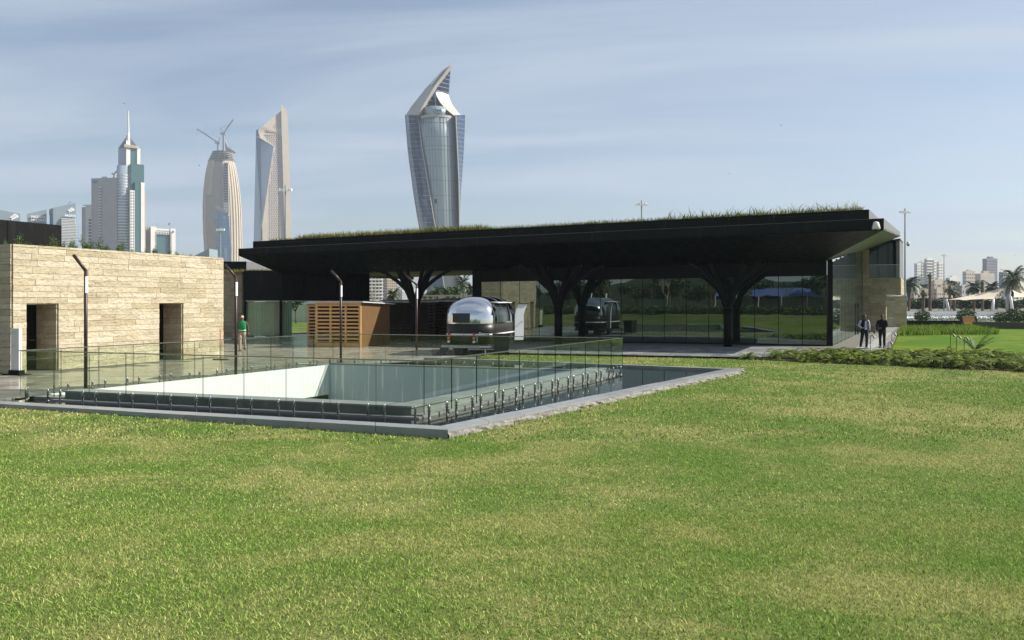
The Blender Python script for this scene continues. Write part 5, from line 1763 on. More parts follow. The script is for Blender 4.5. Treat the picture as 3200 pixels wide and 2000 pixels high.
# right-hand park, farther than the low planter walls
RP = [('fan_palm', FAN[0], 2968, 893, 168, 0.4, 'tall bushy fan palm left of the cream sail, nearer of a pair'),
      ('fan_palm', FAN[1], 2982, 900, 176, 1.2, 'fan palm standing close behind the tallest fan palm'),
      ('fan_palm', FAN[1], 2885, 905, 172, 2.0, 'fan palm between the stone wing and the bare palm trunk'),
      ('date_palm', PALM[0], 2840, 888, 150, 0.0, 'palm half hidden behind the right edge of the stone wing'),
      ('date_palm', PALM[0], 3044, 898, 178, .8, 'small palm above the long slope of the cream sail'),
      ('date_palm', PALM[0], 3104, 898, 185, 2.2, 'small palm just left of the tall sail mast'),
      ('date_palm', PALM[1], 3163, 872, 150, .3, 'large spreading date palm behind the sail mast')]
for nm, pr, px, py, Y, rz, lab in RP:
    p = U(px, py, Y)
    h = max(v.co.z for v in pr[0].vertices)
    s = p.z / h
    plant(nm, mk(pr), (p.x, p.y, -.15), rz, lab, 'palm tree', GP, (1.15, 1.15, s))
def wrapped(px, py, Y, lab):
    p = U(px, py, Y)
    m = MB().tube([V((0, 0, p.z * i / 8)) for i in range(9)], [.26 * (1.12 if i % 2 else .92) for i in range(9)], 9)
    t = MB()
    t.tube([V((0, 0, p.z - .3)), V((.03, 0, p.z + .5)), V((.02, 0, p.z + .9))], [.3, .26, .08], 8)
    leaf_cloud(t, (0, 0, p.z + .3), (.35, .35, .8), 60, .2, int(px), .1)
    plant('bare_palm', [('trunk', m.mesh('trunk', M['bark'])), ('tied_crown', t.mesh('tied_crown', M['leaf_dry'], None, False, False))], (p.x, p.y, -.15), 0, lab, 'palm tree', GP)
wrapped(2906, 866, 165, 'palm trunk with its crown tied up, left of the sails')
wrapped(3070, 888, 176, 'palm trunk with tied crown rising above the cream sail')
# row of low dusty trees along the park fence
LT = [tree_parts(3.1, 1.9, 1.25, s, M['leaf_dark'] if s % 2 else M['leaf'], 3200, .24) for s in (1, 2, 3)]
xs_ = [2840 + i * 25 for i in range(16)]
for i, px in enumerate(xs_):
    p = U(px + rnd.uniform(-6, 6), 950, 186 + rnd.uniform(-5, 8))
    plant('park_tree', mk(LT[i % 3]), (p.x, p.y, -.15), rnd.uniform(0, 6), 'low dusty tree in the row behind the sail posts', 'tree', 'row of low trees behind the sails', rnd.uniform(.88, 1.12))
fnc = thing('park_fence', tuple(U(3020, 972, 192)), 'dark railing fence behind the row of low trees', 'fence')
fa, fb = U(2825, 975, 192), U(3240, 975, 192)
fr_ = MB()
for i in range(130):
    p = fa.lerp(fb, i / 129)
    fr_.box(p.x - .02, p.x + .02, p.y - .02, p.y + .02, -.2, 1.5)
fr_.build('railing_bars', M['galv'], fnc, kind='stuff')
for z in (.1, 1.4):
    MB().bar(V((fa.x, fa.y, z)), V((fb.x, fb.y, z)), .06, .05).build('rail', M['galv'], fnc)
# cream shade sails on white posts
SY = 150
sh = thing('shade_sail', tuple(U(3050, 980, SY)), 'cream shade sail sloping up to the tall white mast', 'shade sail', 'cream shade sails')
def sail(parent, c, sag, n=10):
    c = [V(p) for p in c]
    rows = []
    for j in range(n + 1):
        v = j / n
        row = []
        for i in range(n + 1):
            u_ = i / n
            p = c[0] * (1 - u_) * (1 - v) + c[1] * u_ * (1 - v) + c[2] * u_ * v + c[3] * (1 - u_) * v
            ctr = (c[0] + c[1] + c[2] + c[3]) / 4
            e = max(4 * u_ * (1 - u_) * (1 if v in (0, 1) else 0), 4 * v * (1 - v) * (1 if u_ in (0, 1) else 0))
            p = p.lerp(ctr, .13 * (4 * u_ * (1 - u_) * abs(1 - 2 * v) + 4 * v * (1 - v) * abs(1 - 2 * u_)))
            p = p - UP * sag * 16 * u_ * (1 - u_) * v * (1 - v)
            row.append(p)
        rows.append(row)
    m = MB().loft(rows, False, False)
    m.loft([[p - UP * .03 for p in r] for r in rows], False, False)
    return m.build('cloth', M['sail'], parent, True, False)
def post(parent, b, t, r0=.28, r1=.2):
    MB().tube([b, b.lerp(t, .5), t], [r0, (r0 + r1) / 2, r1], 14).build('post', M['white'], parent, True)
m1 = U(3148, 897, SY)
sail(sh, [U(2962, 937, SY), m1, U(3105, 934, SY - 9), U(3010, 938, SY - 11)], .3)
post(sh, at(U(2967, 0, SY), -.1), U(2957, 935, SY)); post(sh, at(U(3100, 0, SY - 9), -.1), U(3104, 934, SY - 9)); post(sh, at(U(3147, 0, SY), -.1), U(3148, 893, SY), .26, .22)
sh2 = thing('shade_sail', tuple(U(3200, 980, SY)), 'cream shade sail running right from the tall mast', 'shade sail', 'cream shade sails')
sail(sh2, [U(3152, 896, SY + 1), U(3290, 930, SY + 8), U(3280, 930, SY - 8), U(3168, 929, SY - 9)], .3)
post(sh2, at(U(3165, 0, SY - 9), -.1), U(3158, 927, SY - 9)); post(sh2, at(U(3288, 0, SY + 8), -.1), U(3290, 928, SY + 8))
# terraces and planters
def wall_box(name, a, b, z0, z1, th, mat, lab, cat, capm=None):
    a, b = V((a.x, a.y, 0)), V((b.x, b.y, 0))
    d = (b - a); L = d.length; d = d.normalized(); nn = V((d.y, -d.x, 0))
    t = thing(name, tuple(a.lerp(b, .5)), lab, cat)
    k = max(1, int(L / 3.2))
    for i in range(k):
        p, q = a.lerp(b, i / k), a.lerp(b, (i + 1) / k)
        MB().obox(at(p + d * .01, z0), (q - p) - d * .02, -nn * th, V((0, 0, z1 - z0))).build('wall_panel', mat, t)
        if capm:
            MB().obox(at(p + d * .01 + nn * .04, z1 + .002), (q - p) - d * .02, -nn * (th + .08), V((0, 0, .06))).build('coping', capm, t)
    return t
wall_box('terrace_wall', U(2815, 0, 122), U(3290, 0, 122), -.15, .95, .5, M['white'], 'long low off-white terrace wall beyond the planters', 'wall', M['city_tan'])
wall_box('terrace_wall', U(2815, 0, 108), U(3290, 0, 108), -.15, .28, 12.5, M['white'], 'low white terrace step in front of the off-white wall', 'wall')
wall_box('planter_wall', U(2822, 0, 84), U(3035, 0, 84), -.1, .52, .4, M['black_smooth'], 'low black planter wall by the end of the path', 'planter')
wall_box('planter_wall', U(3040, 0, 78), U(3290, 0, 76), -.1, .55, .4, pm('brown_planter', (.075, .055, .045), .6), 'low dark brown planter wall right of the bench', 'planter')
BUSH = []
for s in (1, 2):
    m = MB(); leaf_cloud(m, (0, 0, .75), (.85, .85, .62), 900, .11, s * 7, .3)
    st_ = MB().tube([V((0, 0, 0)), V((.03, 0, .6))], [.07, .04], 6)
    BUSH.append([('stem', st_.mesh('stem', M['bark'])), ('foliage', m.mesh('foliage', M['leaf'], None, False, False))])
for px, py, Y, s, lab in ((2882, 1000, 92, 1.0, 'round bush above the black planter near the path'), (3020, 1000, 90, 1.15, 'round bush behind the wooden bench'), (3128, 1003, 86, .9, 'smaller round bush right of the bench'), (3170, 1003, 86, 1.15, 'wide round bush near the right edge'), (3215, 1003, 86, 1.0, 'round bush cut by the right edge')):
    p = U(px, py, Y)
    plant('round_bush', BUSH[int(px) % 2], (p.x, p.y, .1), px, lab, 'bush', 'round bushes along the planters', s)
m = MB()
r = random.Random(4)
for i in range(60):
    p = U(2830 + 7 * i, 1000, 100 + r.uniform(-3, 3))
    leaf_cloud(m, (p.x, p.y, r.uniform(.3, .55)), (.5, .4, .35), 26, .1, i, .1)
m.build('planter_shrubs', M['leaf_dry'], None, False, False, label='loose low shrubs along the foot of the white terrace', cat='shrubs', kind='stuff')
b = U(3028, 1018, 80); b = V((b.x, b.y, -.06))
bn = thing('bench', tuple(b), 'small timber bench with slanted dark end by the planter', 'bench')
for k in range(5):
    MB().obox(b + V((-.55, -.1 + .05 * k, .42 + .14 * k)), (1.15, 0, 0), (0, .03, 0), (0, 0, .12)).build('slat', M['wood'], bn)
MB().obox(b + V((-.6, -.55, .36)), (1.3, 0, 0), (0, .5, 0), (0, 0, .05)).build('seat', M['wood'], bn)
for x in (-.75, .6):
    MB().hexa([b + V(p) for p in ((x, -.5, 0), (x + .1, -.5, 0), (x + .1, .2, 0), (x, .2, 0), (x, .0, 1.1), (x + .1, .0, 1.1), (x + .1, .2, 1.1), (x, .2, 1.1))]).build('end_frame', M['black_smooth'], bn)
# tall grass bed on the bright lawn
def poly_pos(poly, z):
    tri = tessellate_polygon([[V((p[0], p[1], 0)) for p in poly]])
    def f(r, n):
        ar = []
        for t in tri:
            a, b_, c_ = (V((*poly[i], 0)) for i in t)
            ar.append((b_ - a).cross(c_ - a).length)
        ar = np.array(ar) / sum(ar)
        ti = r.choice(len(tri), n, p=ar)
        P_ = np.array(poly)
        T_ = np.array([tuple(t) for t in tri])[ti]
        u_, v_ = r.uniform(0, 1, n), r.uniform(0, 1, n)
        fl = u_ + v_ > 1
        u_[fl], v_[fl] = 1 - u_[fl], 1 - v_[fl]
        xy = P_[T_[:, 0]] * (1 - u_ - v_)[:, None] + P_[T_[:, 1]] * u_[:, None] + P_[T_[:, 2]] * v_[:, None]
        return np.concatenate([xy, np.full((n, 1), z)], axis=1)
    return f
tg = [G(2803, 1047)[:2], G(2822, 1026)[:2], G(3035, 1024)[:2], G(3110, 1036)[:2], G(3125, 1043)[:2], G(2960, 1044)[:2]]
blade_object('tall_grass', [blades(9000, poly_pos(tg, -.06), .3, .62, .05, 8, .9)], M['tall_grass'], label='bed of long bright green grass beside the path', cat='grass', kind='stuff')

# planting bed of ferns in front of the path
bed = [(10.2, 37.5), (19.0, 30.6), (28, 32.5), (26.5, 36.6), (20.2, 39.2), (15.0, 40.2), (12.2, 39.4)]
MB().sheet(bed, [], -.055).build('planting_bed', M['soil'], kind='structure')
FERN = []
for s in range(5):
    rr = random.Random(50 + s)
    m = MB()
    nf = 17
    for k in range(nf):
        t = k / nf
        frond(m, V((0, 0, .04)), k * 2.399 + rr.uniform(-.3, .3), rr.uniform(.5, .78), 1.05 - .85 * t, .75 - .1 * t, 10, .26, .03, 900 + s * 40 + k)
    FERN.append(m.mesh('fronds', M['fern'], None, False, False))
pos = []
rr = random.Random(12)
tries = 0
while len(pos) < 88 and tries < 9000:
    tries += 1
    p = (rr.uniform(10, 28), rr.uniform(30.5, 40.5))
    if in_poly(p, bed) and all((p[0] - q[0]) ** 2 + (p[1] - q[1]) ** 2 > .62 ** 2 for q in pos) and frame_x(V((p[0], p[1], 0)), 40):
        if math.dist(p, (18.3, 40.5)) < 1.2: continue
        pos.append(p)
for i, p in enumerate(pos):
    plant('fern', [('fronds', FERN[i % 5])], (p[0], p[1], -.06), rr.uniform(0, 6.3), 'low fern-like plant in the bed before the path', 'fern', 'ferns in the planting bed', rr.uniform(1.0, 1.5))
bigm = MB()
for k in range(9):
    frond(bigm, V((0, 0, .05)), k * 2.399, 1.15, 1.2 - .5 * k / 9, .45, 16, .22, .03, 700 + k)
p = G(3045, 1098)
plant('cycad', [('fronds', bigm.mesh('fronds', M['leaf'], None, False, False))], (p.x, p.y, -.06), .4, 'taller feathery palm seedling rising out of the fern bed', 'plant', None, 1.0)
# small hooked garden lights
GL = [(2720, 1047, 1100, 'hooked garden light in front of the standing man\'s legs'), (2775, 1067, 1098, 'short hooked garden light right of the man with the camera'), (2787, 1040, 1096, 'taller hooked garden light right of the man with the camera'),
      (2970, 1043, 1100, 'leftmost of the three garden lights on the bright lawn'), (2989, 1050, 1105, 'middle garden light of the three on the bright lawn'), (3013, 1054, 1105, 'rightmost of the three garden lights on the bright lawn')]
for px, ty, by, lab in GL:
    b = G(px, by); top = U(px, ty, b.y).z
    t = thing('garden_light', (b.x, b.y, -.06), lab, 'garden light', 'hooked garden lights in the fern bed')
    MB().tube([V((b.x, b.y, -.06)), V((b.x, b.y, top - .08)), V((b.x + .04, b.y - .02, top - .01)), V((b.x + .10, b.y - .04, top - .01))], .014, 6).build('stem', M['black_smooth'], t)
    MB().tube([V((b.x + .09, b.y - .04, top - .0)), V((b.x + .17, b.y - .07, top - .13))], [.025, .05], 10).build('head', M['rust'], t)

# floodlight masts
def mast(px, py, Y, lab, hd=4):
    top = U(px, py, Y)
    t = thing('floodlight_mast', (top.x, top.y, 0), lab, 'light mast', 'floodlight masts around the park')
    MB().tube([V((top.x, top.y, 0)), V((top.x, top.y, top.z + .3))], [.13, .06], 10).build('pole', M['galv'], t)
    MB().bar(V((top.x - .42, top.y, top.z)), V((top.x + .42, top.y, top.z)), .06).build('crossbar', M['galv'], t)
    for i in range(hd):
        x = top.x - .42 + .84 * i / (hd - 1)
        MB().hexa([V((x + a, top.y + b_, top.z + c_)) for a, b_, c_ in ((-.13, -.22, -.24), (.13, -.22, -.24), (.13, .16, -.10), (-.13, .16, -.10), (-.10, -.14, -.05), (.10, -.14, -.05), (.10, .10, .06), (-.10, .10, .06))]).build('floodlight', M['off_white'], t)
mast(689, 716, 112, 'floodlight mast in front of the blue-glass tower base')
mast(892, 590, 72, 'floodlight mast in front of the tall beige tower')
mast(2005, 636, 83, 'floodlight mast above the middle of the black roof')
mast(2828, 660, 90, 'tall floodlight mast just right of the black roof corner')
mast(2950, 797, 178, 'floodlight mast right of the white apartment towers')
mast(2880, 818, 205, 'thin floodlight mast in front of the white apartment towers')

# ------------------------------------------------------------------ beyond the breezeway
pl = U(1445, 890, 120)
plant('date_palm', mk(PALM[1]), (pl.x, pl.y, -.15), 1.0, 'wind-blown palm above the caravan roof', 'palm tree', GP, (.62, .62, pl.z / 4.2))
for px, py, Y, rz, lab in ((1472, 908, 118, 2, 'low palm at the right end of the breezeway view'), (1226, 921, 100, 1, 'low palm left of the branching column'), (1362, 918, 112, .4, 'small palm in the shrubs right of the branching column'), (1428, 915, 116, 1.5, 'small palm just left of the wind-blown palm')):
    p = U(px, py, Y)
    plant('low_palm', mk(PALM[0]), (p.x, p.y, -.15), rz, lab, 'palm tree', GP, (.55, .55, max(.3, p.z / 4.6)))
bt = tree_parts(4.6, 2.2, 1.5, 9, M['leaf'], 2600, .17)
for px, Y, s, lab in ((1385, 128, 1.05, 'rounded green tree behind the branching column'), (1355, 134, .9, 'green tree left of the rounded one behind the column')):
    p = U(px, 0, Y)
    plant('green_tree', mk(bt), (p.x, p.y, -.15), px, lab, 'tree', None, s)
for px, Y, h, lab in ((1181, 88, 4.3, 'bare branching tree in front of the white apartments'), (1402, 105, 3.6, 'bare twiggy tree above the balustrade')):
    p = U(px, 0, Y)
    plant('bare_tree', bare_tree_parts(h, int(px), M['bark_pale']), (p.x, p.y, -.15), 0, lab, 'tree')
bl = thing('balustrade', tuple(U(1400, 950, 90)), 'pale stone balustrade wall with square openings behind the caravan', 'balustrade')
a, b = U(1318, 0, 90), U(1480, 0, 90)
a, b = V((a.x, 90, 0)), V((b.x, 90, 0))
MB().box(a.x, b.x, 90, 90.4, -.15, 2.4).build('base_wall', M['city_tan'], bl)
MB().box(a.x - .1, b.x + .1, 89.9, 90.5, 2.9, 3.05).build('top_rail', M['beige'], bl)
nb = 9
for i in range(nb + 1):
    x = a.x + (b.x - a.x) * i / nb
    MB().box(x - .09, x + .09, 89.95, 90.35, 2.4, 2.9).build('pillar', M['beige'], bl)
    if i < nb:
        MB().box(x + .12, x + .45, 90.1, 90.3, 2.62, 2.70).build('crosspiece', M['beige'], bl)
# distant green seen through the left pavilion
wf = wall_box('garden_wall', U(860, 0, 104), U(1150, 0, 104), -.15, 2.2, .3, M['off_white'], 'white garden wall seen through the green glass', 'wall')
p = U(925, 0, 98)
plant('green_tree', mk(bt), (p.x, p.y, -.15), 3, 'tree seen through the green glass pavilion', 'tree', None, .75)

# ------------------------------------------------------------------ roof shrubs on the stone building
RS = []
for s in range(3):
    m = MB()
    for k in range(5):
        a_ = k * 1.3
        st0 = V((.06 * math.cos(a_), .06 * math.sin(a_), 0))
        hh = .25 + .12 * ((k * 7 + s) % 4)
        m.tube([st0, st0 * 1.8 + UP * hh], [.008, .004], 4)
        leaf_cloud(m, st0 * 1.6 + UP * hh * .7, (.11, .11, hh * .45), 46, .035, s * 17 + k, .05)
    RS.append(m.mesh('foliage', M['leaf'], None, False, False))
rr = random.Random(77)
i = 0
for px, sc in ((66, .6), (87, 1.15), (108, .6), (135, .5), (190, .8), (206, 1.2), (220, .8), (249, .9), (268, .9), (290, 1.25), (300, .9), (320, 1.0), (340, 1.25), (356, .8), (374, .6), (398, 1.2), (428, 1.0), (455, .6), (480, .6), (505, .9), (520, .7), (560, .8), (588, .7), (640, .5)):
    tt_ = wall_t(px)
    p = W0 + dirW * max(.2, min(tt_, 10)) - nW * rr.uniform(.35, .8)
    plant('roof_shrub', [('foliage', RS[i % 3])], (p.x, p.y, ZT - .1), rr.uniform(0, 6), 'small leafy shrub along the stone building roof edge', 'shrub', 'shrubs on the stone building roof', sc * .78)
    i += 1
blade_object('roof_plants', [blades(2600, edge_pos(W0 + dirW * .3, W1 - dirW * .3, ZT - .1, ZT - .1, 1.4, nW), .1, .22, .03, 9, .8)], M['leaf'], label='low green ground cover on the stone building roof', cat='plants', kind='stuff')

# ------------------------------------------------------------------ park behind the camera, mirrored in the glass
hl = MB()
nx_, ny_ = 40, 14
vs_ = []
for j in range(ny_ + 1):
    for i in range(nx_ + 1):
        x = -150 + 170 * i / nx_; y = -150 + 85 * j / ny_
        e = math.sin(math.pi * i / nx_) ** .6 * math.sin(math.pi * j / ny_)
        vs_.append((x, y, -.25 + e * (7.5 + 2.0 * math.sin(x * .07) + 1.2 * math.sin(x * .19 + y * .1))))
hl.add(vs_, [(j * (nx_ + 1) + i, j * (nx_ + 1) + i + 1, (j + 1) * (nx_ + 1) + i + 1, (j + 1) * (nx_ + 1) + i) for j in range(ny_) for i in range(nx_)])
hl.build('hill', pm('dark_scrub', (0.018, 0.030, 0.010), .9, 0, .6, .35), None, True, kind='structure')
mq = thing('marquee', (-19, -40, 0), 'long blue-roofed marquee mirrored in the right glass panels', 'marquee')
zq = lawn_z(-19, -40)
BLUE = pm('blue_awning', (0.10, 0.14, 0.36), .6, 0, .1)
MB().hexa([(-30, -40, zq + 2.5), (-9, -44, zq + 2.5), (-8, -39, zq + 2.5), (-29, -35, zq + 2.5), (-29.5, -38, zq + 3.7), (-9, -42, zq + 3.7), (-8.6, -41, zq + 3.7), (-29.2, -37, zq + 3.7)]).build('roof', BLUE, mq)
for k in range(7):
    q = V((-29, -35, zq)).lerp(V((-8, -39, zq)), k / 6)
    MB().bar(q, q + V((0, 0, 2.5)), .12).build('post', M['white'], mq)
MB().obox(V((-28, -38.5, zq)), (19, -3.6, 0), (0, -.1, 0), (0, 0, 2.3)).build('back_cloth', M['concrete'], mq)
BT = [tree_parts(5.2, 2.6, 1.8, s, M['leaf_dark'], 1500, .24) for s in (21, 22)]
rr = random.Random(5)
for i, (x, y) in enumerate([(-26, -14), (-33, -6), (-40, 2), (-47, 10), (-20, -24), (-30, -28), (-12, -36), (-4, -42), (-52, 18), (5, -46)] + [(-58 + 4.2 * k, -30 - 2.1 * k + (k % 3) * 3) for k in range(16)] + [(-66 + 3 * k, -5 + 2.4 * (k % 4)) for k in range(5)]):
    plant('park_tree', mk(BT[i % 2]), (x + rr.uniform(-1.5, 1.5), y + rr.uniform(-1.5, 1.5), lawn_z(x, y) - .05), rr.uniform(0, 6), 'dark park tree mirrored in the glass hall', 'tree', 'trees mirrored in the glass', rr.uniform(.85, 1.2))
for k in range(30):
    x, y = -33 + 35 * k / 29, 4.5 - 16.5 * k / 29
    plant('hedge_bush', BUSH[k % 2], (x, y, lawn_z(x, y) - .2), k * 1.7, 'rounded hedge bush mirrored in the glass hall', 'bush', 'hedge mirrored in the glass', (1.25, 1.25, .95))
for i, (x, y) in enumerate(((-22, -6), (-19, -13), (-26, -9), (-30, -3), (-15, -17), (-11, -19), (-24, -14), (-6, -20))):
    plant('bare_tree', bare_tree_parts(5.4 if i == 0 else 4.2, 60 + i, M['bark_pale'] if i == 0 else M['bark']), (x, y, lawn_z(x, y) - .05), 0, ('bare white-barked tree mirrored in the glass hall' if i == 0 else 'bare brown twiggy tree mirrored in the glass hall'), 'tree', 'bare trees mirrored in the glass')
# ================================================================== SKYLINE
def mapper(x0, y0, sc, Y0):
    k = Y0 / F
    def p(zx, zy, dy=0.0):
        dy = dy + max(0.0, zx - p.fold[0]) * p.fold[1] * k / sc + max(0.0, p.fold[0] - zx) * p.fold[2] * k / sc      # faces turn away from the fold edge
        kk = (Y0 + dy) / F
        return V(((x0 + zx / sc - 1600) * kk, Y0 + dy, H + (HZ - (y0 + zy / sc)) * kk))
    p.ray = 0.0
    p.fold = (0.0, 0.0, 0.0)
    return p
def depth(p, d):        # depth axis of a tower that stands square to its own line of sight
    return V((p.ray * d, d, 0))
def quadbox(m, p, zx0, zx1, zy0, z1, dy, dep):
    """box from picture columns zx0..zx1, top row zy0, down to height z1 (metres)"""
    a, b = p(zx0, zy0, dy), p(zx1, zy0, dy)
    m.obox(V((a.x, a.y, z1)), V((b.x - a.x, b.y - a.y, 0)), depth(p, dep), V((0, 0, a.z - z1)))
    return m
def win_grid(m, p, zx0, zx1, zy0, zy1, nx_, ny_, fw, fh, dy):
    """dark window boxes set on a facade, slightly proud frames come from the wall around them"""
    for j in range(ny_):
        for i in range(nx_):
            cx_ = zx0 + (zx1 - zx0) * (i + .5) / nx_; cy_ = zy0 + (zy1 - zy0) * (j + .5) / ny_
            w = (zx1 - zx0) / nx_ * fw / 2; h = (zy1 - zy0) / ny_ * fh / 2
            a, b = p(cx_ - w, cy_ + h, dy), p(cx_ + w, cy_ - h, dy)
            m.obox(V((a.x, a.y - .2, a.z)), V((b.x - a.x, b.y - a.y, 0)), V((0, .5, 0)), V((0, 0, b.z - a.z)))
    return m

# ---- twisted glass tower with the crown
p = mapper(1220, 180, 2.7, 794)
tj = thing('twisted_tower', tuple(p(400, 2052, 20)), 'twisting blue glass tower with silver cylinder and pointed crown', 'tower')
lev = [(484, 125, 232, 550, 630), (620, 136, 250, 557, 627), (760, 147, 268, 563, 620), (880, 161, 288, 569, 613), (1000, 178, 308, 574, 605), (1100, 190, 324, 577, 597), (1200, 205, 340, 579, 590), (1340, 228, 362, 581, 586), (1465, 250, 385, 582, 586), (2052, 335, 470, 590, 600)]
L_, R_, B_ = [], [], []
def fin_dy(zy, lo, li, f_):
    d1 = cyl_front(zy, li) - 3.5
    return 24 if f_ == 0 else min(24 + (d1 - 24) * f_, cyl_front(zy, lo + (li - lo) * f_) - 3.0)
def cyl_front(zy, zx):
    t = min(1, max(0, (zy - 520) / 945)); c = 395 + 35 * t; r = 155 - 7 * t
    return 12 - (794 / F / 2.7) * math.sqrt(max(0, r * r - (zx - c) ** 2))
for zy, lo, li, ri, ro in lev:
    fd_ = fin_dy(zy, lo, li, 1)
    fin = [p(lo + (li - lo) * f_, zy, fin_dy(zy, lo, li, f_)) for f_ in (0, .25, .5, .75, 1)]
    L_.append(fin + [p(li + 6, zy, fd_ + 3), p(lo + 40, zy, 34)])
    R_.append([p(ri, zy, 0), p(ro, zy, 24), p(ro - 25, zy, 34), p(ri - 20, zy, 14)])
    B_.append([p(lo + 30, zy, 30), p(li + 20, zy, 12), p(ri - 12, zy, 12), p(ro - 8, zy, 30), p((lo + ro) / 2, zy, 46)])
MB().loft(L_).build('left_fin', M['tower_glass'], tj)
MB().loft(R_).build('right_fin', M['tower_glass'], tj)
MB().loft(B_).build('rear_body', M['tower_glass'], tj)
# edge ribs and floor lines on the fins
def rib(pts, r, nm='edge_rib', mt=None):
    MB().tube(pts, r, 6).build(nm, mt or M['cream_roof'], tj)
rib([r_[4] + V((0, -.3, 0)) for r_ in L_], .45); rib([r_[0] + V((0, -.3, 0)) for r_ in L_], .35)
rib([r_[0] + V((0, -.3, 0)) for r_ in R_], .55); rib([r_[1] + V((0, -.3, 0)) for r_ in R_], .3)
fl = MB()
def lerp_lev(zy):
    for i in range(len(lev) - 1):
        if lev[i][0] <= zy <= lev[i + 1][0]:
            t = (zy - lev[i][0]) / (lev[i + 1][0] - lev[i][0])
            return [lev[i][k] + (lev[i + 1][k] - lev[i][k]) * t for k in range(1, 5)]
for i in range(26):
    zy = 520 + i * 38
    lo, li, ri, ro = lerp_lev(zy)
    w = .75 if i == 17 else .2
    fp = [p(lo + (li - lo) * f_, zy - 4 * f_, fin_dy(zy, lo, li, f_) - .4) for f_ in (0, .25, .5, .75, 1)]
    for qa, qb in zip(fp, fp[1:]): fl.bar(qa, qb, w, w)
    if zy < 1230:
        fl.bar(p(ri, zy - 6, -.4), p(ro, zy + 6, 23.6), .2, .2)
fl.build('floor_lines', M['concrete'], tj, kind='stuff')
# cylinder
def circ(cx_, zy, r, dy, n=36):
    c = p(cx_, zy, dy); rm = r * 794 / F / 2.7
    return [c + V((rm * math.cos(2 * math.pi * k / n), rm * math.sin(2 * math.pi * k / n), 0)) for k in range(n)]
cyl = [(520, 395, 155), (700, 401.7, 153.7), (1000, 412.8, 151.4), (1465, 430, 148), (2052, 452, 143)]
MB().loft([circ(c, zy, r, 12) for zy, c, r in cyl]).build('cylinder', M['silver_clad'], tj, True)
MB().loft([circ(395, 512, 158, 12), circ(395, 532, 158, 12)]).build('cylinder_rim', M['cream_roof'], tj)
for zy in (575, 690, 765, 800, 935, 1052, 1178, 1300):
    t = (zy - 520) / (1465 - 520)
    MB().loft([circ(395 + 35 * t, zy, 155.8 - 7 * t, 12), circ(395 + 35 * t, zy + 3, 155.8 - 7 * t, 12)]).build('ring_joint', M['grey_lit_clad'], tj)
js = MB()
for k in range(18):
    a = math.pi + math.pi * (k + .5) / 18
    rows = []
    for zy, c, r in cyl[:4]:
        q = p(c, zy, 12); rm = r * 794 / F / 2.7 + .06
        rows.append(q + V((rm * math.cos(a), rm * math.sin(a), 0)))
    js.tube(rows, .10, 4)
js.build('panel_joints', M['grey_lit_clad'], tj, kind='stuff')
a, b = p(386, 1248, 12), p(404, 1210, 12)
rm = 147 * 794 / F / 2.7
MB().box(a.x, b.x, a.y - rm - .35, a.y - rm + 1, a.z, b.z).build('dark_panel', M['window'], tj)
# sign drum
MB().loft([circ(380, 428, 100, 10), circ(380, 520, 100, 10)]).build('sign_drum', M['silver_clad'], tj, True)
RD = 100 * 794 / F / 2.7
for body, size, zy in (('AL-TIJARIA', 14.4, 500), ('\ufe94\ufef3\ufead\ufe8e\ufea0\ufe98\ufedf\ufe8d', 14.4, 462)):
    me = text_mesh(body, size, M['blue_letter'], .12, bend=RD + .15, bold=.02, height=2.9 if size and zy == 500 else 4.6)
    w = max(v.co.x for v in me.vertices) if me.vertices else 0
    o = place('lettering', me, tj, p(392, zy, 10))
    o.rotation_euler = (0, 0, .03)
# crown plates
TH = V((0, 3, 0))
MB().plate([p(507, 67, 10), p(380, 230, 5), p(300, 360, 3), p(232, 480, 0), p(125, 492, 24), p(170, 420, 24), p(300, 255, 22), p(445, 100, 16)], V((1.5, 4, -1))).build('crown_left_roof', M['cream_roof'], tj)
MB().plate([p(452, 108, 14.6), p(465, 98, 13.6), p(352, 236, 11), p(337, 234, 12.5)], V((0, -2.2, .6))).build('skylight', M['white'], tj)
MB().plate([p(507, 67, 11), p(380, 230, 6), p(350, 285, 6), p(384, 288, 12), p(490, 305, 24)], V((0, 6, 0))).build('crown_glass', M['tower_glass'], tj)
for i in range(6):
    t = .18 + i * .15
    q0 = p(507, 67, 10.7).lerp(p(350, 285, 5.7), t); q1 = p(507, 67, 10.7).lerp(p(490, 305, 23.7), t + .03)
    MB().bar(q0, q1, .28, .28).build('floor_line', M['cream_roof'], tj)
MB().plate([p(350, 285, 6.5), p(232, 482, 2.5), p(240, 522, 2.5), p(285, 522, 14), p(300, 430, 20), p(380, 430, 26), p(384, 288, 20)], V((0, 3, 0))).build('crown_recess_glass', M['tower_glass'], tj)
for i in range(4):
    q0 = p(335 - i * 24, 312 + i * 40, 4.5); q1 = p(378, 335 + i * 38, 18 + i)
    MB().bar(q0, q1, .25, .25).build('floor_line', M['cream_roof'], tj)
sw_o = [(490, 305, 25), (500, 345, 25), (525, 400, 25), (570, 458, 25), (630, 518, 25)]
sw_i = [(380, 285, 12), (392, 325, 11), (420, 378, 9), (470, 436, 6), (550, 500, 1)]
rows = [[p(*q) for q in sw_o], [p((a_[0] + b_[0]) / 2, (a_[1] + b_[1]) / 2 - 4, (a_[2] + b_[2]) / 2 - 2) for a_, b_ in zip(sw_o, sw_i)], [p(*q) for q in sw_i]]
m = MB().loft(rows, False, False)
m.loft([[q + V((0, 2.0, -2.0)) for q in r_] for r_ in rows], False, False)
m.build('crown_right_sweep', M['cream_roof'], tj, True, False)
MB().plate([p(384, 300, 14), p(545, 505, 8), p(545, 522, 8), p(470, 522, 20), p(384, 430, 26)], V((0, 4, 0))).build('crown_shadow_glass', M['tower_glass'], tj)

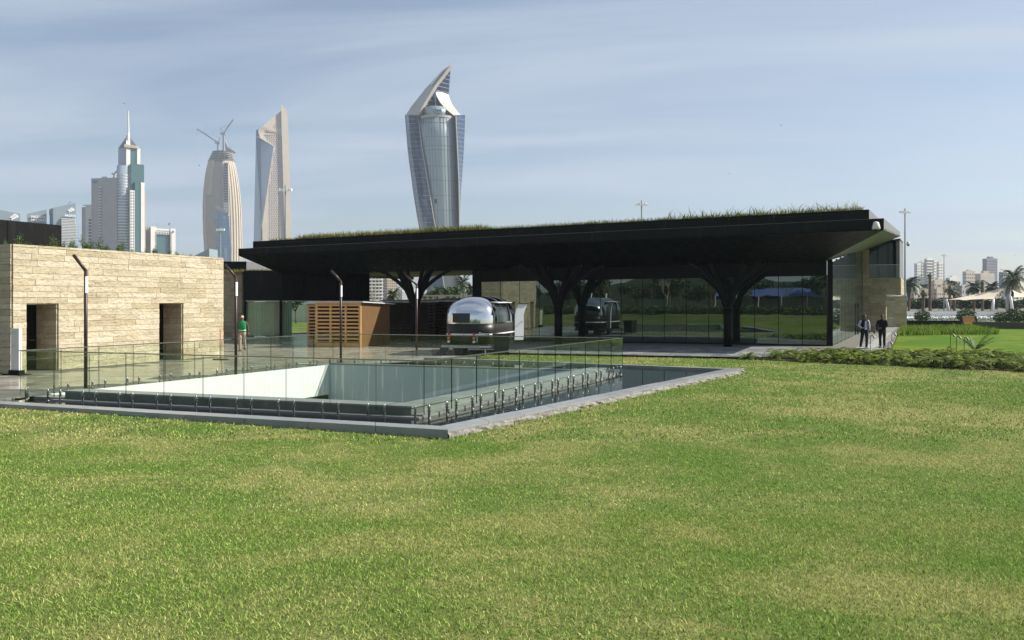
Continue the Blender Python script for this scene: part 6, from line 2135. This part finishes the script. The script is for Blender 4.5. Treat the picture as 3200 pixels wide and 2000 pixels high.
# ---- sculpted beige tower
p = mapper(760, 300, 3.15, 1805)
p.ray = (860 - 1600) / F
p.fold = (165, .55, .0)
ah = thing('carved_tower', tuple(p(300, 2016, 15)), 'tall beige stone tower carved to a slanted point', 'tower')
BT_ = 2016
MB().plate([p(126, 398, 14), p(160, 408, 5), p(300, 490, 2), p(165, 1418, 2), p(90, BT_, 2), p(90, BT_, 14), ], depth(p, 38)).build('glass_face', M['tower_glass_lt'], ah)
MB().plate([p(126, 340, 10), p(150, 322, 6), p(163, 408, 4.5), p(190, 1418, 1.6), p(160, 1418, 1.6), p(150, BT_, 1.6), p(146, 1418, 13), p(126, 400, 13)], depth(p, 38)).build('glass_edge_face', M['tower_glass'], ah)
MB().plate([p(150, 330, 5), p(190, 298, 5), p(290, 212, 5), p(374, 146, 5), p(374, 380, 5), p(366, 1418, 5), p(366, BT_, 5), p(80, BT_, 5), p(165, 1418, 5), p(300, 490, 5), p(215, 440, 5), p(160, 404, 5), p(148, 360, 5)], depth(p, 36)).build('window_face', M['beige'], ah)
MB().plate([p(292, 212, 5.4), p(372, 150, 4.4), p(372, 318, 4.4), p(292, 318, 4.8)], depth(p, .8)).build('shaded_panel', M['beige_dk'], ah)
MB().plate([p(372, 75, 0), p(437, 155, 0), p(446, 400, 0), p(477, 1418, 0), p(485, BT_, 0), p(415, BT_, 0), p(411, 1418, 0), p(391, 760, 0), p(378, 300, 0)], depth(p, 40)).build('right_shaft', M['beige'], ah)
MB().plate([p(357, 380, 3.6), p(379, 380, 3.6), p(391, 760, 3.6), p(412, 1418, 3.6), p(415, BT_, 3.6), p(360, BT_, 3.6), p(360, 1418, 3.6)], depth(p, 30)).build('grey_strip', M['beige_dk'], ah)
MB().plate([p(232, 330, 4), p(340, 345, 4), p(350, 362, 4), p(240, 348, 4)], depth(p, 2)).build('torn_ledge', M['beige_dk'], ah)
wn_ = MB()
rr = random.Random(9)
for j in range(46):
    zy = 385 + j * 22.3
    xl = 300 - (zy - 490) * (135 / 928) + 8 if zy > 490 else 205 + max(0, (zy - 400)) * .9
    xl = max(xl, 236 if zy > 950 else 200)
    x = 352 - (j % 2) * 6
    while x > xl + 6:
        a, b = p(x - 5, zy + 7.5, 5), p(x + 4, zy - 7.5, 5)
        wn_.obox(V((a.x, a.y - .5, a.z)), V((b.x - a.x, b.y - a.y, 0)), V((0, .8, 0)), V((0, 0, b.z - a.z)))
        x -= 22
wn_.build('windows', M['city_slate'], ah, kind='stuff')
MB().plate([p(128, 402, 12.6), p(162, 412, 3.6), p(300, 494, .6), p(300, 484, .6), p(220, 436, 2.5), p(165, 400, 3.6)], depth(p, 3)).build('cut_rim', M['off_white'], ah)

# ---- rounded tower under construction with two cranes
p = mapper(580, 350, 3.025, 1535)
nb_ = thing('ribbed_tower', tuple(p(355, 1784, 20)), 'rounded ribbed beige tower under construction with cranes on top', 'tower')
S_ = 1535 / F / 3.025
prof = [(470, 226, 452), (540, 208, 474), (620, 195, 490), (720, 184, 505), (800, 178, 514), (900, 175, 522), (1000, 175, 527), (1150, 180, 530), (1290, 188, 531), (1784, 205, 520)]
def oval(zy, x0, x1, n=40, ex=0.0, depth=1.0):
    c = p((x0 + x1) / 2, zy, 24); rx = (x1 - x0) / 2 * S_ + ex; ry = rx * .85 * depth
    return [c + V((rx * math.cos(2 * math.pi * k / n), ry * math.sin(2 * math.pi * k / n), 0)) for k in range(n)]
MB().loft([oval(*q) for q in prof]).build('body', M['beige_dk'], nb_, True)
ribs_ang = [math.radians(a) for a in (184, 196, 208, 220, 230, 239, 247, 296, 304, 312, 322, 332, 344, 356)]
for i, an in enumerate(ribs_ang):
    pts = []
    for zy, x0, x1 in prof:
        c = p((x0 + x1) / 2, zy, 24); rx = (x1 - x0) / 2 * S_ + .6
        pts.append(c + V((rx * math.cos(an), rx * .85 * math.sin(an), 0)))
    if 225 < math.degrees(an) < 250:
        pts = pts[:5]
    rings_ = []
    o = V((math.cos(an), math.sin(an), 0)); sd = V((-o.y, o.x, 0))
    for q in pts:
        rings_.append([q - sd * 2.2 - o * 1.5, q - sd * 1.6 + o * 1.0, q + sd * 1.6 + o * 1.0, q + sd * 2.2 - o * 1.5])
    MB().loft(rings_).build('rib', M['beige'], nb_)
# open slot with floor slabs
slot = [(380, 345, 398), (600, 350, 402), (900, 356, 406), (980, 360, 408)]
def slot_pt(zy, side, dy):
    for (a, l0, r0), (b, l1, r1) in zip(slot, slot[1:]):
        if a <= zy <= b:
            t = (zy - a) / (b - a)
            return p((l0 + (l1 - l0) * t) if side == 0 else (r0 + (r1 - r0) * t), zy, dy)
def front_dy(zy, zx):
    for (a, l0, r0), (b, l1, r1) in zip(prof, prof[1:]):
        if a <= zy <= b:
            t = (zy - a) / (b - a)
            x0, x1 = l0 + (l1 - l0) * t, r0 + (r1 - r0) * t
            rx = (x1 - x0) / 2; cx_ = (x0 + x1) / 2
            return 24 - .85 * S_ * math.sqrt(max(0, rx * rx - (zx - cx_) ** 2))
    return 6
rows = []
for zy in (480, 560, 640, 720, 800, 880, 960):
    d = front_dy(zy, 375) - .9
    rows.append([slot_pt(zy, 0, d), slot_pt(zy, 1, d), slot_pt(zy, 1, d + 4), slot_pt(zy, 0, d + 4)])
MB().loft(rows).build('open_slot', M['city_slate'], nb_)
for k in range(19):
    zy = 490 + k * 25
    d = front_dy(zy, 375) - 1.6
    MB().bar(slot_pt(zy, 0, d), slot_pt(zy, 1, d), 1.2, 1.3 if k < 15 else 4.0).build('floor_slab', M['concrete'] if k < 15 else M['off_white'], nb_)
for s_ in (0, 1):
    MB().tube([slot_pt(zy, s_, front_dy(zy, 375) - 1.8) for zy in (480, 640, 800, 960)], 1.0, 6).build('slot_edge', M['concrete'], nb_)
# blue glazing of the lower front
gl = []
for zy, x0, x1 in ((935, 292, 300), (960, 292, 370), (985, 292, 408), (1100, 294, 416), (1290, 300, 426), (1784, 312, 430)):
    d0, d1 = front_dy(zy, x0) - 4.5, front_dy(zy, x1) - 4.5
    dm_ = front_dy(zy, (x0 + x1) / 2) - 5.0
    gl.append([p(x0, zy, d0), p((x0 + x1) / 2, zy, dm_), p(x1, zy, d1), p(x1, zy, d1 + 3), p(x0, zy, d0 + 3)])
MB().loft(gl).build('blue_glazing', M['tower_sky'], nb_)
gr_ = MB()
for k in range(12):
    zy = 990 + k * 32
    gr_.bar(p(296, zy, front_dy(zy, 296) - 5.2), p(414, zy, front_dy(zy, 414) - 5.2), .5, .6)
gr_.build('floor_lines', M['tower_glass'], nb_, kind='stuff')
pts = [p(248, 862, front_dy(862, 248) - 2.5), p(300, 925, front_dy(925, 300) - 2.8), p(395, 968, front_dy(960, 395) - 2.8), p(350, 905, front_dy(905, 350) - 2.5)]
MB().plate(pts, V((0, 3, 0))).build('slanted_truss', M['galv'], nb_)
MB().box(p(296, 0).x, p(345, 0).x, p(0, 0, front_dy(990, 320) - 3.2).y, p(0, 0, front_dy(990, 320) - 1).y, p(0, 999).z, p(0, 986).z).build('banner', M['off_white'], nb_)
# unfinished top
MB().loft([oval(470, 232, 446), oval(430, 250, 440), oval(372, 275, 430)]).build('core_top', M['city_slate'], nb_)
for k in range(6):
    zy = 466 - k * 17
    t = k / 5
    MB().loft([oval(zy, 224 + 40 * t, 456 - 26 * t, 40, 2.0), oval(zy - 4, 224 + 40 * t, 456 - 26 * t, 40, 2.0)]).build('deck', M['concrete'], nb_)
MB().plate([p(370, 265, 4), p(400, 330, 2), p(470, 378, 6), p(455, 390, 8), p(375, 360, 4)], V((0, 5, 0))).build('scaffold_fin', M['galv'], nb_)
for k in range(12):
    an = 2 * math.pi * k / 12
    c = oval(470, 226, 452, 12)[k]; c2 = oval(372, 280, 428, 12)[k]
    MB().tube([c, c2], .8, 5).build('top_column', M['galv'], nb_)
def crane(base, head, jib_tip, back_tip, lab):
    t = thing('tower_crane', tuple(base), lab, 'crane', 'cranes on the ribbed tower')
    MB().bar(base, head, 3.0, 3.0).build('mast', M['galv'], t)
    MB().box(head.x - 5, head.x + 4, head.y - 2, head.y + 2, head.z, head.z + 3.5).build('cab', M['galv'], t)
    MB().bar(head + V((0, 0, 2)), jib_tip, 1.9, 2.2).build('jib', M['galv'], t)
    MB().bar(head + V((0, 0, 2)), back_tip, 1.2, 1.2).build('a_frame', M['galv'], t)
    MB().tube([back_tip, jib_tip.lerp(head, .25)], .3, 4).build('stay_cable', M['galv'], t)
    return t
c1_ = crane(p(306, 372, 14), p(306, 300, 14), p(108, 160, 14), p(330, 238, 14), 'left luffing crane with its jib raised to the left')
MB().tube([p(108, 162, 14), p(103, 490, 14)], .22, 4).build('hoist_rope', M['galv'], c1_)
MB().box(p(99, 0).x, p(107, 0).x, p(0, 0, 13).y, p(0, 0, 15).y, p(0, 498).z, p(0, 488).z).build('hook_block', M['city_slate'], c1_)
crane(p(358, 372, 10), p(358, 215, 10), p(450, 72, 10), p(328, 155, 10), 'right luffing crane with its jib raised to the right')

# ---- complex with the spired tower
p = mapper(200, 330, 3.025, 1080)
p.ray = (390 - 1600) / F
p.fold = (560, .75, .25)
GB = 1845
kb_ = thing('spired_tower', tuple(p(620, GB, 10)), 'stepped white and green glass tower with pyramid roof and spire', 'tower')
z0 = -.2
quadbox(MB(), p, 512, 626, 398, z0, 14, 26).build('grey_shaft', M['tower_glass_lt'], kb_)
quadbox(MB(), p, 588, 627, 388, z0, 9, 30).build('white_shaft', M['off_white'], kb_)
quadbox(MB(), p, 627, 692, 388, z0, 10, 28).build('green_shaft', M['tower_green'], kb_)
quadbox(MB(), p, 690, 722, 402, z0, 9, 28).build('white_shaft', M['off_white'], kb_)
quadbox(MB(), p, 631, 757, 545, z0, 5, 30).build('green_step', M['tower_green'], kb_)
quadbox(MB(), p, 671, 727, 718, z0, 0, 20).build('green_step', M['tower_green'], kb_)
quadbox(MB(), p, 727, 762, 725, z0, -1, 26).build('white_fin', M['off_white'], kb_)
quadbox(MB(), p, 762, 771, 820, z0, 4, 20).build('edge_fin', M['beige_dk'], kb_)
quadbox(MB(), p, 624, 668, 798, z0, -2, 14).build('window_strip_wall', M['off_white'], kb_)
w_ = MB(); win_grid(w_, p, 624, 668, 808, GB, 2, 38, .42, .55, -2); w_.build('windows', M['window'], kb_, kind='stuff')
# rounded balcony bay
bay = []
for zy in (570, 1000, GB):
    c = p(558, zy, 14); rx = 56 * 1080 / F / 3.025
    bay.append([c + V((rx * math.cos(a_), rx * .9 * math.sin(a_), 0)) for a_ in [math.pi + math.pi * k / 14 for k in range(15)]])
MB().loft(bay).build('bay', M['tower_glass_lt'], kb_, True)
for k in range(44):
    zy = 660 + k * 27
    c = p(558, zy, 14); rx = 57.5 * 1080 / F / 3.025
    rg = [c + V((rx * math.cos(a_), rx * .9 * math.sin(a_), 0)) for a_ in [math.pi + math.pi * q / 14 for q in range(15)]]
    MB().loft([[q_ - UP * .55 for q_ in rg], [q_ + UP * .55 for q_ in rg]]).build('balcony_band', M['off_white'], kb_)
# pyramid and spire
ap = p(604, 275, 22)
bs = [p(512, 404, 14), p(695, 390, 9), p(695, 390, 36), p(512, 404, 40)]
MB().add([*bs, ap], [(0, 1, 4), (1, 2, 4), (2, 3, 4), (3, 0, 4), (3, 2, 1, 0)]).build('pyramid_roof', M['city_slate'], kb_)
MB().bar(p(600, 390, 8), p(604, 275, 21), 3.6, 1.5).build('roof_rib', M['off_white'], kb_)
MB().tube([p(611, 385, 12), p(608, 260, 18), p(606, 50, 18)], [2.2, 1.5, .9], 8).build('spire', M['off_white'], kb_)
a, b = p(570, 390, 7), p(695, 380, 7)
MB().obox(a, V((b.x - a.x, b.y - a.y, 0)), V((0, 3, 0)), V((0, 0, b.z - a.z))).build('cornice', M['beige_dk'], kb_)
# white slab block with the blue initials
sl = thing('slab_block', tuple(p(380, GB, 10)), 'pale windowless slab tower with blue initials at its top corner', 'tower')
quadbox(MB(), p, 258, 504, 688, z0, 6, 26).build('slab', M['concrete'], sl)
quadbox(MB(), p, 332, 356, 765, z0, 5, 3).build('stair_strip', M['off_white'], sl)
w_ = MB(); win_grid(w_, p, 334, 354, 775, GB, 1, 40, .8, .45, 4.6); w_.build('windows', M['window'], sl, kind='stuff')
w_ = MB(); win_grid(w_, p, 268, 284, 740, GB, 1, 36, .6, .14, 6); w_.build('vents', M['window'], sl, kind='stuff')
quadbox(MB(), p, 355, 405, 672, p(0, 690).z, 12, 8).build('roof_plant', M['off_white'], sl)
MB().tube([p(470, 688, 12), p(472, 650, 12), p(512, 600, 12)], .9, 6).build('roof_gantry', M['galv'], sl)
MB().tube([p(472, 652, 12), p(452, 640, 12)], .9, 6).build('roof_gantry', M['galv'], sl)
o = place('lettering', text_mesh('KBT', 8.6, pm('pale_blue_letters', (.16, .32, .50), .5, 0, 0), .3, bold=.02), sl, p(291, 718, 5.2), -math.atan(.25 / (1 - .25 * p.ray)))
# building beside it with balconies
nl = thing('balcony_block', tuple(p(215, GB, 30)), 'narrow white apartment block with dark balconies left of the slab tower', 'building')
quadbox(MB(), p, 168, 204, 960, z0, 30, 30).build('side_wall', M['concrete'], nl)
quadbox(MB(), p, 204, 262, 948, z0, 28, 30).build('front_wall', M['off_white'], nl)
for k in range(14):
    a, b = p(232, 1089 + 30.5 * k, 27.2), p(264, 1072 + 30.5 * k, 27.2)
    MB().obox(a, V((b.x - a.x, b.y - a.y, 0)), V((0, 2, 0)), V((0, 0, b.z - a.z))).build('balcony', M['window'], nl)
a, b = p(178, 947, 27), p(262, 934, 27)
MB().obox(a, V((b.x - a.x, b.y - a.y, 0)), V((0, 2, 0)), V((0, 0, b.z - a.z))).build('billboard', M['white'], nl)
# building with green glass front at the right
gb = thing('green_glass_block', tuple(p(915, GB, 10)), 'low block with green glass front between white pillars and a flag', 'building')
quadbox(MB(), p, 775, 822, 1142, z0, 16, 26).build('wing', M['concrete'], gb)
quadbox(MB(), p, 820, 872, 1142, z0, 4, 24).build('pillar', M['off_white'], gb)
quadbox(MB(), p, 1006, 1055, 1162, z0, 4, 24).build('pillar', M['off_white'], gb)
quadbox(MB(), p, 872, 1006, 1195, z0, 8, 22).build('green_glass', M['tower_green'], gb)
quadbox(MB(), p, 872, 1006, 1160, p(0, 1168).z, 5, 10).build('cornice', M['off_white'], gb)
for k in range(9):
    quadbox(MB(), p, 876 + k * 15, 883 + k * 15, 1168, p(0, 1205).z, 5.4, 4).build('fin', M['off_white'], gb)
for zx in (866, 1013):
    quadbox(MB(), p, zx, zx + 5, 1190, z0, 3.6, 2).build('groove', M['beige_dk'], gb)
c = p(1030, 1193, 3.7)
MB().tube([c, c + V((0, -.5, 0))], 1.5, 16).build('round_emblem', M['concrete'], gb)
for zx, top in ((815, 1085), (836, 1100), (855, 1095), (876, 1095), (893, 1105)):
    MB().tube([p(zx, 1145, 12), p(zx, top, 12)], .28, 4).build('antenna', M['galv'], gb)
MB().tube([p(1003, 1165, 8), p(1003, 1105, 8)], .25, 5).build('flagpole', M['galv'], gb)
MB().plate([p(1003, 1105, 8), p(985, 1112, 8), p(988, 1132, 9), p(1003, 1122, 8)], V((0, .2, 0))).build('flag', M['city_slate'], gb)

# ---- three slanted-top towers at far left with white diamond marks
p = mapper(0, 600, 6.873, 900)
p.ray = (150 - 1600) / F
p.fold = (1142, .5, .0)
GB = 2337
def diamond(parent, cx_, cy_, w, dy):
    """striped diamond emblem: chevron bars"""
    h = w * .86
    for k in range(4):
        off = w * (.02 + .27 * k) / 2
        th = w * .085
        # bars run down-left to centre then down-right, like folded ribbons
        a = (cx_ - w / 2 + off * 1.0 + w * .0, cy_ + h * .02 - off * .75)
        b = (a[0] + w * .30, a[1] - h * .0 + h * .06)
        m = MB()
        q = [p(cx_ - w * .5 + k * w * .17, cy_ + h * .04 - k * h * .14, dy), p(cx_ - w * .5 + k * w * .17 + th * 1.6, cy_ + h * .04 - k * h * .14 - th * 1.2, dy),
             p(cx_ - w * .12 + k * w * .20 + th, cy_ + h * .08 - k * h * .10, dy), p(cx_ - w * .20 + k * w * .22 + th, cy_ + h * .44 - k * h * .12, dy), p(cx_ - w * .28 + k * w * .21, cy_ + h * .36 - k * h * .11, dy), p(cx_ - w * .16 + k * w * .19, cy_ + h * .13 - k * h * .11, dy)]
        m.plate(q, V((0, .35, 0)))
        m.build('emblem_bar', M['white_letter'], parent)
PALEB = pm('pale_blue_panel', (.25, .305, .325), .35, 0, .05, .05)
t1 = thing('slant_top_tower', tuple(p(1400, GB, 10)), 'slant-topped tower with white diamond emblem, right of three', 'tower', 'pale slant-topped towers')
MB().plate([p(1142, 340, 4), p(1625, 235, 4), p(1640, GB, 4), p(1142, GB, 4)], depth(p, 26)).build('front', PALEB, t1)
MB().plate([p(1065, 368, 12), p(1142, 338, 4), p(1142, GB, 4), p(1065, GB, 12)], V((4, 16, 0))).build('side', M['tower_sky'], t1)
MB().plate([p(1068, 380, 11.2), p(1134, 352, 4.2), p(1134, 470, 4.2), p(1068, 490, 11.2)], V((-.3, -.6, 0))).build('dark_louvre', M['city_slate'], t1)
MB().plate([p(1316, 545, 2.6), p(1622, 565, 2.6), p(1622, 675, 2.6), p(1660, 675, 2.6), p(1668, GB, 2.6), p(1316, GB, 2.6)], V((0, 2, 0))).build('blue_glass', M['tower_sky'], t1)
for k in range(26):
    zy = 580 + k * 33.5
    a, b = p(1318, zy + 2.5, 1.7), p(1618 if k < 3 else 1650, zy - 2.5, 1.7)
    MB().obox(a, V((b.x - a.x, b.y - a.y, 0)), V((0, 1, 0)), V((0, 0, b.z - a.z))).build('floor_band', M['off_white'], t1)
diamond(t1, 1515, 392, 140, 3.4)
place('lettering', text_mesh('MAZAYA', 10.2, M['white_letter'], .2, bold=.03, height=2.5), t1, p(1512, 508, 2.6), math.atan(.5 / (1 + .5 * p.ray)))
MB().tube([p(1450, 262, 8), p(1500, 225, 8), p(1520, 205, 8)], .5, 5).build('roof_arm', M['galv'], t1)
p.fold = (575, .5, 0)
t2 = thing('slant_top_tower', tuple(p(790, GB, 10)), 'slant-topped tower with two lines of white lettering, middle of three', 'tower', 'pale slant-topped towers')
MB().plate([p(575, 470, 4), p(1000, 372, 4), p(1005, GB, 4), p(575, GB, 4)], depth(p, 26)).build('front', PALEB, t2)
for k, (tx, zy) in enumerate((('MAZAYA', 536), ('HOLDING', 605))):
    place('lettering', text_mesh(tx, 13.6, M['white_letter'], .2, bold=.02, height=2.5), t2, p(830, zy, 2.8), math.atan(.5 / (1 + .5 * p.ray)))
p.fold = (-300, .5, 0)
t3 = thing('slant_top_tower', tuple(p(200, GB, 10)), 'slant-topped tower with white diamond emblem at the left edge', 'tower', 'pale slant-topped towers')
MB().plate([p(-300, 330, 4), p(430, 465, 4), p(432, GB, 4), p(-300, GB, 4)], depth(p, 26)).build('front', PALEB, t3)
diamond(t3, 290, 540, 180, 3.4)
# grey gable near the ribbed tower
ga_ = thing('grey_gable', tuple(U(632, 790, 700)), 'pale grey slanted roof end left of the ribbed tower base', 'building')
MB().plate([U(610, 798, 700), U(654, 777, 700), U(654, 940, 700), U(610, 940, 700)], V((0, 20, 0))).build('gable', PALEB, ga_)

# ---- generic city blocks
PSI = math.radians(30)
BU, BV = V((math.cos(PSI), math.sin(PSI), 0)), V((-math.sin(PSI), math.cos(PSI), 0))
def run_to(o, d, px):
    """length along d from o until the picture column px is reached"""
    k = (px - 1600) / F
    return (k * o.y - o.x) / (d.x - k * d.y)
def block(x0, x1, ytop, Y, mat, lab, nx_=5, ny_=8, fw=.5, fh=.5, roof=True, wm_=None, ybot=938, slabs=False, corner=.28):
    c = U(x0 + (x1 - x0) * corner, ytop, Y)
    zt_ = c.z
    c = V((c.x, c.y, 0))
    t = thing('city_block', tuple(c), lab, 'building', 'city blocks on the horizon')
    wr, wl = run_to(c, BU, x1), run_to(c, BV, x0)
    MB().obox(V((c.x, c.y, -.2)), BU * wr, BV * wl, V((0, 0, zt_ + .2))).build('wall', mat, t)
    zb2 = U(0, ybot, Y).z
    w = MB()
    for d, nn_, L, n_ in ((BU, -BV, wr, nx_), (BV, -BU, wl, max(2, int(nx_ * wl / wr)))):
        for j in range(ny_):
            cz_ = zb2 + (zt_ - 1.5 - zb2) * (j + .5) / ny_; hh_ = (zt_ - 1.5 - zb2) / ny_ * fh
            for i in range(n_):
                ww_ = L / n_ * fw
                w.obox(c + d * (L * (i + .5) / n_ - ww_ / 2) + nn_ * .1 + V((0, 0, cz_ - hh_ / 2)), d * ww_, -nn_ * .4, V((0, 0, hh_)))
    w.build('windows', wm_ or M['window'], t, kind='stuff')
    if slabs:
        for j in range(ny_ + 1):
            z = zb2 + (zt_ - 1.5 - zb2) * j / ny_
            MB().obox(c - BV * .9 - BU * .2 + V((0, 0, z - .18)), BU * (wr + .4), BV * .88, V((0, 0, .36))).build('balcony_slab', M['off_white'], t)
    if roof:
        MB().obox(c + BU * wr * .3 + BV * wl * .2 + V((0, 0, zt_)), BU * wr * .4, BV * wl * .5, V((0, 0, wr * .12))).build('roof_room', mat, t)
        MB().obox(c + V((0, 0, zt_)), BU * wr, BV * .3, V((0, 0, .7))).build('parapet', mat, t)
    return t
CY = 950
block(2857, 2890, 823, CY, M['off_white'], 'white apartment tower, leftmost of the tight cluster', 4, 13, .35, .4)
block(2888, 2916, 808, CY + 6, M['off_white'], 'tallest white apartment tower of the tight cluster', 4, 14, .45, .35, slabs=True)
block(2915, 2927, 812, CY - 4, M['off_white'], 'narrow white tower in the tight apartment cluster', 2, 13, .4, .35)
block(2927, 2952, 819, CY + 2, M['off_white'], 'white apartment tower, rightmost of the tight cluster', 3, 13, .4, .4)
block(3008, 3047, 848, 1000, M['city_tan'], 'tan apartment block left of the slate tower', 5, 8, .45, .4)
block(3070, 3117, 808, 1150, M['city_slate'], 'dark slate tower, tallest on the right skyline', 6, 14, .55, .3)
block(3047, 3108, 855, 900, M['city_tan'], 'tan block with pale framed balconies before the slate tower', 5, 6, .7, .55, wm_=M['concrete'])
block(3121, 3170, 850, 1050, M['city_slate'], 'grey slate block right of the slate tower', 5, 7, .5, .4)
block(3168, 3230, 846, 980, M['concrete'], 'grey block cut by the right edge', 6, 7, .45, .4)
block(2833, 2850, 872, 700, M['concrete'], 'small grey block between the wing and the apartment cluster', 3, 6, .4, .4)
block(2906, 2958, 877, 560, M['city_tan'], 'low pinkish tan house row before the apartment cluster', 6, 4, .3, .35)
block(2955, 3000, 868, 640, M['off_white'], 'low white block right of the apartment cluster', 5, 5, .45, .4)
block(2838, 2905, 905, 400, M['city_tan'], 'low tan house behind the palms near the wing', 6, 2, .3, .4)
block(2905, 2985, 902, 380, M['city_tan'], 'wide low tan house behind the fan palms', 8, 2, .28, .35)
block(2985, 3060, 893, 420, M['concrete'], 'pale grey low house above the sail', 6, 2, .3, .4)
block(3055, 3130, 905, 360, M['city_tan'], 'low tan house behind the sail mast', 7, 2, .3, .4)
block(3125, 3240, 898, 430, M['off_white'], 'low pale house row at the right edge', 9, 2, .3, .4)
block(1134, 1195, 800, 430, M['off_white'], 'white apartment block with tidy balconies in the breezeway', 4, 12, .62, .45, slabs=True)
block(1196, 1243, 866, 520, M['beige'], 'cream apartment block beside the white one in the breezeway', 5, 8, .4, .5)
block(1240, 1300, 905, 560, M['off_white'], 'low pale houses behind the branching column', 7, 4, .4, .4)
block(880, 960, 905, 300, M['off_white'], 'pale low building seen through the green glass', 6, 3, .4, .4)

# birds
for px, py, Y, lab in ((387, 323, 260, 'tiny dark bird in the sky above the spired tower'), (2442, 391, 240, 'tiny dark bird high above the right part of the black roof'), (2281, 542, 260, 'tiny dark bird just over the black roof'), (3174, 797, 300, 'tiny dark bird above the city blocks at the right edge')):
    c = U(px, py, Y)
    m = MB().add([c, c + V((.5, .1, .16)), c + V((.15, .25, .02)), c + V((-.5, .1, .12)), c + V((-.15, .25, .02)), c + V((0, -.28, .0)), c + V((0, .3, -.05)), c + V((0, 0, -.09))], [(0, 1, 2), (0, 4, 3), (0, 2, 6), (0, 6, 4), (5, 0, 7), (7, 0, 6), (5, 1, 0), (5, 0, 3)])
    m.build('bird', M['city_slate'], None, label=lab, cat='bird', group='birds in the sky')

# ================================================================== lawn blades
def lawn_pts(y0, y1, extra=760):
    def f(r, n):
        out = np.zeros((0, 3))
        poolp = [(q.x, q.y) for q in pool_out]
        while len(out) < n:
            m = int((n - len(out)) * 1.5) + 100
            y = np.sqrt(r.uniform(y0 * y0, y1 * y1, m))
            k = (1600 + extra) / F
            x = r.uniform(-k, k, m) * y
            s = np.clip((15.5 - y) / 14.5, 0, 1); s = s * s * (3 - 2 * s)
            base = -0.085 + 0.075 * np.clip((-x - 2) / 8, 0, 1)
            fade = np.clip((y - 22) / 6, 0, 1)
            z = base * (1 - fade) - .10 * fade + .78 * s + .03 * np.sin(x * .35 + 1) * np.sin(y * .5) * s
            # outside kerb and paving
            ok = np.ones(m, bool)
            far = y > 14.5
            idx = np.where(far)[0]
            for i in idx:
                q = (x[i], y[i])
                if in_poly(q, poolp) or in_poly(q, pp) or in_poly(q, bed):
                    ok[i] = False
            # left of the near kerb's end is plaza
            d = (x + 13.9) * 0
            out = np.concatenate([out, np.stack([x, y, z - .004], axis=1)[ok]])
        return out[:n]
    return f
blade_object('lawn_grass', [
    blades(350000, lawn_pts(4.2, 9.0), .016, .040, .0055, 101, 1.5),
    blades(240000, lawn_pts(9.0, 15.5), .016, .044, .009, 102, 1.5),
    blades(84000, lawn_pts(15.5, 27), .03, .065, .02, 103, 1.0),
    blades(30000, lawn_pts(27, 41), .03, .065, .035, 104, 1.0)], M['blade'], label='short mown lawn grass, green with straw-coloured patches', cat='grass', kind='stuff')

# ================================================================== air
hz = MB().box(-2700, 2700, -420, 2700, -7, 445)
t = NT('hazy_air')
pv = t.n('ShaderNodeVolumePrincipled')
pv.inputs['Color'].default_value = (0.66, 0.74, 0.86, 1)
pv.inputs['Density'].default_value = 0.00016
pv.inputs['Anisotropy'].default_value = 0.2
t.l(pv.outputs[0], t.out.inputs['Volume'])
hz.build('haze', t.m, kind='stuff')
